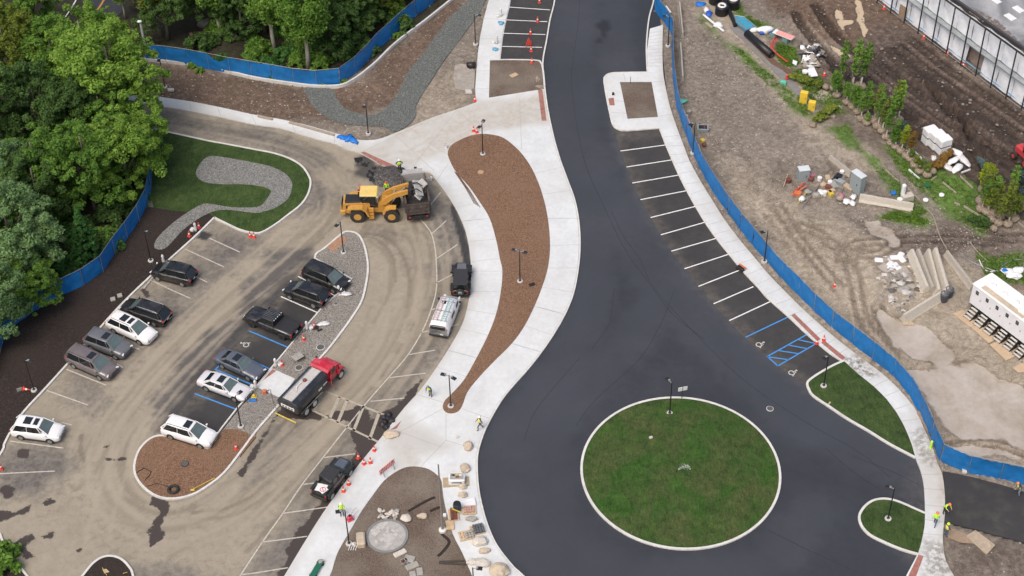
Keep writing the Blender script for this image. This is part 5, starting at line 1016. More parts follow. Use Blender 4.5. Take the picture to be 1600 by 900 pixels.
# white van with ladders
def van():
    mid,ang,L=frame((707,464),(685,519),.8); t=thing('cargo_van','white cargo van with two ladders on its roof, parked on the curve','van',(mid.x,mid.y,.01),ang); L=5.2; w2=.96; H=1.95
    pr=lambda hw,z0,zt,k=.82:[(hw*.9,z0),(hw,z0+.15),(hw,z0+.6),(hw*(1+k)/2,(zt+1.1)/2),(hw*k,zt-.1),(hw*k*.8,zt-.01),(.001,zt)]
    mb=MB(); loft([(-.5*L,pr(w2*.92,.4,1.75)),(-.49*L,pr(w2,.3,1.86)),(-.3*L,pr(w2,.28,1.93)),(.1*L,pr(w2,.28,1.95)),(.24*L,pr(w2,.28,1.90)),(.36*L,pr(w2,.28,1.25,.8)),(.45*L,pr(w2*.95,.3,1.05,.8)),(.495*L,pr(w2*.8,.4,.8,.8))],mb); mb.build('body',P_WHITE,t,True)
    q=MB(); v=[(.362*L,-.72,1.29),(.362*L,.72,1.29),(.255*L,.64,1.87),(.255*L,-.64,1.87)]; q.add(v+[(p[0]-.04,p[1],p[2]-.06) for p in v],[(0,1,2,3),(7,6,5,4),(0,4,5,1),(1,5,6,2),(2,6,7,3),(3,7,4,0)]); q.build('windscreen',G_DARK,t)
    q=MB(); q.bbox((-.498*L,0,1.40),(.09,1.35,.42),.03); q.build('rear_window',G_DARK,t)
    q=MB(); q.bbox((-.5*L,0,.42),(.14,1.85,.22),.04); q.build('bumper',M_TRIM,t)
    q=MB(); q.box((-.503*L,.2,.95),(.03,.9,.09)); q.build('lettering_band',P_GREY,t)
    q=MB(); q.box((-.507*L,-.35,.62),(.03,.34,.14)); q.build('licence_plate',M_PLATE,t)
    for s in (-1,1):
        q=MB(); q.bbox((.2*L,s*w2*.945,1.35),(.75,.05,.42),.02); q.build('side_window',G_DARK,t)
        q=MB(); q.bbox((-.08*L,s*w2*.945,1.35),(1.0,.05,.40),.02); q.build('side_window',G_DARK,t)
        q=MB(); q.bbox((-.488*L,s*.86,1.15),(.08,.12,.4),.02); q.build('taillight',M_REDL,t)
        q=MB(); q.bbox((.47*L,s*.66,.85),(.16,.3,.16),.04,rz=-s*.5); q.build('headlight',M_HLAMP,t)
        q=MB(); q.bbox((.28*L,s*1.08,1.35),(.12,.2,.24),.03); q.build('mirror',M_TRIM,t)
        for wx in (.31,-.31): wheel(t,wx*L,s*(w2-.11),.36)
    q=MB(); q.box((.08*L,.22,1.97),(.35,.42,.05)); q.build('roof_vent',G_DARK,t)
    q=MB()
    for xx in (-.4,-.15,.12): q.tube([(xx*L,-.8,1.9),(xx*L,-.75,2.02),(xx*L,.75,2.02),(xx*L,.8,1.9)],.025,5)
    q.build('roof_rack',M_TRIM,t)
    for (yy,m,l) in ((.42,mat('ladder_pinkish',(.55,.42,.42),.5,.1,5),'left ladder with reddish rails on the white van roof'),(-.38,mat('ladder_teal',(.35,.5,.5),.5,.1,5),'right ladder with teal rails on the white van roof')):
        q=MB(); 
        for s in (-.2,.2): q.box((-.12*L,yy+s,2.08),(3.3,.05,.08))
        for k in range(11): q.box((-.12*L-1.5+k*.3,yy,2.08),(.06,.36,.04))
        o=q.build('ladder',m); o.matrix_world=Matrix.Translation((mid.x,mid.y,.01))@Matrix.Rotation(ang,4,'Z'); tag(o,l,'ladder','ladders on the van roof')
van()
# ---------------- wheel loader
def loader():
    P_Y=mat('loader_yellow',(.55,.28,.045),.55,.12,2,coat=.1,dirt=.6,dirtc=(.27,.2,.13)); P_YP=mat('loader_cab_yellow',(.72,.52,.16),.6,.08,2,dirt=.3)
    a=W(560,346,.0); b=W(613,346,.0); a=Vector((a.x,a.y,0)); b=Vector((b.x,b.y,0)); ang=math.atan2(b.y-a.y,b.x-a.x); mid=(a+b)/2; wb=(b-a).length
    t=thing('wheel_loader','yellow wheel loader tipping broken slabs into the dump truck','wheel loader',(mid.x,mid.y,0),ang); h=wb/2; Rw=.80
    nrm=Vector((-math.sin(ang),math.cos(ang),0)); t.location=mid+nrm*1.15
    for sx in (-h,h):
        for sy in (-1.12,1.12): wheel(t,sx,sy,Rw,.58,P_Y,.5)
    mb=MB(); mb.side([(-h-1.5,.95),(-h-1.62,1.25),(-h-1.5,2.0),(-h+.7,2.15),(-h+1.3,2.1),(-h+1.3,.8),(-h-.9,.75)],-.75,.75); mb.build('engine_hood',P_Y,t)
    mb=MB(); mb.bbox((-h-.35,0,2.16),(1.9,1.3,.12),.04); mb.tube([(-h+.1,.3,2.1),(-h+.1,.3,2.75)],.08,8); mb.tube([(-h+.35,-.3,2.1),(-h+.35,-.3,2.5)],.11,8); mb.build('engine_cover',P_MATT,t)
    for s in (-1,1):
        for k in range(2): mb=MB(); mb.box((-h-.95+k*.75,s*.76,1.62),(.5,.04,.42)); mb.build('side_vent',M_TRIM,t)
    mb=MB(); mb.box((-h-1.64,0,1.5),(.08,1.3,1.0)); mb.build('radiator_grille',M_TRIM,t)
    mb=MB(); mb.bbox((-h-1.55,0,.95),(.55,1.7,.5),.08); mb.build('counterweight',P_Y,t)
    for sy in (-1,1):
        mb=MB(); mb.side([(-h-1.0,1.75),(-h-.55,1.95),(-h+.55,1.95),(-h+1.0,1.6),(-h+1.25,.9),(-h+1.1,.85),(-h+.85,1.5),(-h+.45,1.8),(-h-.5,1.8),(-h-.95,1.62)],sy*1.12-.34,sy*1.12+.34); mb.build('fender',P_Y,t)
        mb=MB(); mb.side([(h-.9,1.2),(h-.6,1.75),(h-.1,1.95),(h+.5,1.95),(h+.5,1.82),(h-.05,1.82),(h-.5,1.6),(h-.78,1.1)],sy*1.12-.32,sy*1.12+.32); mb.build('fender',P_Y,t)
        mb=MB(); mb.box((-.35,sy*.98,.55),(.5,.3,.5)); mb.box((-.35,sy*1.02,.95),(.5,.3,.08)); mb.box((-.35,sy*.95,1.4),(.5,.2,.5)); mb.build('step',P_Y,t)
    mb=MB(); mb.bbox((-.1,0,.95),(2.6,.9,.55),.08); mb.build('chassis',P_Y,t)
    mb=MB(); mb.side([(.35,1.0),(.35,1.9),(.75,2.35),(1.35,2.2),(1.7,1.3),(1.6,.6),(.8,.55)],-.5,.5); mb.build('front_frame',P_Y,t)
    cx=-.55; mb=MB(); mb.bbox((cx,0,2.35),(1.45,1.42,1.5),.12); mb.build('cab_glass',G_DARK,t)
    mb=MB()
    for xx in (-.7,.02,.7):
        for s in (-1,1): mb.tube([(cx+xx,s*.70,1.6),(cx+xx*.95,s*.68,3.1)],.05,5)
    for s in (-1,1): mb.tube([(cx-.7,s*.72,2.0),(cx+.7,s*.72,1.75)],.04,4)
    mb.build('cab_frame',M_TRIM,t)
    mb=MB(); mb.bbox((cx,0,3.17),(1.85,1.68,.18),.09); mb.build('cab_roof',P_YP,t)
    # boom arms, raised
    for sy in (-.55,.55):
        mb=MB(); mb.side([(.75,2.3),(.5,1.9),(.75,1.75),(1.2,1.9),(2.1,2.75),(3.75,3.35),(3.8,3.65),(3.4,3.75),(2.0,3.25),(1.2,2.75)],sy-.13,sy+.13); mb.build('boom_arm',P_Y,t)
    mb=MB(); mb.tube([(1.3,0,1.5),(2.4,0,2.85),(3.3,0,3.6)],.10,8); mb.tube([(1.4,.3,1.1),(2.2,.3,2.6)],.09,8); mb.tube([(1.4,-.3,1.1),(2.2,-.3,2.6)],.09,8); mb.tube([(2.1,-.55,2.95),(2.1,.55,2.95)],.13,8); mb.build('hydraulic_cylinder',M_CHROME,t)
    mb=MB(); mb.box((3.75,0,3.35),(.35,1.6,.9)); mb.tube([(3.9,-.8,3.0),(3.9,.8,3.0)],.12,8)
    for yy in (-.7,-.25,.25,.7): mb.tube([(3.85,yy,3.1),(4.5,yy,2.9),(4.95,yy,2.45)],[.08,.07,.04],5)
    for yy in (-.5,.5): mb.tube([(3.85,yy,3.8),(4.5,yy,3.85),(5.0,yy,3.4)],[.08,.07,.04],5)
    mb.build('fork_grapple',P_MATT,t)
    for s in (-.75,.75): mb=MB(); mb.bbox((cx+.9,s,3.0),(.14,.22,.14),.02); mb.build('work_light',M_HLAMP,t)
    # slabs held in the grapple
    M_SL=mat('broken_concrete',(.42,.41,.385),.9,.2,2.5,dirt=.35); Mt=Matrix.Translation(t.location)@Matrix.Rotation(ang,4,'Z')
    for i,(x,y,z,s,rt,l) in enumerate(((4.55,.35,3.3,(.9,1.9,.13),(.2,.55,.3),'large pale concrete slab gripped by the loader'),(4.6,-.55,2.9,(.8,1.0,.13),(-.3,.7,-.2),'smaller broken slab hanging under the loader grapple'),(5.0,.9,3.5,(.7,.9,.12),(.4,.2,.8),'pale slab piece on top of the grapple load'))):
        mb=MB(); mb.bbox((0,0,0),s,.05); o=mb.build('concrete_slab',M_SL); o.matrix_world=Mt@Matrix.Translation((x,y,z))@Matrix.Rotation(rt[0],4,'X')@Matrix.Rotation(rt[1],4,'Y')@Matrix.Rotation(rt[2],4,'Z'); tag(o,l,'slab')
loader()
def dumptruck():
    P_B=mat('dump_body_brown',(.06,.045,.04),.75,.25,2.5,dirt=.6,dirtc=(.2,.16,.13)); P_IN=mat('dump_bed_inside',(.09,.083,.076),.85,.25,2,dirt=.5)
    ra=W(637,352,.0); rb=W(673,347,.0); rear=(ra+rb)/2; fr=W(647,283,.0); fr=(W(644,268,0)+W(663,268,0))/2
    d=W(646,296,0)-W(655,350,0); ang=math.atan2(d.y,d.x); wd=(rb-ra).length; t=thing('dump_truck','dusty brown dump truck being loaded, tailgate toward the viewer','truck',(rear.x,rear.y,0),ang)
    Lb=4.5; w2=min(1.25,wd/2); z0,z1=1.25,2.75; x0=.2
    mb=MB(); mb.box((x0+Lb/2,0,z0+.04),(Lb,2*w2,.1)); mb.build('bed_floor',P_IN,t)
    for s in (-1,1):
        mb=MB(); mb.box((x0+Lb/2,s*w2,(z0+z1)/2),(Lb,.09,z1-z0)); mb.box((x0+Lb/2,s*w2,z1+.03),(Lb+.1,.16,.1))
        for k in range(6): mb.box((x0+.3+k*.78,s*(w2+.07),(z0+z1)/2),(.12,.1,z1-z0-.05))
        mb.build('bed_side',P_B,t)
    mb=MB(); mb.box((x0,0,(z0+z1)/2-.1),(.1,2*w2,z1-z0-.15))
    for yy in (-w2*.9,-.35,.35,w2*.9): mb.box((x0-.08,yy,1.65),(.08,.14,.95))
    for zz in (1.25,1.65,2.1): mb.box((x0-.07,0,zz),(.08,2*w2,.09))
    mb.build('tailgate',P_B,t)
    mb=MB(); mb.box((x0+Lb,0,(z0+z1)/2+.1),(.1,2*w2,z1-z0+.2)); mb.box((x0+Lb+.35,0,z1+.2),(.7,2*w2*.85,.08)); mb.build('cab_guard',mat('cab_guard_grey',(.38,.37,.36),.7,.15,3,dirt=.3),t)
    mb=MB(); mb.box((3.1,0,.85),(6.2,.9,.3)); mb.box((.1,0,.75),(.15,2*w2,.35)); mb.build('chassis',M_TRIM,t)
    mb=MB(); mb.bbox((x0+Lb+.8,0,1.5),(1.3,2.1,1.3),.12); mb.bbox((x0+Lb+1.7,0,1.15),(.8,1.7,.8),.15); mb.build('cab',mat('cab_dusty_white',(.5,.49,.47),.6,.1,2,dirt=.5),t)
    mb=MB(); mb.bbox((x0+Lb+1.47,0,1.85),(.05,1.8,.5),.02); mb.build('windscreen',G_DARK,t)
    for xx in (1.0,2.25): 
        for s in (-1,1): wheel(t,xx,s*(w2-.28),.5,.5,P_IN,.5)
    for s in (-1,1): wheel(t,x0+Lb+1.3,s*(w2-.2),.5,.3,P_IN,.5)
    for s in (-1,1): mb=MB(); mb.bbox((-.02,s*w2*.75,.95),(.08,.22,.12),.02); mb.build('taillight',M_REDL,t)
    Mt=Matrix.Translation(t.location)@Matrix.Rotation(ang,4,'Z')
    mb=MB()
    for i in range(40): 
        x=random.uniform(2.0,4.4);y=random.uniform(-.9,.9); mb.blob((x,y,1.32+random.uniform(0,.3)*(x>2.8)),random.uniform(.12,.38),(1,1,.5),.35,i,1)
    o=mb.build('rubble_load',mat('rubble_grey',(.12,.11,.10),.9,.35,2.5)); o.matrix_world=Mt; o['kind']='stuff'
dumptruck()
def watertruck():
    P_R=mat('cab_red',(.50,.012,.035),.35,.1,2,coat=.5,dirt=.35,dirtc=(.5,.4,.38)); P_T=mat('tank_black',(.022,.023,.027),.35,.15,2,coat=.3,dirt=.35,dirtc=(.12,.12,.12)); P_TOP=mat('tank_top_grey',(.50,.475,.44),.7,.12,2,dirt=.4)
    a=W(527,594,.0); b=W(441,655,.0); a=W(491,637);b=W(534,591); d=(b-a).normalized(); L=7.0; ang=math.atan2(d.y,d.x); print('wt',(b-a).length); mid=b-d*(.42*L)+Vector((-d.y,d.x,0))*1.15; t=thing('water_truck','red cab water truck with long black tank beside the gravel island','truck',(mid.x,mid.y,0),ang)
    prT=[(1.05,1.05),(1.22,1.35),(1.22,1.85),(1.0,2.22),(.52,2.38),(.001,2.38)]; mb=MB()
    def sc(k): return [(p[0]*k,1.6+(p[1]-1.6)*k) for p in prT]
    loft([(-.53*L,sc(.9)),(-.52*L,sc(1)),(.14*L,sc(1)),(.15*L,sc(.93))],mb); mb.build('tank',P_T,t)
    mb=MB(); mb.box((-.19*L,0,2.40),(.64*L,.98,.05)); mb.build('tank_top',P_TOP,t)
    for s in (-1,1): mb=MB(); mb.box((-.19*L,s*.52,2.45),(.66*L,.07,.12)); mb.build('top_rail',M_CHROME,t)
    mb=MB(); mb.lathe([(.2,2.42),(.2,2.55),(.12,2.6)],(-.12*L,.1,0),12); mb.build('filler_hatch',mat('rusty_hatch',(.16,.05,.04),.7,.3,5),t)
    mb=MB(); mb.tube([(-.17*L,.2,2.5),(-.28*L,.2,2.52),(-.33*L,-.05,2.5)],.05,6); mb.build('fill_pipe',MATS['white_plastic'],t)
    mb=MB(); mb.box((-.535*L,0,1.55),(.04,1.5,.32)); mb.build('rear_sign',MATS['white_plastic'],t)
    mb=MB(); 
    for k in range(4): mb.box((-.539*L,-.5+k*.33,1.55),(.03,.2,.18))
    mb.build('sign_marks',P_GREY,t)
    for s in (-1,1):
        mb=MB(); mb.box((-.05*L,s*1.235,1.55),(.5,.02,.22)); mb.box((.06*L,s*1.235,1.6),(.6,.02,.1)); mb.build('side_stripe',MATS['white_plastic'],t)
        mb=MB(); mb.box((-.25*L,s*1.22,1.0),(.45*L,.08,.07)); mb.build('side_rail',M_CHROME,t)
    mb=MB(); mb.box((0,0,.8),(L,.9,.3)); mb.build('chassis',M_TRIM,t)
    mb=MB(); mb.tube([(-.60*L,-1.2,.55),(-.60*L,1.2,.55)],.06,6); mb.build('spray_bar',mat('bar_yellow',(.6,.45,.06),.5,.15,4),t)
    mb=MB(); mb.side([(.17*L,.8),(.17*L,2.15),(.20*L,2.35),(.31*L,2.35),(.35*L,2.0),(.35*L,.8)],-1.02,1.02); mb.build('cab',P_R,t)
    mb=MB(); mb.side([(.35*L,.75),(.35*L,1.75),(.44*L,1.62),(.495*L,1.38),(.505*L,.75)],-.78,.78); mb.build('hood',P_R,t)
    for s in (-1,1):
        mb=MB(); mb.side([(.36*L,.95),(.37*L,1.25),(.41*L,1.42),(.47*L,1.35),(.50*L,1.0),(.50*L,.85),(.45*L,1.2),(.40*L,1.15),(.38*L,.9)],s*1.0-.22,s*1.0+.22); mb.build('fender',P_R,t)
        mb=MB(); mb.side([(.21*L,1.5),(.21*L,2.12),(.315*L,2.12),(.335*L,1.6)],s*1.025-.015,s*1.025+.015); mb.build('side_window',G_DARK,t)
        mb=MB(); mb.bbox((.36*L,s*1.28,1.9),(.08,.18,.4),.02); mb.build('mirror',M_TRIM,t)
        wheel(t,.42*L,s*1.0,.5,.3,mat('rim_white',(.55,.54,.52),.6,.15,4),.6)
        for xx in (-.37,-.19): wheel(t,xx*L,s*.95,.5,.52,MATS['rim_white'],.6)
    q=MB(); v=[(.352*L,-.88,1.72),(.352*L,.88,1.72),(.315*L,.84,2.28),(.315*L,-.84,2.28)]; q.add([(p[0]+.03,p[1],p[2]) for p in v]+[(p[0]-.02,p[1],p[2]) for p in v],[(0,1,2,3),(7,6,5,4),(0,4,5,1),(1,5,6,2),(2,6,7,3),(3,7,4,0)]); q.build('windscreen',G_DARK,t)
    mb=MB(); T=Matrix.Translation((.24*L,-1.02,1.3))@Matrix.Rotation(R(-55),4,'Z'); mb.bbox((.0,-.45,.1),(.06,.95,1.3),.02,T=T); mb.build('open_door',P_R,t)
watertruck()
# =====================================================================  PEOPLE
M_HIVIS=mat('hivis_lime',(.50,.80,.05),.7,.06,6); M_SKIN=mat('skin',(.42,.25,.17),.6,.08,6); M_JEAN=mat('jeans',(.07,.10,.16),.85,.15,6); M_DKPANT=mat('dark_trousers',(.03,.03,.035),.85,.15,6); M_BOOT=mat('boots',(.08,.05,.03),.8,.2,6)
M_HATW=mat('hat_white',(.75,.75,.72),.4,.05,6); M_HATO=mat('hat_orange',(.75,.22,.08),.4,.05,6); M_HATR=mat('hat_red',(.6,.08,.05),.4,.05,6); M_SHIRTB=mat('shirt_dark',(.05,.06,.09),.85,.15,6); M_SHIRTP=mat('shirt_pink',(.45,.16,.22),.85,.15,6); M_HIVO=mat('hivis_yellow',(.72,.66,.10),.7,.06,6)
def skinned(J,E,rad,root,sub=1):
    me=bpy.data.meshes.new('person'); me.from_pydata(J,E,[]); o=bpy.data.objects.new('tmp_person',me); COL.objects.link(o)
    o.modifiers.new('s','SKIN'); s=o.modifiers.new('d','SUBSURF'); s.levels=s.render_levels=sub
    for i,r in enumerate(rad): me.skin_vertices[0].data[i].radius=r if isinstance(r,tuple) else (r,r)
    me.skin_vertices[0].data[root].use_root=True
    dg=bpy.context.evaluated_depsgraph_get(); dg.update(); m2=bpy.data.meshes.new_from_object(o.evaluated_get(dg)); bpy.data.objects.remove(o); return m2
def person(px,py,label,face=0.0,pose='stand',trousers=None,shirt=None,hat=None,vest=True,z=0.0,vestm=None):
    b=W(px,py,z); S=1.0
    J=[(0,0,.98),(0,0,1.18),(0,.0,1.40),(0,0,1.52),(.02,0,1.66),(.02,0,1.76)]      # pelvis spine chest neck head top
    L=dict(hipL=(0,.10,.93),kneeL=(.03,.11,.50),anL=(-.02,.12,.09),toeL=(.13,.13,.04),hipR=(0,-.10,.93),kneeR=(.03,-.11,.50),anR=(-.02,-.12,.09),toeR=(.13,-.13,.04),
      shL=(0,.20,1.42),elL=(-.02,.27,1.14),haL=(.08,.27,.88),shR=(0,-.20,1.42),elR=(-.02,-.27,1.14),haR=(.08,-.27,.88))
    if pose=='walk': L.update(kneeL=(.22,.1,.55),anL=(.22,.1,.10),toeL=(.37,.1,.06),kneeR=(-.08,-.1,.5),anR=(-.36,-.1,.16),toeR=(-.25,-.1,.05),elL=(-.15,.26,1.15),haL=(-.08,.27,.9),elR=(.1,-.26,1.15),haR=(.28,-.24,.98))
    if pose=='point': L.update(elL=(.12,.3,1.22),haL=(.34,.28,1.22),elR=(.1,-.28,1.16),haR=(.25,-.12,1.12))
    if pose=='hips': L.update(elL=(-.12,.38,1.18),haL=(.02,.2,1.02),elR=(-.12,-.38,1.18),haR=(.02,-.2,1.02))
    if pose=='lean': J=[(0,0,.98),(.08,0,1.17),(.2,.0,1.36),(.27,0,1.46),(.36,0,1.56),(.40,0,1.65)]; L.update(shL=(.2,.2,1.38),shR=(.2,-.2,1.38),elL=(.3,.26,1.12),haL=(.5,.2,.98),elR=(.3,-.26,1.12),haR=(.5,-.16,.95),kneeL=(.1,.12,.52))
    k=list(L); idx={n:i+6 for i,n in enumerate(k)}; J=J+[L[n] for n in k]
    E=[(0,1),(1,2),(2,3),(3,4),(4,5)]+[(0,idx['hipL']),(idx['hipL'],idx['kneeL']),(idx['kneeL'],idx['anL']),(idx['anL'],idx['toeL']),(0,idx['hipR']),(idx['hipR'],idx['kneeR']),(idx['kneeR'],idx['anR']),(idx['anR'],idx['toeR']),
      (2,idx['shL']),(idx['shL'],idx['elL']),(idx['elL'],idx['haL']),(2,idx['shR']),(idx['shR'],idx['elR']),(idx['elR'],idx['haR'])]
    rad=[(.15,.12),(.15,.11),(.17,.12),.06,.10,.075]; RR=dict(hip=.10,knee=.07,an=.05,toe=.045,sh=.075,el=.05,ha=.042)
    rad+=[RR[n[:-1]] for n in k]
    # hands: mitten palm with five short finger chains
    for s in ('L','R'):
        h=Vector(L['ha'+s]); e=Vector(L['el'+s]); d=(h-e).normalized(); sd=d.cross(Vector((0,1,0))).normalized()
        for f in range(5):
            off=sd*(-.032+.016*f); base_=len(J)
            tip=h+d*(.085+(.02,.03,.025,.01,-.01)[f])+off*1.5; J.append(tuple(tip)); rad.append(.011 if f<4 else .013); E.append((idx['ha'+s],base_))
    me=skinned(J,E,rad,0)
    mats=[trousers or M_JEAN,shirt or M_HIVIS,M_SKIN,M_BOOT]
    for m in mats: me.materials.append(m)
    hz=L['haL'][2]
    for p in me.polygons:
        c=p.center; p.use_smooth=True
        d_arm=abs(c.y)>.235 and c.z<1.32
        hand=min((c-Vector(L['haL'])).length,(c-Vector(L['haR'])).length)<.13
        p.material_index=3 if c.z<.14 else 2 if (hand or (c-Vector(J[4])).length<.17 and c.z>J[3][2]+.02) else 0 if c.z<1.0 and not d_arm else 1
    o=bpy.data.objects.new('person',me); COL.objects.link(o); o.location=(b.x,b.y,z); o.rotation_euler=(0,0,face); tag(o,label,'person')
    hp=Vector(J[4]); T=Matrix.Translation(hp)
    mb=MB(); mb.lathe([(.155,.03),(.15,.045),(.118,.05),(.112,.10),(.075,.155),(.02,.175)],n=14,T=T); mb.build('hard_hat',hat or M_HATW,o,True)
    mb=MB()
    for s in (-1,1): mb.blob((hp.x+.092,s*.035,hp.z+.005),.012,sub=1,amp=0)
    mb.build('eyes',M_BLK,o); mb=MB(); mb.blob((hp.x+.105,0,hp.z-.02),.018,(1,.7,1.3),0,sub=1); mb.build('nose',M_SKIN,o)
    if vest:
        c1=Vector(J[1]);c2=Vector(J[2]); mb=MB(); mb.lathe([(.165,0),(.175,.1),(.18,.28),(.165,.36),(.07,.40)],n=14,T=Matrix.Translation(c1-Vector((0,0,.12)))@Matrix.Rotation(math.atan2(c2.x-c1.x,c2.z-c1.z),4,'Y')@Matrix.Diagonal((.82,1.12,1,1))); mb.build('safety_vest',vestm or M_HIVIS,o,True)
    return o
person(625,269,'person in lime vest, white hard hat and black trousers beside the red paver strip',R(-80),'hips',M_DKPANT,M_SHIRTB,M_HATW,z=.12)
person(605,304,'person in lime shirt and red hard hat standing right behind the loader arm',R(-100),'stand',M_DKPANT,None,M_HATR,vest=False)
person(564,311,'person in a pink shirt standing half hidden behind the loader cab',R(-60),'stand',M_DKPANT,M_SHIRTP,M_HATR,vest=False)
person(673,619,'person in dark clothes and lime vest walking on the concrete above the lamp',R(-120),'lean',mat('grey_trousers',(.10,.10,.11),.85,.1,5),M_SHIRTB,mat('hat_grey',(.2,.22,.22),.5,.1,5),z=.12)
person(750,671,'person in yellow vest and white hard hat walking beside the dark road kerb',R(200),'walk',mat('grey_trousers2',(.12,.125,.13),.85,.1,5),M_SHIRTB,M_HATW,z=.12,vestm=M_HIVO)
person(535,806,'person in lime shirt and white hard hat standing behind the lamp on the pale path',R(-90),'stand',M_DKPANT,None,M_HATW,vest=False,z=.12)
person(1475,802,'person in lime shirt and orange hard hat at the edge of the side road',R(-60),'lean',M_DKPANT,None,M_HATO,vest=False,z=.12)
person(1460,821,'person in lime shirt, jeans and orange hard hat walking on the right sidewalk',R(60),'walk',M_JEAN,None,M_HATO,vest=False,z=.12)
person(1477,838,'person in yellow vest, jeans and lime hard hat next to the plywood pile',R(20),'point',M_JEAN,M_SHIRTB,M_HIVIS,z=.12,vestm=M_HIVO)
person(1592,774,'person in lime vest and orange hard hat at the right edge by the blue fence',R(170),'lean',mat('pale_jeans',(.2,.26,.33),.85,.1,5),M_SHIRTB,M_HATO)
# =====================================================================  CONES, BOLLARDS, SIGNS
M_CONE=mat('cone_orange',(.72,.06,.035),.5,.08,6,dirt=.2); M_CONEW=mat('cone_white',(.75,.74,.72),.5,.05,6)
def cone_proto():
    t=thing('traffic_cone','c','cone',group='orange traffic cones'); mb=MB(); mb.bbox((0,0,.025),(.36,.36,.05),.015); mb.build('base',M_CONE,t)
    mb=MB(); mb.lathe([(.155,.05),(.035,.74),(.03,.75)],n=12); c=mb.build('cone_body',M_CONE,t)
    mb=MB(); mb.lathe([(.112,.30),(.085,.46)],n=12); mb.build('white_band',M_CONEW,c); return t
CN=[cone_proto(),False]
def cone(px,py,label,z=.0,tilt=None,s=1.15,grp='orange traffic cones'):
    b=W(px,py,z); o=place(CN[0],CN[1],(b.x,b.y,z+.005),random.uniform(0,1.5),label,grp,s); CN[1]=True
    if tilt is not None: o.rotation_euler=(R(82),0,tilt); o.location.z=z+.15
    return o
for a in ((296,369,'orange cone on the compost bed left of the bollard',.085),(311,356,'orange cone right of the plastic-wrapped bollard by the swale',.085),(391,370,'left one of two cones at the lower tip of the north lawn',.02),(397,371,'right one of two cones at the lower tip of the north lawn',.02),
  (2,733,'orange cone at the left edge near the lowest stall line',.1),(369,701,'cone standing in the mulch next to the island kerb',.13),(37,609,'cone lying tipped over in the compost bed',.09,1.2),
  (475,531,'cone on the gravel island in front of the wrapped bollard by the pickup',.13),(491,511,'cone on the gravel island above the black weight',.13),(441,571,'orange cone on the gravel island beside the concrete pad',.13),
  (585,704,'topmost cone on the pale path near the red barricade',.12),(569,725,'left cone of the close pair on the pale path',.12),(579,723,'right cone of the close pair on the pale path',.12),(545,757,'small cone on the path edge behind the dark off-road car',.12),(537,768,'lowest cone on the pale path beside the dark off-road car',.12),
  (740,205,'cone near the upper curve of the concrete drive, right of its twin',.12),(745,207,'cone touching the top lamp of the mulch bed',.12),(742,158,'cone where the north path meets the curved drive',.12),
  (843,4,'farthest cone in the upper parking stalls',.01),(840,34,'cone on the third stall line from the top',.01),(829,53,'cone below the middle stall line of the upper stalls',.01),(830,80,'cone leaning by the lowest upper stall',.01),(831,98,'cone on the kerb of the upper soil island',.14),
  (1276,537,'cone on the kerb end of the blue hatched aisle',.14),(1287,532,'cone with black base on the right sidewalk pavers',.12),(1288,118,'small red and white cone beside the junk pile',.0),(1381,14,'red cone at the near corner of the wrapped building',.0),(1443,60,'red cone below the third scaffold bay',.0),(1480,85,'red cone below the fifth scaffold bay',.0),(1502,101,'fallen red cone by the scaffold foot',.0,.5),(1304,448,'small cone in the sandy yard behind the blue fence',.0),(560,716,'small cone piece on the edge of the pale path',.12)):
    cone(a[0],a[1],a[2],a[3],a[4] if len(a)>4 else None,1.0)
b=W(826.5,72,.01); t=thing('folding_sign','folded red roll-up warning sign leaning beside the cones in the upper stalls','sign',(b.x,b.y,.01),.4)
mb=MB(); mb.add([(-.45,0,.1),(.45,0,.1),(.0,.12,1.15),(-.45,.04,.1),(.45,.04,.1),(.0,.16,1.15)],[(0,1,2),(5,4,3),(0,3,4,1),(1,4,5,2),(2,5,3,0)]); mb.build('sign_cloth',M_CONE,t)
mb=MB(); 
for s in (-.6,.6): mb.tube([(0,.1,.5),(s,.4,.02)],.02,5); mb.tube([(0,.1,.5),(s,-.3,.02)],.02,5)
mb.build('sign_stand',M_BLK,t)
# plastic wrapped bollards
M_WRAP=mat('plastic_wrap',(.62,.62,.61),.35,.15,7,spec=.7)
def wrapped(px,py,label,z=.13,sc=1.0,cone_=False):
    b=W(px,py,z); t=thing('wrapped_bollard',label,'bollard',(b.x,b.y,z),random.uniform(0,6),'plastic-wrapped bollards'); t.scale=(sc,)*3
    mb=MB(); mb.lathe([(.16,0),(.15,.25),(.12,.7),(.15,.95),(.09,1.1),(.02,1.14)],n=10); mb.build('bollard_post',M_WRAP,t,True)
    mb=MB(); mb.bbox((.38,.1,.14),(.42,.5,.26),.06,.3); mb.build('wrapped_box',M_WRAP,t)
for i,a in enumerate(((306,361,'wrapped bollard between two cones at the stone swale'),(256,411,'wrapped bollard at the hood of the lone black SUV'),(530,459,'wrapped bollard in front of the black minivan'),(480,515,'wrapped bollard behind the pickup truck'),(431,573,'wrapped bollard at the upper corner of the concrete pad'),(400,607,'wrapped bollard at the lower corner of the concrete pad'),
  (783,25,'farther wrapped bollard beside the upper stalls'),(776,68,'nearer wrapped bollard beside the upper stalls'))): wrapped(*a)
for x,y,l in ((783,37,'upper'),(774,78,'lower')):
    b=W(x,y,.12); mb=MB(); mb.blob((0,0,.12),.3,(1.2,1,.5),.4,int(x)); o=mb.build('blue_bag',mat('light_blue_bag',(.12,.35,.55),.5,.2,6),None,True,(b.x,b.y,.12)); tag(o,'crumpled pale blue bag on the path beside the %s upper-stall bollard'%l,'bag')
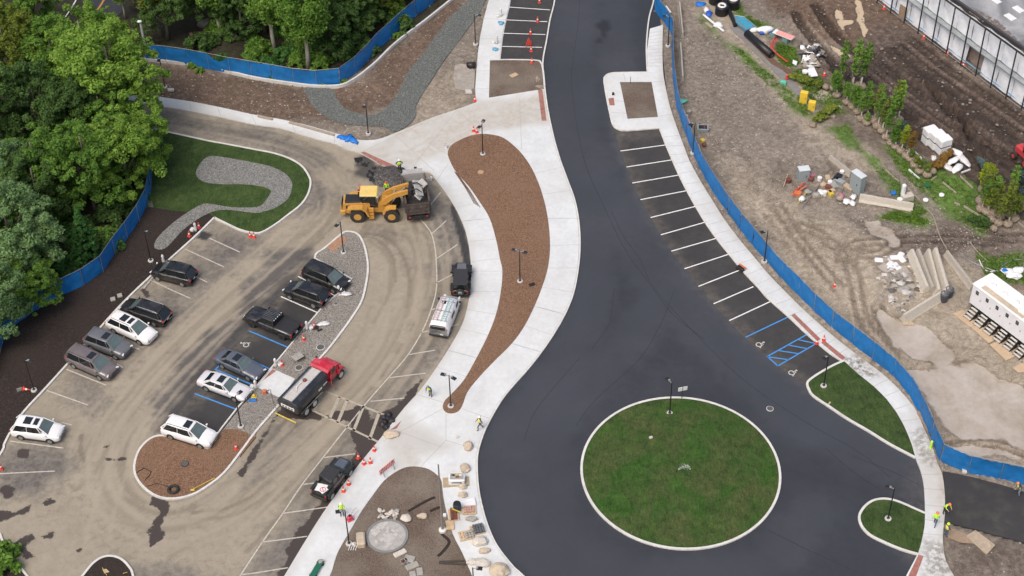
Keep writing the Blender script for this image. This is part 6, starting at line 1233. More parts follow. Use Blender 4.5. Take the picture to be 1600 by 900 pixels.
for x,y,l in ((540,460,'beside the wrapped bollard near the minivan'),(505,507,'on the gravel next to the black weight')):
    b=W(x,y,.13); mb=MB(); mb.blob((0,0,.08),.45,(1.3,.7,.3),.6,int(x)); o=mb.build('plastic_sheet',M_WRAP,None,True,(b.x,b.y,.13)); tag(o,'crumpled white plastic '+l,'plastic sheet')
b=W(493,513,.13); mb=MB(); mb.bbox((0,0,.06),(.6,.5,.12),.03); mb.bbox((.45,-.3,.05),(.5,.2,.1),.03,.6); o=mb.build('rubber_weight',M_BLK,None,False,(b.x,b.y,.125)); tag(o,'black rubber weight under the cone on the gravel island','weight')
# barricade
a=W(594,747,.12); c=W(617,728,.12); d=c-a; ang=math.atan2(d.y,d.x); t=thing('barricade','red and white striped barricade beside the plaza soil','barricade',((a.x+c.x)/2,(a.y+c.y)/2,.12),ang); Lb=d.length
M_REDW=mat('barricade_white',(.72,.7,.68),.6,.08,5)
for z in (.85,.5):
    mb=MB(); mb.box((0,0,z),(Lb,.04,.26)); q=mb.build('board',M_CONE,t); mb=MB()
    for k in range(9): mb.box((-Lb/2+Lb*(k+.5)/9,-.022,z),(Lb/20,.012,.2)); mb.box((-Lb/2+Lb*(k+.5)/9,.022,z),(Lb/20,.012,.2))
    mb.build('stripes',M_REDW,q)
for s in (-1,1): mb=MB(); mb.tube([(s*Lb*.33,-.3,0),(s*Lb*.33,0,1.05)],.03,5); mb.tube([(s*Lb*.33,.3,0),(s*Lb*.33,0,1.05)],.03,5); mb.build('stand_leg',M_POST,t)
# blue tarp bundle
b=W(543,217,.12)
for i,(dx,dy,s,l) in enumerate(((-.45,.15,.5,'left lump of blue tarp on the upper path'),(.1,-.05,.45,'middle lump of blue tarp on the upper path'),(.6,-.4,.5,'right lump of blue tarp on the upper path'))):
    mb=MB(); mb.blob((0,0,.1),s,(1.4,.7,.4),.55,i+3); o=mb.build('blue_tarp',mat('tarp_blue',(.01,.16,.55),.5,.15,6),None,True,(b.x+dx,b.y+dy,.12),i); tag(o,l,'tarp')
# flat pieces lying about
def plate(px4,z,h,m,name,label,catg,grp=None):
    pl=Wn(px4,z); c=pl.mean(0); mb=MB(); mb.prism([(p[0]-c[0],p[1]-c[1]) for p in pl],0,h); o=mb.build(name,m,None,False,(c[0],c[1],z)); tag(o,label,catg,grp); return o
M_PLY=mat('plywood',(.48,.36,.24),.8,.12,2.5,dirt=.3); M_PLY2=mat('wet_plywood',(.30,.22,.15),.8,.2,2.5,dirt=.5); M_TIMB=mat('grey_timber',(.34,.29,.23),.9,.2,4)
plate([(1488,490),(1504,484),(1528,507),(1516,512)],.02,.04,M_PLY,'plywood_sheet','plywood sheet below the first two trailer stairs','plywood')
plate([(1517.5,512),(1530,507),(1556,530),(1545,537)],.03,.04,M_PLY,'plywood_sheet','second plywood sheet along the trailer stairs','plywood')
plate([(1546,539),(1560,533),(1586,557),(1572,564)],.02,.04,M_PLY,'plywood_sheet','third plywood sheet along the trailer stairs','plywood')
plate([(1582,575),(1605,563),(1630,580),(1591,582.5)],.02,.04,M_PLY,'plywood_sheet','plywood sheet cut by the right edge','plywood')
plate([(1432,645),(1442,638),(1458,668),(1450,676)],.13,.05,M_PLY2,'plywood_sheet','brown plywood board on the sidewalk edge by the blue fence','plywood')
plate([(1509,838),(1524,828.5),(1555,852),(1541,867)],.03,.04,mat('muddy_plywood',(.42,.34,.25),.85,.25,2,dirt=.7),'plywood_sheet','muddy plywood sheet on soil beside the side road','plywood')
plate([(1478,838),(1482,824),(1518,838),(1524,850),(1500,848)],.01,.03,M_PLY2,'plywood_sheet','worn brown board under the muddy plywood sheet','plywood')
plate([(1409,498),(1418,496),(1430,508),(1411,508)],.03,.03,M_PLY,'plywood_scrap','tan board scrap at the puddle edge under the barrier','plywood')
plate([(327,117),(338,117),(338,121),(327,121)],.12,.05,M_CB,'loose_slab','x','slab') if False else None
for px4,l in (([(262,140),(272,140),(272,143.5),(263,143.5)],'small pale concrete block on the upper brown slope'),([(727,142),(736,142),(738,147),(728,147)],'small grey stone block beside the north path'),([(713,683),(717,683),(717,686),(713,686)],'tiny block on the concrete above the plaza'),([(1503,734),(1511,735),(1510,741),(1503,740)],'white box at the foot of the blue fence beside the side road')):
    plate(px4,.05,.2,M_CB,'concrete_block',l,'block')
for a,b_,r,l in (((225,450),(258,409),.05,'long pale pipe leaning along the compost bed kerb'),((228,446),(250,420),.04,'shorter pipe beside the long pale pipe')):
    p=W(*a,.2);q=W(*b_,.2); mb=MB(); mb.tube([p,q],r,6); o=mb.build('pipe',MATS['pale_pole']); tag(o,l,'pipe')
for a,b_,l in (((392,179),(437,189),'upper rail board on the pale upper sidewalk'),((452,191),(522,211),'long dark board along the pale upper sidewalk')):
    p=W(*a,.2);q=W(*b_,.2); d=q-p; mb=MB(); mb.box(((p.x+q.x)/2,(p.y+q.y)/2,.22),(d.length*(.5 if a[0]<400 else 1),.28,.16),math.atan2(d.y,d.x)); o=mb.build('form_board',M_TIMB); tag(o,l,'board')
for i in range(4):
    p=W(710+i*1.5,268+i,.16);q=W(741+i*3,318+i*2,.16); mb=MB(); mb.tube([p,(p+q)/2+Vector((.1,0,0)),q],.03,5); o=mb.build('rebar_rod',mat('rusty_rod',(.14,.085,.06),.8,.3,6)); tag(o,['outermost rusty rod','second rusty rod','third rusty rod','innermost rusty rod'][i]+' lying along the left rim of the mulch bed','rod','rusty rods on the path edge')
# =====================================================================  MULCH ISLAND THINGS
b=W(271,766,.13); mb=MB(); ring_=[(.42*math.cos(a_),.42*math.sin(a_),.13) for a_ in np.linspace(0,2*PI,25)]; mb.tube(ring_,.13,10,cap=False); o=mb.build('old_tyre',M_TYRE,None,True,(b.x,b.y,.13)); tag(o,'old black tyre lying on the mulch island','tyre')
p=W(302,764,.2);q=W(335,747,.2); mb=MB(); mb.tube([p,q],.035,6); mb.bbox((p.x-.05,p.y-.1,.2),(.35,.2,.06),.02); o=mb.build('broom',MATS['bar_yellow']); tag(o,'yellow-handled tool lying on the mulch island','tool')
mb=MB(); mb.tube([W(*p,.16) for p in ((214,738),(225,731),(236,737),(232,745),(226,750))],.035,5); o=mb.build('black_hose',M_BLK); tag(o,'bent black hose on the left end of the mulch island','hose')
mb=MB(); mb.tube([W(*p,.16) for p in ((230,760),(245,755),(262,760),(268,766))],.03,5); o=mb.build('black_hose',M_BLK); tag(o,'thin black hose leading to the old tyre','hose')
def manhole(px,py,z,r,label,m=None):
    b=W(px,py,z); t=thing('manhole_cover',label,'manhole',(b.x,b.y,z)); mb=MB(); mb.lathe([(r,-.05),(r,.05),(r*.93,.06)],n=20); mb.build('rim',M_CB if m is None else m,t); mb=MB(); mb.lathe([(r*.85,.0),(r*.85,.07)],n=20)
    for k in range(4): mb.box((0,-r*.5+r*.33*k,.073),(r*1.2,.03,.01))
    mb.build('lid',mat('iron',(.09,.09,.09),.6,.2,6),t)
manhole(289,725,.13,.36,'round iron manhole lid in the mulch island',MATS['iron'] if 'iron' in MATS else M_BLK)
manhole(501,543,.12,.42,'round manhole ring in the gravel beside the red truck cab'); manhole(525,475,.12,.2,'small pipe cap in the gravel below the black minivan')
manhole(1203,639,-.03,.34,'pale round manhole in the dark road right of the lawn',MATS['kerb']); manhole(467,575,.12,.38,'grey manhole ring beside the water truck tank')
b=W(1373,781,.02); mb=MB(); mb.box((0,0,0),(.8,.5,.05),.2)
for k in range(6): mb.box((-.33+k*.13,0,.03),(.03,.42,.02),.2)
o=mb.build('drain_grate',mat('iron_dark',(.03,.03,.03),.6,.2,6),None,False,(b.x,b.y,.02)); tag(o,'dark iron drain grate against the small half-oval kerb','drain')
b=W(1017,684,.4); mb=MB(); mb.bbox((0,0,.1),(.32,.25,.14),.03); o=mb.build('valve_box',mat('pale_plastic',(.5,.48,.42),.6,.1,5),None,False,(b.x,b.y,.36),.4); tag(o,'small pale valve box on the big round lawn','valve box')
b=W(1057,738,.4); t=thing('lawn_sprinkler','sprinkler spraying a small white fan near the centre of the round lawn','sprinkler',(b.x,b.y,.40)); mb=MB(); mb.tube([(0,0,0),(0,0,.3)],.035,6); mb.build('head',M_BLK,t)
mb=MB(); rng=random.Random(2)
for k in range(220):
    u=rng.uniform(0,1); a_=math.radians(rng.gauss(20,14)); r_=.1+.75*u; mb.blob((r_*1.5*math.cos(a_),r_*1.5*math.sin(a_)*.8,.3+.25*math.sin(PI*u)),.010+.006*u,sub=1,amp=0)
o=mb.build('water_spray',mat('water_drops',(.8,.82,.82),.2,.03,4),t); o['kind']='stuff'
b=W(1296,630,.14); mb=MB(); mb.box((0,0,.02),(.35,.14,.04),.9); o=mb.build('wood_scrap',M_PLY,None,False,(b.x,b.y,.14)); tag(o,'tan wood scrap on the long triangular lawn','scrap')
b=W(831,445,.16); mb=MB(); mb.bbox((0,0,.05),(.6,.35,.14),.03,.4); o=mb.build('junction_box',M_BLK,None,False,(b.x,b.y,.16)); tag(o,'small dark box on the mulch beside the twin-head lamp','box')
b=W(751,269,.15); mb=MB(); mb.lathe([(.32,0),(.32,.04)],n=16); o=mb.build('irrigation_lid',mat('tan_lid',(.42,.27,.16),.7,.1,5),None,False,(b.x,b.y,.14)); tag(o,'round tan lid on the mulch below the top lamp','lid')
b=W(736,104,.1); mb=MB(); mb.blob((0,0,.25),.55,(1,.8,.7),.4,8); o=mb.build('black_bag',M_BLK,None,True,(b.x,b.y,.05)); tag(o,'black bag heap against the north path','bag')
sheet('concrete_pad',[(711,102),(722,100),(737,105),(742,112),(741,138),(733,142),(712,140),(708,122)],.06,mat('old_pad',(.33,.30,.26),.9,.2,1.5,world=True,dirt=.5),zbot=-.1)
b=W(958,148,.12); mb=MB(); mb.lathe([(.14,0),(.12,.3),(.02,.32)],n=10); o=mb.build('vent_stub',M_BLK,None,False,(b.x,b.y,.12)); tag(o,'small black pipe cap on the pale bump-out','cap')
b=W(985,131,.13); mb=MB(); mb.tube([(0,0,0),(0,0,1.0)],.03,5); o=mb.build('marker_stake',M_BLK,None,False,(b.x,b.y,.12)); tag(o,'thin stake at the corner of the square soil bed','stake')
for x,y,l,m in ((673,281,'white bucket on the lot edge above the dump truck','w'),(697,231,'white bucket on the concrete left of the mulch bed','w')):
    b=W(x,y,.1); t=thing('bucket',l,'bucket',(b.x,b.y,.05)); mb=MB(); mb.lathe([(.16,0),(.2,.42),(.18,.42),(.15,.05)],n=14); mb.build('bucket_body',MATS['white_plastic'],t); mb=MB(); mb.tube([(-.2,0,.4),(0,.1,.62),(.2,0,.4)],.012,4); mb.build('handle',M_BLK,t)
mb=MB(); mb.tube([W(655,270,.15),W(649,262,.9)],.03,5); p=W(649,262,.9); mb.box((p.x,p.y,p.z),(.3,.2,.1)); o=mb.build('shovel',M_BLK); tag(o,'shovel lying on the concrete by the asphalt heap','shovel')
# asphalt heap and trench
b=W(612,272,0); mb=MB(); n=36; 
def heap(name,px,py,rx,ry,h,m,label,catg,amp=.18,kind='stuff'):
    b=W(px,py,0); v=[(0,0,h)];f=[]; rings=7; rg=random.Random(px)
    for r in range(1,rings+1):
        for k in range(28):
            a_=2*PI*k/28; u=r/rings; j=1+amp*(mnoise.noise(Vector((math.cos(a_)*1.5,math.sin(a_)*1.5,u*2+px)))*1.4); z=h*(1-u**1.15)+(rg.uniform(-.07,.07) if r<rings else 0)-.06*(r==rings)
            v.append((math.cos(a_)*rx*u*j,math.sin(a_)*ry*u*j,max(-.06,z)))
    for k in range(28): f.append((0,1+k,1+(k+1)%28))
    for r in range(rings-1):
        for k in range(28): f.append((1+r*28+k,1+(r+1)*28+k,1+(r+1)*28+(k+1)%28,1+r*28+(k+1)%28))
    mb=MB(); mb.add(v,f); o=mb.build(name,m,None,True,(b.x,b.y,0)); o['kind']=kind; return o
M_HEAP=granular('dug_asphalt',[(.04,.038,.037),(.085,.08,.076),(.12,.113,.108),(.2,.19,.18)],5,.8)
heap('asphalt_heap',612,277,2.3,2.2,.85,M_HEAP,'','')
heap('asphalt_heap',640,281,1.6,1.0,.3,M_HEAP,'','')
rg=random.Random(8)
for i in range(16):
    x=rg.uniform(556,600); y=250+(x-556)*.45+rg.uniform(-3,3) if i<9 else rg.uniform(262,286); x=x if i<9 else 575+(y-262)*.35+rg.uniform(-3,8); b=W(x,y,0); mb=MB(); mb.blob((0,0,.05),rg.uniform(.18,.42),(1,.8,.5),.5,i,1)
    o=mb.build('asphalt_lump',M_BLK,None,False,(b.x,b.y,0),rg.uniform(0,3)); tag(o,'black asphalt lump at the rim of the dug patch by the red pavers','asphalt lump','black lumps round the dug patch')
for i in range(7):
    x,y=((600,652),(606,655),(602,660),(598,663),(608,649),(604,668),(611,658))[i]; b=W(x,y,.1); mb=MB(); mb.blob((0,0,.12),.35,(1,.9,.6),.5,i+20,1); o=mb.build('black_sack',M_BLK,None,False,(b.x,b.y,.05)); tag(o,'crumpled black sack in the heap at the lot edge below the crosswalk','sack','black sacks by the crosswalk')
# =====================================================================  PLAZA CLUTTER
M_ROCKT=mat('tan_rock',(.50,.42,.32),.85,.25,2,dirt=.35,dirtc=(.35,.28,.2)); M_ROCKW=mat('pale_rock',(.56,.52,.46),.85,.2,2.5,dirt=.25); M_ROCKG=mat('slab_grey',(.33,.32,.29),.85,.2,2.5,dirt=.3)
def rock(px,py,r,sq,label,m=M_ROCKT,z=.1,seed=0,rz=0,name='boulder',grp=None):
    r*=.82; b=W(px,py,z); mb=MB(); mb.blob((0,0,r*sq[2]*.55),r,sq,.24,seed+px,2); o=mb.build(name,m,None,False,(b.x,b.y,z),rz); return tag(o,label,'boulder',grp)
for a in ((611,680,.62,(1.5,.9,.6),'tan boulder at the edge of the concrete near the red pavers'),(732,699,.6,(.9,1.1,.8),'tan boulder alone beside the dark road, topmost of the row'),(727,733,.58,(1,1.1,.8),'tan boulder just above the white tote'),(723,762,.4,(1.2,.8,.8),'small tan boulder under the white tote board'),(723,775,.44,(1.2,.8,.75),'small tan boulder above the white board'),
  (740,836,0,(1,1,1),''),(750,848,.75,(1.2,.85,.65),'broad pale boulder below the pallets',1),(757,862,.5,(1.2,.8,.7),'small round boulder below the broad pale one'),(752,881,.72,(1.2,.8,.6),'pale flat boulder left of the lowest boulder',1),(737,880,.45,(1.1,.8,.7),'small boulder touching the pale flat boulder',1),(781,895,.95,(1.1,.95,.8),'largest tan boulder at the bottom edge'),
  (635,811,.55,(1.1,.9,.7),'pale boulder just above the stone circle',1),(660,808,.5,(1.2,.8,.7),'tan boulder right of the pale one above the circle')):
    if a[2]: rock(a[0],a[1],a[2],a[3],a[4],M_ROCKW if len(a)>5 else M_ROCKT,.12,3)
b=W(562,852,.1); mb=MB(); mb.bbox((0,0,.3),(.75,1.4,.6),.12,.1); o=mb.build('stone_block',M_ROCKT,None,False,(b.x+.1,b.y+.4,.05)); tag(o,'upright tan stone block left of the stone circle','stone')
b=W(607,805,.08)
rg=random.Random(4)
for i in range(34):
    mb=MB(); mb.blob((0,0,.06),rg.uniform(.12,.24),(1.2,.8,.55),.4,i,1); o=mb.build('cobble',M_ROCKW if i%3 else M_ROCKG,None,False,(b.x+rg.uniform(-.9,.9),b.y+rg.uniform(-.45,.45),.08+rg.uniform(0,.1)),rg.uniform(0,3)); tag(o,'pale cobble in the loose heap above the stone circle','cobble','cobbles heaped above the stone circle')
for i,(px,py,w_,d_,rz,l) in enumerate(((625,864,1.15,.5,.55,'first stepping slab touching the stone circle'),(640,873,.9,.7,-.3,'second stepping slab, right of the pot'),(632,877,.6,.6,.3,'slab under the planting pot'),(644,884,1.15,.6,.45,'third stepping slab'),(645,897,.55,.6,.2,'lower left stepping slab at the bottom edge'),(656,893,.55,.8,.1,'lower right stepping slab at the bottom edge'))):
    b=W(px,py,.12); mb=MB(); mb.bbox((0,0,.06),(w_,d_,.14),.06); o=mb.build('stepping_slab',(M_ROCKG,M_ROCKW)[i==0],None,False,(b.x,b.y,.08),rz); tag(o,l,'slab','stepping slabs of the plaza')
for i,(x0,y0,x1,y1,l) in enumerate(((686,878,727,877,'upper timber lying in the plaza soil'),(686,880,727,882,'lower timber lying in the plaza soil'),(512,895,518,915,'x'),(638,812,668,797,'x'))):
    if l=='x': continue
    p=W(x0,y0,.12);q=W(x1,y1,.12); d=q-p; mb=MB(); mb.box(((p.x+q.x)/2,(p.y+q.y)/2,.15),(d.length,.14,.1),math.atan2(d.y,d.x)); o=mb.build('timber',MATS['bark_dark']); tag(o,l,'timber')
for i in range(3):
    pts=[[(638,800),(655,790),(672,781),(680,778)],[(672,800),(680,796),(688,793)],[(690,835),(702,848),(690,865),(684,870)]][i]
    mb=MB(); ribbon(mb,polyw(pts,0,5,False),.28,.05,.086); o=mb.build('soil_track',M_BROWN); struct(o)
b=W(630,880,.2); mb=MB(); 
t=thing('rubbish_bucket','small bucket of rubbish on the stepping slabs','bucket',(b.x,b.y,.2)); mb.lathe([(.2,0),(.24,.3),(.2,.3),(.18,.05)],n=12); mb.build('bucket_body',M_ROCKG,t); mb=MB(); mb.blob((0,0,.3),.15,amp=.4,sub=1); mb.build('rubbish',MATS['rusty_hatch'],t)
# tote, pallets etc
plate([(691.5,747),(733,745),(733.5,759),(692.5,762)],.12,.05,mat('skid_board',(.36,.28,.19),.85,.15,3),'plywood_sheet','brown board under the white tote beside the road','plywood')
b=W(714,756,.17); t=thing('white_tote','white open tote full of gear on the brown board','tote',(b.x,b.y+.35,.17),-.02)
mb=MB(); mb.bbox((0,0,.3),(1.45,.95,.6),.08); mb.build('tote_body',MATS['white_plastic'],t); mb=MB(); mb.box((0,0,.605),(1.2,.7,.02)); mb.build('inner',M_ROCKG,t)
for k,(x,y,m) in enumerate(((-.3,.1,M_BLK),(.05,-.1,MATS['rusty_hatch']),(.35,.12,MATS['white_plastic']),(.1,.2,MATS['bar_yellow']))): mb=MB(); mb.blob((x,y,.66),.13,(1.4,.6,.6),.4,k,1); mb.build('tool',m,t)
mb=MB(); mb.box((0,-.48,.3),(.9,.02,.16)); mb.build('marking',P_GREY,t)
plate([(719,785),(741,778),(744,790),(721,793)],.2,.12,MATS['white_plastic'],'foam_board','thick white board behind the pallets beside the road','board')
b=W(714.5,800,.15); t=thing('bin_barrel','dark blue barrel standing at the end of the red brick pallet','barrel',(b.x,b.y+.2,.13)); mb=MB(); mb.lathe([(.3,0),(.36,.5),(.36,.8),(.33,.95)],n=16); mb.build('barrel_body',mat('barrel_navy',(.02,.035,.06),.5,.2,5),t,True); mb=MB(); mb.lathe([(.31,.9),(.31,.97)],n=16); mb.build('lid',M_BLK,t)
M_PAL=mat('pallet_wood',(.55,.40,.24),.85,.2,4)
def pallet(px,py,rz,label,load=None,w_=1.2,d_=1.0):
    b=W(px,py,.12); t=thing('pallet',label,'pallet',(b.x,b.y+.3,.13),rz,'wooden pallets on the plaza path')
    for k in range(5): mb=MB(); mb.box((-w_/2+.08+k*(w_-.16)/4,0,.14),(.14,d_,.03)); mb.build('top_board',M_PAL,t)
    for k in range(3): mb=MB(); mb.box((0,-d_/2+.06+k*(d_-.12)/2,.07),(w_,.1,.1)); mb.build('bearer',M_PAL,t)
    return t,b
t,b=pallet(733,802,.05,'pallet with reddish pavers, right of the navy barrel')
def stack(b,rz,m,label,nx,ny,s,name='paver_stack',z=.29,dx=0,dy=.3,hh=2):
    rg=random.Random(nx*7+ny); mb=MB()
    for i in range(nx):
        for j in range(ny): mb.bbox(((i-(nx-1)/2)*s[0]*1.18,(j-(ny-1)/2)*s[1]*1.18,s[2]*hh/2),(s[0],s[1],s[2]*hh*rg.uniform(.8,1.1)),.015)
    o=mb.build(name,m,None,False,(b.x+dx,b.y+dy,z),rz); return tag(o,label,'pavers')
stack(b,.05,mat('paver_pink',(.48,.30,.24),.85,.2,5),'pinkish pavers stacked on the pallet right of the barrel',4,3,(.2,.2,.08))
t,b=pallet(709,810,.1,'long pallet under the red brick strips',1,.9,1.3); stack(b,.1,mat('brick_dark_red',(.17,.06,.04),.85,.25,5),'dark red bricks stacked on the long pallet',2,7,(.24,.15,.1),hh=2.2)
t,b=pallet(703,826,.1,'narrow pallet left of the dark red bricks',1,.7,1.0)
t,b=pallet(728,842,.25,'lower left pallet of grey pavers'); stack(b,.25,M_ROCKG,'grey pavers scattered on the lower left pallet',3,3,(.2,.2,.08),dx=.3)
t,b=pallet(746,833,.25,'lower right pallet of dark pavers'); stack(b,.25,mat('paver_dark',(.10,.11,.12),.85,.25,5),'dark grey pavers stacked on the lower right pallet',4,4,(.2,.2,.08),dx=.1,hh=3)
rock(737,812,.5,(1.4,.7,.6),'flat grey rock under the pinkish paver pallet',M_ROCKG,.12,5)
p=W(706,795,.6);q=W(720,802,.5); mb=MB(); mb.box(((p.x+q.x)/2,(p.y+q.y)/2,.62),((q-p).length,.1,.06),math.atan2((q-p).y,(q-p).x)); o=mb.build('spirit_level',MATS['bar_yellow']); tag(o,'yellow level laid across the dark red bricks','level')
b=W(695,806,.1); mb=MB(); mb.bbox((0,0,.12),(.3,.28,.24),.03); o=mb.build('utility_box',MATS['white_plastic'],None,False,(b.x,b.y,.08)); tag(o,'small white box in the soil right of the flagpole','box')
# green trolley, red machine by worker
b=W(495,892,.12); t=thing('hand_trolley','long green hand trolley at the bottom of the pale path','trolley',(b.x,b.y,.12),R(68)); mb=MB(); mb.bbox((0,0,.3),(1.9,.5,.12),.03); mb.build('frame',mat('trolley_green',(.01,.12,.07),.5,.15,5),t)
for s in (-.7,.7): mb=MB(); T=Matrix.Translation((s,0,.16))@Matrix.Rotation(PI/2,4,'X'); mb.lathe([(.15,-.3),(.15,.3)],n=12,T=T); mb.build('wheel',M_TYRE,t)
mb=MB(); mb.blob((.8,0,.42),.22,(1.3,1,.6),.4,3,1); mb.build('grey_sack',M_ROCKG,t)
b=W(547,812,.12); t=thing('plate_compactor','red hand-guided machine standing on the path next to the lamp head','machine',(b.x,b.y,.12),R(30)); mb=MB(); mb.bbox((0,0,.1),(.6,.5,.14),.04); mb.bbox((0,0,.35),(.45,.38,.36),.08); mb.build('machine_body',mat('machine_red',(.5,.05,.08),.5,.15,5),t)
for s in (-.18,.18): mb=MB(); mb.tube([(.2,s,.3),(.55,s,.8),(.85,s,.95)],.025,5); mb.build('handle',mat('pinkish_metal',(.45,.25,.25),.5,.1,5),t)
mb=MB(); mb.lathe([(.12,.53),(.12,.6)],n=10); mb.build('engine_cap',M_BLK,t)
b=W(552,856,.1); t=thing('white_chair_frame','small heap of white tubing at the foot of the lamp by the stone circle','tubing',(b.x,b.y,.1)); mb=MB()
for i in range(4): mb.tube([(-.4+.2*i,-.3,.05),(-.2+.2*i,.3,.3),(.3-.1*i,.35,.1)],.03,5)
mb.build('tubes',MATS['white_plastic'],t); mb=MB(); mb.blob((.1,.2,.2),.22,amp=.4,sub=1); mb.build('plastic_wrap',M_WRAP,t)
# island: stop cock, hoses, helmet box
b=W(397,620,.13); mb=MB(); mb.blob((0,0,.16),.18,sub=2,amp=.05); mb.bbox((0,0,.04),(.5,.4,.08),.02); o=mb.build('yellow_helmet',MATS['bar_yellow'],None,True,(b.x,b.y,.13)); tag(o,'yellow round lamp on a small board by the concrete pad','lamp')
b=W(395,626,.13); mb=MB(); mb.bbox((0,0,.07),(.7,.3,.13),.04,.1); o=mb.build('blue_bundle',MATS['tarp_blue'],None,False,(b.x,b.y,.13)); tag(o,'small blue bundle in front of the yellow round lamp','bundle')
b=W(414,614,.13); mb=MB(); mb.bbox((0,0,.2),(.35,.35,.4),.05); o=mb.build('orange_pump',mat('pump_orange',(.6,.16,.06),.6,.15,5),None,False,(b.x,b.y,.13)); tag(o,'orange pump box at the corner of the concrete pad','pump')
for px,r,l in (([(416,612),(422,609),(424,618),(428,633),(433,641),(430,650),(418,651),(400,648),(382,644)],.035,'grey hose looping from the orange pump to the kerb'),):
    mb=MB(); mb.tube([W(*p,.17) for p in cat(px,4)],r,5); o=mb.build('hose',M_POST); tag(o,l,'hose')
b=W(466,563,.12); t=thing('wheelbarrow','grey wheelbarrow tipped beside the water truck tank','wheelbarrow',(b.x,b.y,.12),.7)
mb=MB(); mb.box((0,0,.45),(.8,.6,.2),taper=1.3); mb.build('tray',M_ROCKG,t); mb=MB(); T=Matrix.Translation((.55,0,.2))@Matrix.Rotation(PI/2,4,'X'); mb.lathe([(.2,-.05),(.2,.05)],n=12,T=T); mb.build('wheel',M_TYRE,t)
for s in (-.2,.2): mb=MB(); mb.tube([(.5,s*.5,.2),(-.2,s,.35),(-.9,s*1.3,.5)],.025,5); mb.build('handle',M_TIMB,t)
b=W(182,466,.1); 
for i,(dx,l) in enumerate(((-.3,'left grey paver by the black SUV hood'),(.3,'right grey paver by the black SUV hood'))): mb=MB(); mb.bbox((0,0,.1),(.5,.5,.18),.04,.3); o=mb.build('paver_block',M_ROCKG,None,False,(b.x+dx,b.y-.2+i*.5,.1)); tag(o,l,'paver')
mb=MB(); mb.box((0,0,0),(1.3,1.1,.02)); b=W(321,368,.02); 
b=W(31,611,.09); mb=MB(); mb.box((0,0,.2),(.5,.05,.4),.5); o=mb.build('board_scrap',M_ROCKG,None,False,(b.x,b.y,.09)); tag(o,'small grey board leaning by the fallen cone','board')
b=W(23,851,.02); mb=MB(); mb.box((0,0,.01),(.7,.45,.03),.2); o=mb.build('drain_grate',MATS['iron_dark'],None,False,(b.x,b.y,.0)); tag(o,'black drain grate in the dark wet patch at lower left','drain')
for px4,l in (([(160,890),(166,889),(171,894),(163,896)],'tan board scrap on the lowest soil island'),): plate(px4,.13,.04,M_PLY,'plywood_scrap',l,'plywood')
for a,b_,l in (((160,887),(167,899),'yellow tool handle on the lowest soil island'),((192,896),(199,894),'short yellow tool on the lowest soil island')):
    mb=MB(); mb.tube([W(*a,.2),W(*b_,.2)],.025,5); o=mb.build('yellow_tool',MATS['bar_yellow']); tag(o,l,'tool')
b=W(1161,421,.14); t=thing('tool_cart','small dark cart with an orange board on the stall kerb','cart',(b.x-.3,b.y,.02),R(-50)); mb=MB(); mb.bbox((0,0,.3),(.8,.35,.3),.04); mb.build('cart_box',M_BLK,t); mb=MB(); mb.box((.0,.35,.35),(.9,.18,.08)); mb.build('orange_board',MATS['pump_orange'],t)
for s in (-.3,.3): mb=MB(); T=Matrix.Translation((s,0,.15))@Matrix.Rotation(PI/2,4,'X'); mb.lathe([(.14,-.22),(.14,.22)],n=10,T=T); mb.build('wheel',M_TYRE,t)
b=W(1454,700,.12); mb=MB(); mb.lathe([(.12,0),(.12,.9),(.02,1.0)],n=8); o=mb.build('yellow_marker',M_HIVIS,None,False,(b.x,b.y,.12)); tag(o,'bright yellow marker post at the fence bend by the sidewalk','marker')
for i,(x,y,l) in enumerate(((803,118,'tan board on the upper soil island near its left side'),(838,125,'upper stick pile on the upper soil island'),(842,137,'lower stick pile near the red paver strip'))):
    b=W(x,y,.14); mb=MB()
    for k in range(3 if i else 1): mb.box((k*.12,k*.15,.05),(.9,.08 if i else .6,.05),.6+i+k*.2)
    o=mb.build('wood_board',M_PLY if i==0 else M_TIMB,None,False,(b.x,b.y,.14)); tag(o,l,'board')
# =====================================================================  CONSTRUCTION YARD (right of the fence)
M_JB=mat('barrier_concrete',(.52,.48,.41),.88,.15,1.6,dirt=.45,dirtc=(.24,.2,.15)); M_JB2=mat('barrier_dark',(.40,.365,.315),.88,.18,1.6,dirt=.5,dirtc=(.18,.15,.11))
def barrier(a,b_,label,m=None,h=.85,wb=.78,grp='precast concrete barriers in the yard',wide=False,zt=None):
    p=W(*a,h if zt is None else zt);q=W(*b_,h if zt is None else zt); p.z=q.z=0; d=q-p; L=d.length; mid=(p+q)/2; mb=MB()
    pr=[(wb/2,0),(wb/2,.09),(wb*.30,.32),(wb*.17,h),(-wb*.17,h),(-wb*.30,.32),(-wb/2,.09),(-wb/2,0)]
    n=12; v=[];f=[]; m_=len(pr)
    if wide: pr=[(wb/2,0),(wb/2,.1),(wb*.42,.2),(wb*.12,h),(-wb*.12,h),(-wb*.42,.2),(-wb/2,.1),(-wb/2,0)]
    for i in range(n+1):
        x=-L/2+L*i/n; j=random.uniform(-.012,.012)
        v+=[(x,y+j,z+(.05 if (z==0 and n*.3<i<n*.7) else 0)+j) for y,z in pr]
    for i in range(n):
        for k in range(m_): f.append((i*m_+k,(i+1)*m_+k,(i+1)*m_+(k+1)%m_,i*m_+(k+1)%m_))
    f+=[tuple(range(m_-1,-1,-1)),tuple(range(n*m_,(n+1)*m_))]; mb.add(v,f)
    o=mb.build('concrete_barrier',m or M_JB,None,False,(mid.x,mid.y,-.02),math.atan2(d.y,d.x)); return tag(o,label,'concrete barrier',grp)
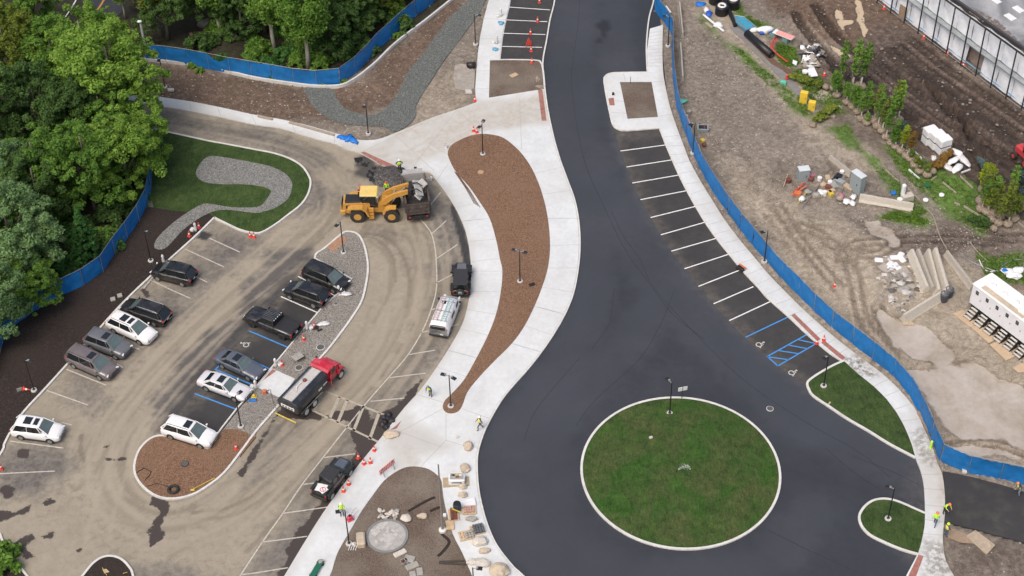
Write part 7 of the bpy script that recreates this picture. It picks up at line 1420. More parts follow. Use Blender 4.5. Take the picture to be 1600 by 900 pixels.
barrier((1425.5,388.5),(1449.5,447),'leftmost of four parallel barriers beside the rubble',h=1.05,wb=1.15,wide=True); barrier((1435.5,388),(1458,448),'second of four parallel barriers beside the rubble',M_JB2,h=1.05,wb=1.0,wide=True)
barrier((1451.5,388),(1468,452),'third of four parallel barriers beside the rubble',h=1.05,wb=1.0,wide=True); barrier((1462.5,386.5),(1481,449),'rightmost of four parallel barriers beside the rubble',h=1.05,wb=1.15,wide=True)
barrier((1413,491),(1481,449),'barrier lying across the lower ends of the four parallel ones',h=1.0,wb=.9,wide=True); barrier((1480,391),(1521,445),'single barrier touching the corner of the white trailer',M_JB2,h=.7,wb=.75)
barrier((1297,242),(1331,268),'barrier leading up to the tall grey cabinet from above',M_JB2); barrier((1344,303),(1428,318),'barrier running right from the foot of the tall grey cabinet')
barrier((1062,2),(1067,51),'upper thin barrier behind the top of the blue fence',M_JB2,h=.8,wb=.45); barrier((1063.5,66),(1067,118),'lower thin barrier behind the top of the blue fence',M_JB2,h=.8,wb=.45)
barrier((1155,331),(1193,383),'upper of two barriers hugging the fence beside the sandy yard',M_JB2,wb=.5); barrier((1206,390),(1254,443),'lower of two barriers hugging the fence beside the sandy yard',M_JB2,wb=.5)
# ---- white toilet trailer with stairs
def trailer():
    H0,H1=.95,3.35; A_=W(1520.6,443.7,H1); B_=W(1600,503,H1); C_=W(1549.4,427.0,H1); A_.z=B_.z=C_.z=0
    u=(B_-A_).normalized(); ang=math.atan2(u.y,u.x); wv=(C_-A_); wv=wv-u*wv.dot(u); Wd=wv.length; LT=12.5; sgn=1 if (Vector((-u.y,u.x,0)).dot(wv)>0) else -1
    t=thing('restroom_trailer','long white restroom trailer with a row of small black stairs at its doors','trailer',(A_.x,A_.y,0),ang); s=sgn
    M_TW=mat('trailer_white',(.70,.71,.74),.5,.05,1.5); M_TR=mat('trailer_roof',(.80,.79,.77),.6,.06,1,dirt=.25,dirtc=(.5,.42,.32))
    mb=MB(); mb.bbox((LT/2,s*Wd/2,(H0+H1)/2),(LT,Wd,H1-H0),.05); mb.build('wall',M_TW,t)
    mb=MB(); mb.bbox((LT/2,s*Wd/2,H1+.04),(LT+.12,Wd+.12,.12),.04); rf=mb.build('roof',M_TR,t)
    mb=MB(); mb.bbox((LT*.28,s*.42,H1+.105),(LT*.42,.6,.01),.003); mb.build('roof_stain',mat('roof_stain',(.50,.42,.31),.8,.2,1.5),rf)
    for k in range(8): mb=MB(); mb.blob((1.35+k*1.45,s*Wd*.52,H1+.1),.34,(1,1,.32),0,1,2); mb.build('roof_vent',M_TR,rf,True)
    mb=MB(); mb.bbox((5.6,s*Wd*.35,H1+.18),(1.0,.7,.22),.08); mb.build('roof_vent',M_TR,rf)
    mb=MB(); mb.box((LT/2,s*Wd/2,H0-.12),(LT,Wd*.9,.2)); mb.box((LT/2,s*.35,H0/2-.1),(LT-.2,.06,H0-.3)); mb.build('chassis',M_BLK,t)  # upright black panel stands in for the shade under the trailer
    mb=MB()
    for xx in (4.6,5.6):
        for yy in (.25,Wd-.25): T=Matrix.Translation((xx,s*yy,.42))@Matrix.Rotation(PI/2,4,'X'); mb.lathe([(.40,-.12),(.40,.12)],n=16,T=T)
    mb.build('axle_wheels',M_TYRE,t)
    for k in range(10):
        x=.75+k*1.27
        mb=MB(); mb.box((x+.2,-s*.012,(H0+H1)/2-.05),(.78,.03,H1-H0-.3)); d=mb.build('door',M_TW,t)
        mb=MB(); mb.bbox((x-.02,-s*.04,H1-.62),(.34,.06,.44),.03); mb.build('black_sign',M_BLK,d)
        mb=MB(); mb.bbox((x-.02,-s*.075,H1-.60),(.14,.02,.2),.02); mb.build('sign_mark',P_GREY,d)
        mb=MB(); mb.box((x+.5,-s*.045,H1-1.3),(.06,.05,.16)); mb.build('handle',P_GREY,d)
        st=thing('door_stairs','','stairs') if False else None
        q=MB(); 
        for yy in (-.42,.42): q.add([(x+.2+yy,-s*.1,H0),(x+.2+yy,-s*.1,H0-.14),(x+.2+yy,-s*.1,0.0),(x+.2+yy,-s*1.25,.0),(x+.2+yy+.05,-s*.1,H0),(x+.2+yy+.05,-s*.1,H0-.14),(x+.2+yy+.05,-s*.1,0.0),(x+.2+yy+.05,-s*1.25,.0)],[(0,1,2,3),(7,6,5,4),(0,4,5,1),(1,5,6,2),(2,6,7,3),(3,7,4,0)])
        sf=q.build('stair_frame_shade',M_BLK,t)  # black stair sides, made solid to stand in for shade below the trailer
        for j in range(4): q=MB(); q.box((x+.225,-s*(.22+j*.28),H0-.14-j*.2),(.8,.2,.05)); q.build('tread',M_CB,sf)
    return t
trailer()
b=W(1525.5,483,.2); mb=MB(); mb.blob((0,0,.25),.28,(1,1,1.1),.15,4); o=mb.build('yellow_bag',MATS['bar_yellow'],None,True,(b.x,b.y,.0)); tag(o,'yellow bag between the first two trailer stairs','bag')
# ---- wrapped building with scaffold
def building():
    g0=W(1382.8,14); g1=W(1600,176); u=(g1-g0).normalized(); ang=math.atan2(u.y,u.x); L=(g1-g0).length
    # height from the roof edge line: (1515,30) above (1498.5,101)
    bp=W(1498.5,101); d=cr*((1515-800)/F)-cu*((30-450)/F)+fw; H=None
    tpar=Vector((bp.x,bp.y,0)); k=(tpar.x*d.x+tpar.y*d.y)/(d.x*d.x+d.y*d.y); H=CH+d.z*k; print('building height',H)
    x0,x1=-14,L+14; t=thing('wrapped_building','flat roofed building under repair behind black scaffold poles and white plastic sheeting','building',(g0.x,g0.y,0),ang)
    M_PL=m_plastic(); M_RF=m_roof()
    mb=MB(); mb.box(((x0+x1)/2,16.5,H/2-.05),(x1-x0,30,H-.1)); mb.build('wall',mat('old_brick',(.32,.25,.22),.9,.2,1.5,dirt=.3),t)
    mb=MB(); mb.box(((x0+x1)/2,16.3,H+.0),(x1-x0+.3,30.6,.16)); rf=mb.build('roof',M_RF,t)
    mb=MB(); mb.box(((x0+x1)/2,1.05,H+.18),(x1-x0+.3,.3,.34)); mb.build('parapet',mat('dark_coping',(.05,.05,.055),.6,.1,3),rf)
    rg=random.Random(3)
    step=2.5
    n=int((x1-x0)/step)
    for i in range(n+1):
        x=x0+i*step; mb=MB(); mb.tube([(x,0,0),(x,0,H+.35)],.085,6); mb.build('scaffold_pole',M_BLK,t)
    for z in (H*.52,H+.3,.25):
        mb=MB(); mb.tube([(x0,0,z),(x1,0,z)],.04 if z<H else .12,5); mb.build('scaffold_rail',M_BLK if z>H*.9 else M_POST,t)
    mb=MB(); mb.box(((x0+x1)/2,.45,H*.50),(x1-x0,.8,.08)); mb.build('scaffold_deck',mat('deck_board',(.30,.33,.34),.8,.2,1),t)
    for r,(za,zb) in enumerate(((.05,H*.49),(H*.53,H-.02))):
        for i in range(n):
            xa=x0+i*step+.02; xb=xa+step-.04
            if r==0 and rg.random()<.12: continue
            nx,nz=9,9; v=[];f=[]; sh=rg.uniform(.0,.16); ph=rg.uniform(0,6)
            for a_ in range(nx):
                for c_ in range(nz):
                    uu=a_/(nx-1);ww=c_/(nz-1); y=.84-.10*math.sin(PI*uu)-.07*math.sin(ph+uu*7+ww*4)*math.sin(PI*ww)-rg.uniform(0,.03)
                    if r==0: y-=.14*(1-ww)
                    v.append((xa+(xb-xa)*uu,y,za+(zb-za)*ww-(sh*math.sin(PI*uu) if c_==nz-1 else 0)))
            for a_ in range(nx-1):
                for c_ in range(nz-1): f.append((a_*nz+c_,(a_+1)*nz+c_,(a_+1)*nz+c_+1,a_*nz+c_+1))
            mb=MB(); mb.add(v,f); mb.build('plastic_sheet',M_PL,t,True)
    # blue tape lines
    for z in (H*.47,.35): mb=MB(); mb.tube([(x0,.66,z),(x1,.66,z)],.07,5); mb.build('blue_hem',mat('hem_blue',(.16,.36,.55),.6,.2,1.5),t)
    mb=MB(); mb.box((2.6,.35,.9),(1.1,.08,1.7)); mb.build('brown_board',MATS['wet_plywood'],t)
    for (px,py,w_,d_) in ((1578,28,1.3,.8),(1591,16,1.3,.8),(1557,3,1.0,.7)):
        p=W(px,py,H); q=Matrix.Rotation(-ang,4,'Z')@(Vector((p.x,p.y,0))-Vector((g0.x,g0.y,0))); mb=MB(); mb.bbox((q.x,q.y,H+.14),(w_,d_,.1),.03); mb.build('roof_hatch',MATS['white_plastic'],rf)
    mb=MB(); rg=random.Random(9)
    for k in range(160):
        px=1515+rg.uniform(0,1)*85; py=24+(px-1515)*.66-rg.uniform(0,14)*math.sin(PI*(px-1515)/85+.2)-4; p=W(px,py,H); q=Matrix.Rotation(-ang,4,'Z')@(Vector((p.x,p.y,0))-Vector((g0.x,g0.y,0)))
        mb.blob((q.x,q.y,H+.1),rg.uniform(.12,.3),(1,1,.4),.4,k,1)
    o=mb.build('roof_gravel',MATS['wet_plywood'] if False else mat('roof_gravel',(.17,.14,.125),.9,.3,3),t); o['kind']='stuff'
def m_plastic():
    m,nt,b=base('white_sheeting'); p=pos(nt); n=noise(nt,.9,6,.65,p,1.2); n2=noise(nt,.25,3,.5,p)
    col=ramp(nt,n.outputs[0],[(.3,(.66,.70,.77)),(.5,(.80,.83,.87)),(.7,(.88,.89,.90))]); nt.links.new(mix(nt,.5,col,ramp(nt,n2.outputs[0],[(.3,(.8,.82,.85)),(.7,(1.1,1.1,1.1))]),'MULTIPLY'),b.inputs['Base Color'])
    b.inputs['Roughness'].default_value=.35; bump(nt,b,n.outputs[0],.6,.15); return m
def m_roof():
    m,nt,b=base('wet_roof'); p=pos(nt); n=noise(nt,.16,5,.6,p,.8); n2=noise(nt,3,4,.7,p)
    col=ramp(nt,n.outputs[0],[(.35,(.16,.165,.17)),(.5,(.30,.305,.31)),(.6,(.40,.40,.405))]); nt.links.new(mix(nt,.4,col,ramp(nt,n2.outputs[0],[(.3,(.8,.8,.8)),(.7,(1.15,1.15,1.15))]),'MULTIPLY'),b.inputs['Base Color']); b.inputs['Roughness'].default_value=.55; return m
building()
# ---- nursery trees with root balls
M_BALL=granular('burlap_ball',[(.20,.15,.11),(.30,.24,.18),(.36,.29,.22),(.44,.36,.28)],9,.4); M_WRAPT=mat('trunk_wrap',(.62,.58,.52),.7,.1,6)
def nursery(seed,h,r,kind,leafm,name='root_balled_tree',leaf=.10):
    t=thing(name,'x','tree'); me,cs=crown_mesh(seed,h,r,kind,leafm,leaf,30,52); o=bpy.data.objects.new('crown',me); COL.objects.link(o); o.parent=t
    mb=trunk_mb(seed,h,.07,cs,8,.8); mb.build('trunk',M_BARK,t)
    mb=MB(); mb.tube([(0,0,.45),(0,0,1.5)],.095,8); mb.build('trunk_wrap',M_WRAPT,t)
    mb=MB(); mb.blob((0,0,.36),.64,(1,1,.72),.08,seed,2); mb.build('root_ball',M_BALL,t,True); return t
NP={'a':[nursery(31,4.9,.60,'column',L_MID),False],'b':[nursery(32,5.8,.55,'column',L_DARK),False],'c':[nursery(33,3.4,.8,'column',L_MID),False],'d':[nursery(34,1.9,.32,'column',L_OLIVE),False]}
def put_n(key,px,py,s,m,label,grp='root-balled nursery trees in the yard',lean=0):
    if s<.6: key='d'; s=.85
    elif s<.8: s=.8
    if m is L_DARK and int(px)%3: m=L_MID
    pr,u=NP[key]; b=W(px,py,.0); o=place(pr,u,(b.x,b.y,-.02),random.uniform(0,6),label,grp,s); NP[key][1]=True; o.rotation_euler=(random.uniform(-.12,.12),random.uniform(-.03,.16),random.uniform(-.6,.6)); recolor(o,m)
NT=[('c',1301,140,.8,L_DARK,'leftmost nursery tree beside the white slabs'),('b',1313,135,1.0,L_MID,'slender nursery tree left of the pair of tall narrow ones'),('c',1307,151,.6,L_DARK,'stubby nursery tree at the grey puddle'),('b',1330,141,1.15,L_DARK,'tall narrow nursery tree beside the muddy track'),
('b',1343,139,1.1,L_MID,'tall nursery tree right of the narrow one by the track'),('c',1322,162,.8,L_DARK,'bushy nursery tree above the grey pool'),('c',1331,169,.9,L_DARK,'upright nursery tree with pale wrapped stem below the first group'),('c',1339,177,.8,L_DARK,'upright nursery tree at the left of the second clump'),
('a',1349,173,.9,L_DARK,'white-stemmed nursery tree in the second clump'),('a',1345,188,.7,L_MID,'small nursery tree with long white stem'),('a',1354,186,.75,L_DARK,'small upright nursery tree beside the long-stemmed one'),('c',1353,194,.55,L_MID,'lowest small nursery tree of the second clump'),
('a',1364,191,.95,L_OLIVE,'olive nursery tree in the middle of the row'),('a',1374,186,.95,L_MID,'green nursery tree behind the olive one'),('a',1371,200,.95,L_MID,'bright green nursery tree at the centre of the row'),('a',1378,207,.9,L_OLIVE,'yellowish nursery tree left of the tall bright one'),
('b',1389,205,1.0,L_MID,'tall nursery tree left of the bright yellow-green one'),('b',1397,192,.95,L_OLIVE,'olive nursery tree at the back edge of the row'),('b',1403,190,.95,L_BRIGHT,'brightest leaning nursery tree beside the muddy field'),('a',1384,217,.7,L_DARK,'nursery tree with white stem near the row middle'),
('a',1391,225,.7,L_DARK,'upright nursery tree below the row middle'),('c',1403,223,.9,L_SPRUCE,'blue-green nursery tree left of the orange one'),('c',1399,232,.7,L_DARK,'upright nursery tree under the blue-green one'),('a',1407,238,.7,L_YEL,'yellow-topped nursery tree left of the orange one'),
('a',1415,246,.8,L_ORANGE,'orange-brown nursery tree near the white boxes'),('c',1421,250,.45,L_OLIVE,'tiny nursery tree with a white guard'),('c',1428,260,.4,L_OLIVE,'almost bare nursery tree third from the lower end of the row'),('c',1436,270,.4,L_OLIVE,'almost bare nursery tree second from the lower end'),('c',1448,276,.4,L_OLIVE,'lowest nursery ball of the row beside the stakes')]
for a in NT: put_n(*a)
NT2=[('a',1532,317,1.0,L_OLIVE,'olive tree at the left of the right-hand clump'),('a',1532,329,.9,L_MID,'leftmost white-stemmed tree of the right-hand clump'),('c',1541,334,1.0,L_OLIVE,'bushy olive tree with the largest ball'),('a',1546,329,1.0,L_MID,'green tree behind the largest ball'),('a',1552,336,.9,L_OLIVE,'olive tree in the middle of the right-hand clump'),
('a',1549,345,.75,L_OLIVE,'small tree at the front left of the right-hand clump'),('b',1561,340,.95,L_OLIVE,'tall olive tree behind the front pair'),('a',1560,351,.8,L_OLIVE,'front tree with white stem and round ball'),('b',1572,337,1.05,L_MID,'tall green tree towards the right of the clump'),('a',1574,353,.85,L_OLIVE,'front right tree with white stem'),('c',1583,344,1.0,L_OLIVE,'bushy tree at the right end of the clump'),
('c',1590,325,1.35,L_SPRUCE,'blue spruce-like tree at the right edge'),('c',1537,300,1.1,L_YEL,'vivid yellow-green tree at the top of the right-hand clump')]
for a in NT2: put_n(*a,grp='root-balled trees of the right-hand clump')
# lying trees / bundled
def lying(px0,py0,px1,py1,m,label,r=.55,name='lying_tree'):
    p=W(px0,py0,.5);q=W(px1,py1,.5); d=q-p; rng=np.random.RandomState(int(px0)); cs=[]
    for i in range(60):
        t=rng.uniform(0,1); cs.append((t*d.length,rng.uniform(-1,1)*r*(1-t*.6),rng.uniform(-.3,1)*r*(1-t*.6)+.1,r*.4))
    V,Fq=leaves(rng,cs,50,.13); me=quadmesh('crown',V,Fq,m); t=thing(name,label,'tree',(p.x,p.y,.4),math.atan2(d.y,d.x)); o=bpy.data.objects.new('crown',me); COL.objects.link(o); o.parent=t
    mb=MB(); mb.tube([(-.4,0,0),(d.length*.8,0,.05)],[.08,.03],6); mb.build('trunk',M_BARK,t); mb=MB(); mb.blob((-.6,0,0),.42,(1,1,.9),.1,3); mb.build('root_ball',M_BALL,t,True)
lying(1283,132,1234,118,L_OLIVE,'evergreen lying on its side above the yellow boxes'); lying(1275,190,1305,165,L_OLIVE,'dull green tree lying beside the grey pool')
lying(1544,268,1530,248,L_SPRUCE,'netted conifer lying on the mud edge',.4); lying(1462,262,1486,236,L_ORANGE,'straw-coloured bundled tree lying by the white bags',.5)
lying(1545,352,1515,340,L_DARK,'dark green creeper lying in the grass by the clump',.5); lying(1262,88,1262,88.5,L_MID,'x') if False else None
# ---- white boxes, bags
M_WB=mat('white_container',(.74,.75,.76),.45,.05,3)
for i,(x,y,z,l) in enumerate(((1451,222,0,'lower left white container of the stack'),(1462,229,0,'lower middle white container of the stack'),(1472,237,0,'lower right white container of the stack'),(1451,222,1.0,'upper left white container of the stack'),(1462,229,1.0,'upper middle white container of the stack'),(1472,237,1.0,'upper right white container of the stack'))):
    b=W(x,y,0); mb=MB(); mb.bbox((0,0,.5+z),(1.45,1.1,.92),.10); t=thing('white_container',l+' beside the mud','container',(b.x,b.y,0),R(22),'white containers stacked by the mud'); mb.build('container_body',M_WB,t)
    mb=MB(); mb.box((0,0,.06+z),(1.5,1.15,.1)); mb.build('container_base',P_GREY,t)
for i,(x0,y0,x1,y1,r,l) in enumerate(((1487,234,1503,244,.42,'top white bag of the loose bag pile'),(1500,244,1514,259,.4,'right white bag of the loose bag pile'),(1482,256,1498,246,.38,'middle white bag of the loose bag pile'),(1468,254,1486,266,.36,'left white bag of the loose bag pile'),(1490,268,1502,258,.42,'lower white and blue bag of the loose bag pile'),(1458,246,1460,249,.32,'small round white bag left of the straw bundle'))):
    p=W(x0,y0,.2);q=W(x1,y1,.2); d=q-p; mb=MB(); mb.blob((0,0,.22),1,(max(.35,d.length*.6),r,.26),.22,i+9,3); o=mb.build('white_bag',MATS['plastic_wrap'] if i%2 else M_WB,None,True,((p.x+q.x)/2,(p.y+q.y)/2,0),math.atan2(d.y,d.x)); tag(o,l,'bag','white bags by the containers')
for i,(x,y,l) in enumerate(((1576,426,'left white and blue bag behind the trailer'),(1590,424,'right white and blue bag behind the trailer'),(1584,432,'lower white bag behind the trailer'))):
    b=W(x,y,.1); mb=MB(); mb.blob((0,0,.25),.6,(1.1,.8,.5),.35,i+19,2); o=mb.build('white_bag',M_WB,None,False,(b.x,b.y,0)); tag(o,l,'bag'); 
b=W(1576,424,.4); mb=MB(); mb.blob((0,0,.3),.35,(1,.6,.4),.4,2,2); o=mb.build('blue_bag',MATS['tarp_blue'],None,False,(b.x-.3,b.y+.2,.1)); tag(o,'small deep blue sack on the bags behind the trailer','bag')
for i,(x,y,l) in enumerate(((1397,404,'left sandbag of the upper cluster'),(1407,400,'top sandbag of the upper cluster'),(1409,407,'right sandbag of the upper cluster'),(1373,408,'single sandbag left of the clusters'),(1391,414,'top sandbag of the lower cluster'),(1399,416,'centre sandbag of the lower cluster'),(1392,421,'lower left sandbag of the lower cluster'),(1402,421,'lower right sandbag of the lower cluster'))):
    b=W(x,y,.1); mb=MB(); mb.bbox((0,0,.2),(.85,.62,.34),.09); o=mb.build('sandbag',M_WB,None,False,(b.x,b.y,0),i); tag(o,l+' beside the rubble','sandbag','white sandbags by the rubble')
for i,(x,y,r,m,l) in enumerate(((1417,441,.42,M_ROCKW,'pale round stone left of the tan boulders'),(1422,449,.38,M_ROCKW,'white flat stone below the pale round one'),(1430,433,.62,M_ROCKT,'upper tan boulder against the first barrier'),(1438,445,.55,M_ROCKT,'middle tan boulder against the first barrier'),(1437,456,.66,M_ROCKT,'lowest tan boulder against the barriers'),(1412,455,.85,M_ROCKG,'big flat grey slab in the rubble'),(1420,459,.6,M_ROCKG,'second flat grey slab in the rubble'),(1370,416,.3,M_ROCKT,'small tan stone by the single sandbag'))):
    rock(x,y,r,(1.1,.85,.5),l,m,.0,i)
# rubble pile stones
def scatter(name,n,poly,rmin,rmax,ms,label,h=0,seed=1,single=False,sq=.6):
    rg=random.Random(seed); pl=polyw(poly); mbs=[MB() for _ in ms]; k=0
    while k<n:
        x=rg.uniform(pl[:,0].min(),pl[:,0].max()); y=rg.uniform(pl[:,1].min(),pl[:,1].max())
        if not inside(np.array([x]),np.array([y]),pl)[0]: continue
        r=rmin+(rmax-rmin)*rg.random()**2.5; d=math.hypot(x-pl[:,0].mean(),y-pl[:,1].mean()); R_=max(pl[:,0].max()-pl[:,0].min(),1)/2; z=h*max(0,1-d/R_)
        mbs[rg.randrange(len(ms))].blob((x,y,z+r*.1),r,(1,rg.uniform(.6,1),sq),.4,k%50,1); k+=1
    for mb,m in zip(mbs,ms): o=mb.build(name,m); struct(o,'stuff')
M_RUB=mat('rubble_mid',(.24,.215,.19),.9,.3,3); M_RUBL=mat('rubble_light',(.33,.295,.25),.9,.2,3); M_RUBW=mat('rubble_white',(.5,.48,.45),.9,.2,3); M_RUBD=mat('rubble_dark',(.11,.10,.09),.9,.3,3)
scatter('rubble_stones',620,[(1366,440),(1375,405),(1425,395),(1440,420),(1432,460),(1412,490),(1395,485),(1370,465)],.07,.5,[M_RUB,M_RUBL,M_RUBD,M_RUBW],'',.5,2)
scatter('loose_stones',1500,[(1062,20),(1110,30),(1240,170),(1300,225),(1330,300),(1260,330),(1180,310),(1120,250),(1070,160)],.03,.16,[M_RUB,M_RUBL,M_RUB],'',0,3)
scatter('loose_stones',700,[(1300,330),(1440,345),(1560,365),(1500,400),(1380,400),(1300,440),(1240,400)],.03,.13,[M_RUB,M_RUBL],'',0,4)
scatter('loose_stones',700,[(1200,0),(1380,0),(1600,180),(1600,300),(1400,180),(1250,80)],.04,.2,[M_RUBD,M_RUBD,M_RUB],'',0,5)
scatter('loose_stones',800,[(245,105),(380,120),(480,135),(476,150),(500,190),(400,178),(262,152)],.03,.13,[M_RUB,M_RUBD],'',0,6)
scatter('loose_stones',500,[(560,125),(620,75),(700,10),(728,5),(660,95),(620,150),(590,172),(545,168),(525,145)],.03,.13,[M_RUB,M_RUBD],'',0,7)
scatter('loose_stones',300,[(660,170),(700,100),(740,60),(742,150),(690,175)],.03,.11,[M_RUB,M_RUBL],'',0,8)
scatter('loose_stones',600,[(1420,360),(1500,300),(1600,360),(1600,560),(1560,540),(1480,400)],.03,.11,[M_RUB,M_RUBL],'',0,9)
scatter('rubble_stones',90,[(295,52),(320,48),(335,60),(330,72),(300,74)],.08,.3,[mat('red_rubble',(.22,.12,.08),.9,.3,3),M_RUB],'',.3,10)
# wood splits by rubble
for i,(a,b_,l) in enumerate((((1369,417),(1375,436),'longer split log at the left of the rubble'),((1369.5,431),(1371,448),'shorter split log at the left of the rubble'),((1347,413),(1356,413),'thin plank left of the sandbags'),((1350,411),(1357,407),'thin plank crossing the other one'))):
    p=W(*a,.15);q=W(*b_,.15); mb=MB(); mb.tube([p,q],.13 if i<2 else .07,6); o=mb.build('split_log',M_PLY); tag(o,l,'log')
# barrels
for x,y,l in ((1474,470,'left open dark plastic barrel at the barrier end'),(1482,463,'right dark plastic barrel behind the open one')):
    b=W(x,y,0); t=thing('plastic_barrel',l,'barrel',(b.x,b.y,0)); mb=MB(); mb.lathe([(.36,0),(.40,.3),(.38,.6),(.42,.65),(.40,1.05),(.34,1.05),(.32,.6)],n=18); mb.build('barrel_body',mat('barrel_slate',(.055,.065,.085),.5,.2,4),t,True); mb=MB(); mb.tube([(.39*math.cos(a_),.39*math.sin(a_),1.05) for a_ in np.linspace(0,2*PI,19)],.03,5,cap=False); mb.build('rim',P_GREY,t)
# cabinets
M_CAB=mat('cabinet_grey',(.28,.33,.34),.5,.08,2,dirt=.2); M_CABT=mat('cabinet_top',(.58,.62,.64),.5,.06,2)
def cabinet(px,py,w_,d_,h,rz,label):
    b=W(px,py,0); t=thing('electrical_cabinet',label,'cabinet',(b.x,b.y,0),rz); mb=MB(); mb.bbox((0,0,h/2),(w_,d_,h),.03); mb.build('cabinet_body',M_CAB,t); mb=MB(); mb.bbox((0,0,h+.03),(w_+.06,d_+.06,.07),.02); mb.build('cabinet_top',M_CABT,t)
    mb=MB(); mb.box((0,-d_/2-.012,h/2),(w_*.46,.02,h*.85)); d=mb.build('door',M_CAB,t); mb=MB(); mb.box((w_*.18,-d_/2-.04,h/2),(.05,.05,.25)); mb.build('handle',M_BLK,d)
cabinet(1254,281,1.15,.8,1.55,.15,'shorter grey cabinet at the left of the clutter'); cabinet(1338,298,1.5,.75,2.3,R(-55),'tall grey cabinet standing where two barriers meet')
# clutter heap of tools and materials
CLM=[MATS['white_plastic'],M_PLY,MATS['pump_orange'],M_ROCKG,M_TIMB,MATS['rusty_hatch'],M_POST,MATS['bar_yellow'],M_BLK,MATS['cabinet_grey'],MATS['shirt_pink']]
items=[('open bucket of red earth',1232,285,'bucket',5),('white paint pail with lid by the hose',1280,283,'pail',0),('white pail beside the crate',1288,305,'pail',0),('small white pail near the grey tubs',1296,289,'pail',0),('white pail at the tall cabinet',1315,273,'pail',0),('grey tub of fittings',1302,292,'tub',3),('blue-grey tub under the tall cabinet',1311,286,'tub',9),('long dark tub of scrap',1308,280,'tub',8),
('brown sack below the cabinets',1312,312,'sack',4),('pinkish sack of stones',1314,309,'sack',10),('white sack by the lower barrier',1331,320,'sack',0),('upper white sack by the lower barrier',1333,310,'sack',0),('small white sack left of the lower sacks',1322,317,'sack',0),('white sack on the orange crate',1253,313,'sack',0),('pale sack beside the orange crate',1262,302,'sack',3),('grey sack near the pail',1275,306,'sack',3),('white sack right of the crate',1282,303,'sack',0),
('tan box of timber offcuts',1293,280,'box',1),('cardboard box in the clutter',1299,301,'box',1),('yellow box in the clutter',1297,304,'box',7),('red machine beside the small cabinet',1266,283,'machine',5),('pink crate beside the small cabinet',1267,277,'box',10),('orange tool case in the clutter',1246,304,'box',2),('dark red case in the clutter',1295,294,'box',5),('grey pail in the clutter',1303,296,'pail',3),('tan sack in the clutter',1286,290,'sack',1),('black tyre-like ring by the tall cabinet',1322,276,'ring',8),('green bottle by the small cabinet',1258,286,'bottle',9)]
for i,(l,x,y,k,mi) in enumerate(items):
    b=W(x,y,0); m=CLM[mi]; mb=MB(); rg=random.Random(i)
    if k in('bucket','pail'): mb.lathe([(.22,0),(.3,.5),(.27,.5),(.24,.4)] if k=='bucket' else [(.22,0),(.25,.5),(.25,.55),(.02,.56)],n=14)
    elif k=='tub': mb.box((0,0,.2),(1.1,.6,.4),taper=1.1); mb.box((0,0,.41),(1.0,.5,.03))
    elif k=='sack': mb.blob((0,0,.22),.42,(1,.8,.6),.3,i,2)
    elif k=='box': mb.bbox((0,0,.18),(.75,.5,.36),.03)
    elif k=='machine': mb.bbox((0,0,.3),(.6,.5,.5),.08); mb.tube([(.2,0,.5),(.5,.2,.9)],.03,5)
    elif k=='ring': mb.tube([(.32*math.cos(a_),.32*math.sin(a_),.12) for a_ in np.linspace(0,2*PI,17)],.1,6,cap=False)
    else: mb.lathe([(.08,0),(.08,.25),(.03,.32),(.03,.4)],n=8)
    nm={'pail':'paint_pail','bucket':'bucket','tub':'plastic_tub','sack':'sack','box':'storage_box','machine':'hand_machine','ring':'rubber_ring','bottle':'gas_bottle'}[k]
    o=mb.build(nm,m,None,k=='sack',(b.x,b.y,-.01),rg.uniform(0,3)); tag(o,l,k)
for a,b_,r,m,l,n_ in (((1251,327),(1281,287),.05,M_POST,'long grey pipe lying diagonally over the clutter','pipe'),((1240,301),(1257,285),.07,M_CONE,'red and white ladder-like frame in the clutter','frame_rail'),((1237,305),(1260,291),.08,MATS['pump_orange'],'orange frame bar in the clutter','frame_rail'),((1224,292),(1231,272),.05,M_PLY,'plank leaning behind the earth bucket','plank'),((1312,304),(1318,293),.04,M_POST,'short grey tube beside the brown sack','pipe'),((1247,318),(1263,297),.05,MATS['bar_yellow'],'yellow bar under the white sacks','bar'),((1343,277),(1356,282),.05,M_TIMB,'grey stake behind the tall cabinet','stake')):
    mb=MB(); mb.tube([W(*a,.3),W(*b_,.3)],r,6); o=mb.build(n_,m); tag(o,l,n_.split('_')[-1])
b=W(1276,308,0); t=thing('wooden_crate','small slatted wooden crate at the front of the clutter','crate',(b.x,b.y,0),.3)
for k in range(5): mb=MB(); mb.box((-.4+.2*k,0,.15),(.1,.7,.3)); mb.build('slat',M_TIMB,t)
b=W(1324,292,0); mb=MB(); mb.box((0,0,.1),(1.5,.6,.16),-.9); o=mb.build('timber_pallet',M_PLY,None,False,(b.x,b.y,0)); tag(o,'narrow timber pallet at the foot of the tall cabinet','pallet')
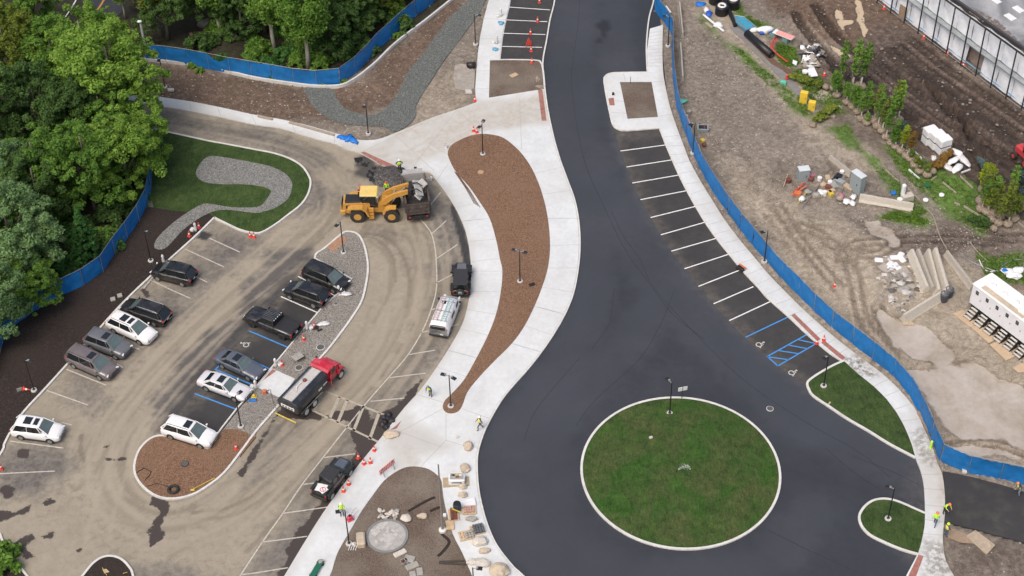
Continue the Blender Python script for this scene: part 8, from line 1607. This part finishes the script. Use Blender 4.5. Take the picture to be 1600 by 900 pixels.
# white pump column on block
b=W(1412,312,0); t=thing('pump_station','white pump column on a grey concrete block in the grass','pump',(b.x,b.y,0),.3); mb=MB(); mb.bbox((.3,-.1,.35),(1.2,.8,.7),.03); mb.build('concrete_block',M_JB,t); mb=MB(); mb.bbox((-.1,.2,1.3),(.42,.42,1.3),.1); mb.build('white_housing',M_WB,t); mb=MB(); mb.tube([(.1,.1,.6),(.1,.1,1.6)],.12,8); mb.build('motor',P_GREY,t)
mb=MB(); mb.lathe([(.28,.7),(.3,.85),(.25,.85)],(-.55,-.1,-.5),12); mb.build('bowl',M_WB,t)
for i,(x,y,m,l) in enumerate(((1396,303,MATS['tarp_blue'],'small blue ring in the grass left of the pump block'),(1449,291,MATS['trolley_green'],'small green drum lid in the grass'),(1341,234,M_CONE,'small red ball at the tip of the green strip'),(1471,306,M_WB,'white and orange jug on the dark soil patch'),(1446,314,M_WB,'tiny white block on the dirt path'),(1284,188,MATS['tarp_blue'],'small blue pail beside the grey puddle'))):
    b=W(x,y,.0); mb=MB(); mb.lathe([(.26,0),(.3,.2),(.24,.24),(.12,.22)],n=14); o=mb.build('small_tub',m,None,True,(b.x,b.y,0)); tag(o,l,'tub')
# garden bed boards and stakes
BD=[((1384,266),(1404,284),'board along the dirt path left of the pump'),((1416,292),(1437,313),'board along the dirt path right of the pump'),((1475,306),(1480,311),'x'),((1500,275),(1520,294),'board at the left of the right-hand grass beds'),((1473,285),(1494,302),'thin board in the lower grass'),((1506,322),(1531,338),'long board in front of the right-hand clump'),((1456,294),(1473,307),'x'),((1502,270),(1516,265),'short board at the tip of the white bags'),((1456,262),(1463,254),'x'),((1455,282),(1463,276),'short plank beside the lowest nursery ball'),((1491,317),(1500,320),'short plank in the grass bed'),((1589,346),(1600,355),'board at the right edge by the clump'),((1452,268),(1461,255),'thin stake leaning by the bags'),((1420,265),(1437,280),'white board leaning in the nursery row'),((1424,232),(1440,248),'pale board by the white garden chair')]
for a,b_,l in BD:
    if l=='x': continue
    p=W(*a,.1);q=W(*b_,.1); d=q-p; mb=MB(); mb.box((0,0,.1),(d.length,.1,.2)); o=mb.build('garden_board',M_TIMB if 'white' not in l else M_WB,None,False,((p.x+q.x)/2,(p.y+q.y)/2,0),math.atan2(d.y,d.x)); tag(o,l,'board')
b=W(1420,240,0); t=thing('garden_chair','white plastic garden chair at the end of the nursery row','chair',(b.x,b.y,0),.6); mb=MB(); mb.box((0,0,.4),(.5,.5,.04)); mb.build('seat',M_WB,t); mb=MB(); mb.box((-.25,0,.7),(.05,.5,.6)); mb.build('backrest',M_WB,t)
for sx in (-.22,.22):
    for sy in (-.22,.22): mb=MB(); mb.tube([(sx,sy,0),(sx,sy,.4)],.025,5); mb.build('leg',M_WB,t)
# hoses
for px,m,l in (([(1447,325),(1458,338),(1464,355),(1470,372),(1480,390)],M_TIMB,'tan hose running from the grass past the barriers'),([(1498,393),(1512,405),(1527,413),(1545,420),(1560,424),(1566,416),(1580,407),(1600,405)],M_POST,'long grey hose curving behind the white trailer'),([(1530,406),(1536,418),(1545,424),(1562,422)],M_WB,'white hose coiled on the grass behind the trailer'),([(1515,378),(1530,396),(1545,410)],M_TIMB,'tan rope on the mud above the trailer')):
    mb=MB(); mb.tube([W(*p,.06) for p in cat(px,5)],.05,5); o=mb.build('hose',m); tag(o,l,'hose')
# ---- top: black rolls, pipes, tarps
M_ROLL=mat('black_roll',(.012,.012,.013),.4,.15,3); M_CORE=mat('roll_core',(.7,.7,.68),.6,.08,4)
for i,(x,y,l) in enumerate(((1127,23,'front black roll with a white ring top'),(1145,13,'right black roll with a white ring top'),(1117,6,'left rear black roll at the top edge'))):
    b=W(x,y,0); t=thing('black_roll',l,'roll',(b.x,b.y,0),0,'upright black rolls at the top edge'); mb=MB(); mb.lathe([(.78,0),(.78,1.25),(.72,1.3)],n=24); mb.build('roll_body',M_ROLL,t)
    mb=MB(); mb.tube([(.40*math.cos(a_),.40*math.sin(a_),1.32) for a_ in np.linspace(0,2*PI,21)],.13,6,cap=False); mb.build('white_core',M_CORE,t)
p=W(1131,-4,.9);q=W(1149,40,.3); mb=MB(); mb.tube([p,q],.24,12); o=mb.build('black_pipe',M_ROLL,None,False); tag(o,'long black pipe leaning between the rolls and teal frame','pipe')
p=W(1167,52,.45);q=W(1206,86,.45); t=thing('drain_pipe','thick black pipe lying beside the muddy channel','pipe',(p.x,p.y,0),math.atan2((q-p).y,(q-p).x)); L=(q-p).length; mb=MB(); T=Matrix.Translation((0,0,.45))@Matrix.Rotation(PI/2,4,'Y'); mb.lathe([(.45,0),(.45,L),(.36,L),(.36,L-.4)],n=20,T=T); mb.build('pipe_body',M_ROLL,t,True)
sheet('mat_road',[(1107,-5),(1115,-5),(1135,25),(1170,52),(1205,92),(1240,128),(1262,150),(1280,175),(1272,177),(1235,138),(1200,102),(1160,62),(1133,38),(1120,28)],.03,mat('grey_matting',(.21,.20,.195),.8,.12,1.2,world=True,dirt=.3))
sheet('earth_strip',[(1163,55),(1166,52),(1215,97),(1240,112),(1236,118),(1205,100)],.035,mat('wet_earth',(.13,.08,.05),.8,.2,2,world=True))
M_TEAL=mat('tarp_teal',(.05,.28,.42),.5,.15,2)
a=[(1147,24),(1163,27),(1180,41),(1166,47),(1150,35)]; pl=Wn(a,.5); c=pl.mean(0); t=thing('teal_cage','teal tarp stretched over a low grey frame beside the matting','cage',(c[0],c[1],0)); mb=MB(); mb.prism([(p[0]-c[0],p[1]-c[1]) for p in pl],.25,.5); mb.build('tarp',M_TEAL,t); mb=MB(); q=[(p[0]-c[0],p[1]-c[1],.55) for p in pl]; mb.tube(q+[q[0]],.05,5); mb.tube([q[0],q[3]],.05,5); mb.build('frame',M_POST,t)
for i,(x,y,r,sq,m,l,nm) in enumerate(((1094,8,.6,(1,.8,.5),MATS['tarp_blue'],'bright blue bundle at the top edge','tarp_bundle'),(1104,16,.5,(.7,1.3,.5),M_WB,'white roll end beside the blue bag at top','white_roll'),(1107,22,.55,(.8,1.4,.5),mat('bag_royal',(.03,.1,.45),.5,.2,4),'royal blue and white bag on the matting','blue_bag'),(1122,40,.6,(1,.8,.5),M_WB,'crumpled white plastic at the end of the white tube','plastic_heap'),(1176,47,.6,(1.2,.7,.5),M_WB,'left white plastic heap beside the black pipe','plastic_heap'),(1194,48,.8,(1.2,.7,.5),M_WB,'right white plastic heap beside the black pipe','plastic_heap'),(1204,50,.3,(1,.7,.6),mat('bag_royal',(.03,.1,.45),.5,.2,4),'royal blue scrap under the right white heap','blue_bag'),(1190,52,.35,(1,.7,.6),MATS['bag_royal'],'blue edge of the right plastic heap','blue_bag'),(1065,158,.5,(1.3,.8,.4),mat('mint_tarp',(.10,.48,.36),.5,.15,4),'mint green tarp bundle behind the blue fence','tarp_bundle'),(1098,13,.55,(1.5,.6,.3),P_GREY,'x',''))):
    if l=='x': continue
    b=W(x,y,.1); mb=MB(); mb.blob((0,0,r*sq[2]*.6),r,sq,.35,i+60,2); o=mb.build(nm,m,None,True,(b.x,b.y,0)); tag(o,l,'bag' if 'bag' in nm else 'bundle')
p=W(1099,23,.3);q=W(1131,49,.3); mb=MB(); mb.tube([p,q],.13,8); o=mb.build('white_tube',M_WB); tag(o,'long white tube lying beside the matting strip','tube')
p=W(1103,34,.2);q=W(1113,42,.2); mb=MB(); mb.box(((p.x+q.x)/2,(p.y+q.y)/2,.08),((q-p).length,.35,.12),math.atan2((q-p).y,(q-p).x)); o=mb.build('timber_stack',M_TIMB); tag(o,'short timber stack left of the white tube','timber')
p=W(1041,2,1.2);q=W(1048,14,1.0); mb=MB(); mb.box(((p.x+q.x)/2,(p.y+q.y)/2,.5),((q-p).length,.2,.12),math.atan2((q-p).y,(q-p).x)); o=mb.build('white_board',M_WB); tag(o,'white board leaning behind the top of the blue fence','board')
# frames with red-white board
b=W(1221,62,0); t=thing('striped_trestle','red and white striped barricade on teal legs beside the junk pile','barricade',(b.x,b.y,0),R(-38)); mb=MB(); mb.box((.2,0,.8),(2.6,.9,.06)); mb.build('board',M_CONEW,t)
for k in range(4): mb=MB(); mb.box((.4,-.33+k*.22,.84),(2.2,.1,.02)); mb.build('stripe',M_CONE,t)
for s in (-.8,.9): mb=MB(); mb.box((s,0,.4),(.15,1.1,.8)); mb.box((s-.3,-.3,.3),(.7,.14,.5)); mb.build('teal_leg',mat('leg_teal',(.16,.28,.26),.6,.1,4),t)
mb=MB(); fr=[(1211,57,.9),(1204,72,.9),(1211,82,.5),(1231,97,.5),(1231,100,0)]; mb.tube([W(*p) for p in fr],.08,6); mb.tube([W(1214,60,.9),W(1208,73,.9),W(1204,72,.9)],.08,6); o=mb.build('red_pipe_frame',mat('frame_red',(.55,.06,.04),.5,.1,4)); tag(o,'bent red pipe frame beside the thick black pipe','frame')
b=W(1199,46,.1); t=thing('blue_reel','white ring with a blue centre beside the striped barricade','reel',(b.x,b.y,0)); mb=MB(); mb.tube([(.3*math.cos(a_),.3*math.sin(a_),.2) for a_ in np.linspace(0,2*PI,17)],.1,6,cap=False); mb.build('ring',M_WB,t); mb=MB(); mb.lathe([(.22,0),(.22,.25)],n=14); mb.build('centre',MATS['bag_royal'],t)
# junk pile
rg=random.Random(21)
JM=[M_WB,M_ROCKG,M_BLK,M_TIMB,M_RUBL,P_GREY]
for i in range(46):
    a_=rg.uniform(0,2*PI); q=rg.random()**.6; b=W(1268+q*20*math.cos(a_),89+q*19*math.sin(a_),0); z=.9*(1-q); mb=MB(); k=rg.random()
    if k<.4: mb.box((0,0,0),(rg.uniform(.4,1.1),rg.uniform(.2,.6),rg.uniform(.05,.2)))
    elif k<.7: mb.tube([(-.5,0,0),(0,rg.uniform(-.2,.2),rg.uniform(0,.3)),(.6,0,0)],rg.uniform(.03,.08),5)
    else: mb.blob((0,0,0),rg.uniform(.2,.45),(1,.8,.6),.5,i,1)
    mi=rg.randrange(6); o=mb.build('scrap_piece',JM[mi]); o.location=(b.x,b.y,z*.8+.15); o.rotation_euler=(rg.uniform(-.6,.6),rg.uniform(-.6,.6),rg.uniform(0,3))
    tone=['white','grey','black','weathered wood','pale rubble','dull metal'][mi]; tag(o,tone+' scrap piece in the junk pile left of the nursery trees','scrap',tone+' scrap in the junk pile')
plate([(1262,108),(1272,106),(1278,119),(1264,121)],.25,.08,M_WB,'white_board','large white board at the foot of the junk pile','board'); b=W(1258,113,.1); mb=MB(); mb.lathe([(.36,0),(.36,.2)],n=16); o=mb.build('white_disc',M_WB,None,False,(b.x,b.y,.1)); tag(o,'white disc left of the large white board','disc')
plate([(1239,94),(1246,97),(1244,103),(1238,99)],.2,.08,M_WB,'white_board','small white board left of the junk pile','board')
b=W(1229,125,0); mb=MB(); mb.lathe([(.13,0),(.13,.7),(.04,.8)],n=10); o=mb.build('fire_extinguisher',M_CONE,None,False,(b.x,b.y,0)); tag(o,'red extinguisher beside the mint toolbox','extinguisher')
b=W(1224,131,0); mb=MB(); mb.bbox((0,0,.2),(.7,.4,.4),.05,-.5); o=mb.build('toolbox',MATS['mint_tarp'],None,False,(b.x,b.y,0)); tag(o,'mint green toolbox beside the red extinguisher','toolbox')
M_YB=mat('cabinet_yellow',(.72,.50,.05),.5,.08,2)
for x,y,w_,h,l in ((1255,160,.85,1.5,'taller yellow cabinet on the grass edge'),(1268,171,.8,1.15,'shorter yellow cabinet right of the taller one')):
    b=W(x,y,0); t=thing('yellow_cabinet',l,'cabinet',(b.x,b.y,0),R(-20),'yellow cabinets'); mb=MB(); mb.bbox((0,0,h/2),(w_,.5,h),.03); mb.build('cabinet_body',M_YB,t); mb=MB(); mb.box((0,-.26,h*.55),(w_*.8,.02,h*.75)); d=mb.build('door',M_YB,t); mb=MB(); mb.box((.2,-.285,h*.5),(.06,.04,.15)); mb.build('handle',M_BLK,d)
# small things behind fence
b=W(1098,203,0); t=thing('grey_tub','grey open tub with red scraps behind the blue fence','tub',(b.x,b.y,0),-.1); mb=MB(); mb.box((0,0,.2),(1.1,.8,.4),taper=1.12); mb.build('tub_body',MATS['cabinet_grey'] if 'cabinet_grey' in MATS else P_GREY,t); mb=MB(); mb.box((0,0,.405),(.95,.65,.02)); mb.build('inside',M_BLK,t); mb=MB(); mb.blob((.2,-.1,.42),.16,amp=.3,sub=1); mb.build('scrap',MATS['rusty_hatch'],t)
for i,(x,y,k,m,l) in enumerate(((1071,185,'pail',M_PLY,'round tan pail behind the fence among red frames'),(1077,176,'box',M_ROCKG,'small grey square box behind the fence'),(1072,196,'box',M_CONE,'red case behind the fence'),(1078,197,'box',M_BLK,'black case beside the red case behind the fence'),(1100,228,'ball',MATS['brick_dark_red'],'dark red ball-like bag below the grey tub'),(1098,221,'box',MATS['bar_yellow'],'yellow scrap below the grey tub'),(1121,290,'ball',M_CONE,'red round thing above the sandy yard'))):
    b=W(x,y,0); mb=MB()
    if k=='pail': mb.lathe([(.26,0),(.3,.4),(.02,.42)],n=14)
    elif k=='box': mb.bbox((0,0,.14),(.5,.4,.28),.03)
    else: mb.blob((0,0,.22),.26,amp=.15,sub=2)
    o=mb.build({'pail':'pail','box':'small_case','ball':'round_bag'}[k],m,None,False,(b.x,b.y,0),i); tag(o,l,k)
for a,b_,l in (((1068,173),(1079,194),'long orange rail standing behind the upper fence'),((1091,226),(1100,256),'white and red rail leaning behind the fence')):
    mb=MB(); mb.tube([W(*a,.4),W(*b_,.4)],.09,6); o=mb.build('striped_rail',MATS['ladder_pinkish']); tag(o,l,'rail')
# red tractor at right edge
b=W(1594,252,0); t=thing('compact_tractor','red compact tractor with grey top cut by the right edge','tractor',(b.x+.6,b.y,0),R(115)); P_TR=mat('tractor_red',(.55,.05,.06),.4,.12,2,dirt=.25)
mb=MB(); mb.bbox((.4,0,1.0),(2.2,1.0,.8),.12); mb.bbox((-1.0,0,1.2),(1.2,1.4,.6),.12); mb.build('body',P_TR,t); mb=MB(); mb.bbox((-.4,0,1.9),(1.3,1.3,1.0),.1); mb.build('cab',G_DARK,t); mb=MB(); mb.bbox((-.4,0,2.45),(1.5,1.4,.12),.05); mb.build('cab_roof',P_GREY,t)
for xx,r in ((1.0,.4),(-.9,.6)):
    for s in (-1,1): wheel(t,xx,s*.85,r,.35,P_TR,.55)
b=W(1596,140,0); mb=MB(); mb.bbox((0,0,.9),(1.6,1.0,.2),.04); 
for s in (-.6,.6): mb.tube([(s,0,0),(s*.2,0,.9)],.05,5); mb.tube([(s*.2,0,0),(s,0,.9)],.05,5)
o=mb.build('red_trestle',P_TR,None,False,(b.x,b.y,0)); tag(o,'red folding work platform at the right edge by the scaffold','platform')
for x,y,l in ((1447,45,'x'),):
    b=W(1449,48,0); mb=MB(); mb.tube([(0,.9,0),(0,.9,2.2)],.12,6); mb.blob((0,.9,2.3),.2,amp=.2,sub=1); o=mb.build('covered_post',MATS['rusty_hatch'],None,False,(b.x,b.y,0)); tag(o,'reddish wrapped post beside the scaffold cone','post')
# grass tufts in the yard: one mass
rng=np.random.RandomState(4); cs=[]
for q in Gp:
    pl=polyw(q); 
    for k in range(900):
        x=rng.uniform(pl[:,0].min(),pl[:,0].max()); y=rng.uniform(pl[:,1].min(),pl[:,1].max()); cs.append((x,y))
cs=np.array(cs); ok=np.zeros(len(cs),bool)
for q in Gp: ok|=inside(cs[:,0],cs[:,1],polyw(q))
ok&=rng.uniform(0,1,len(cs))<.55; cs=cs[ok]
V,Fq=leaves(rng,[(x,y,.06,.22) for x,y in cs],9,.09); V[:,2]=np.maximum(V[:,2],-.04)
o=bpy.data.objects.new('grass',quadmesh('grass',V,Fq,leafmat('leaf_grass',(.06,.11,.016),(.11,.21,.028),(.2,.32,.05)))); COL.objects.link(o); struct(o,'stuff')
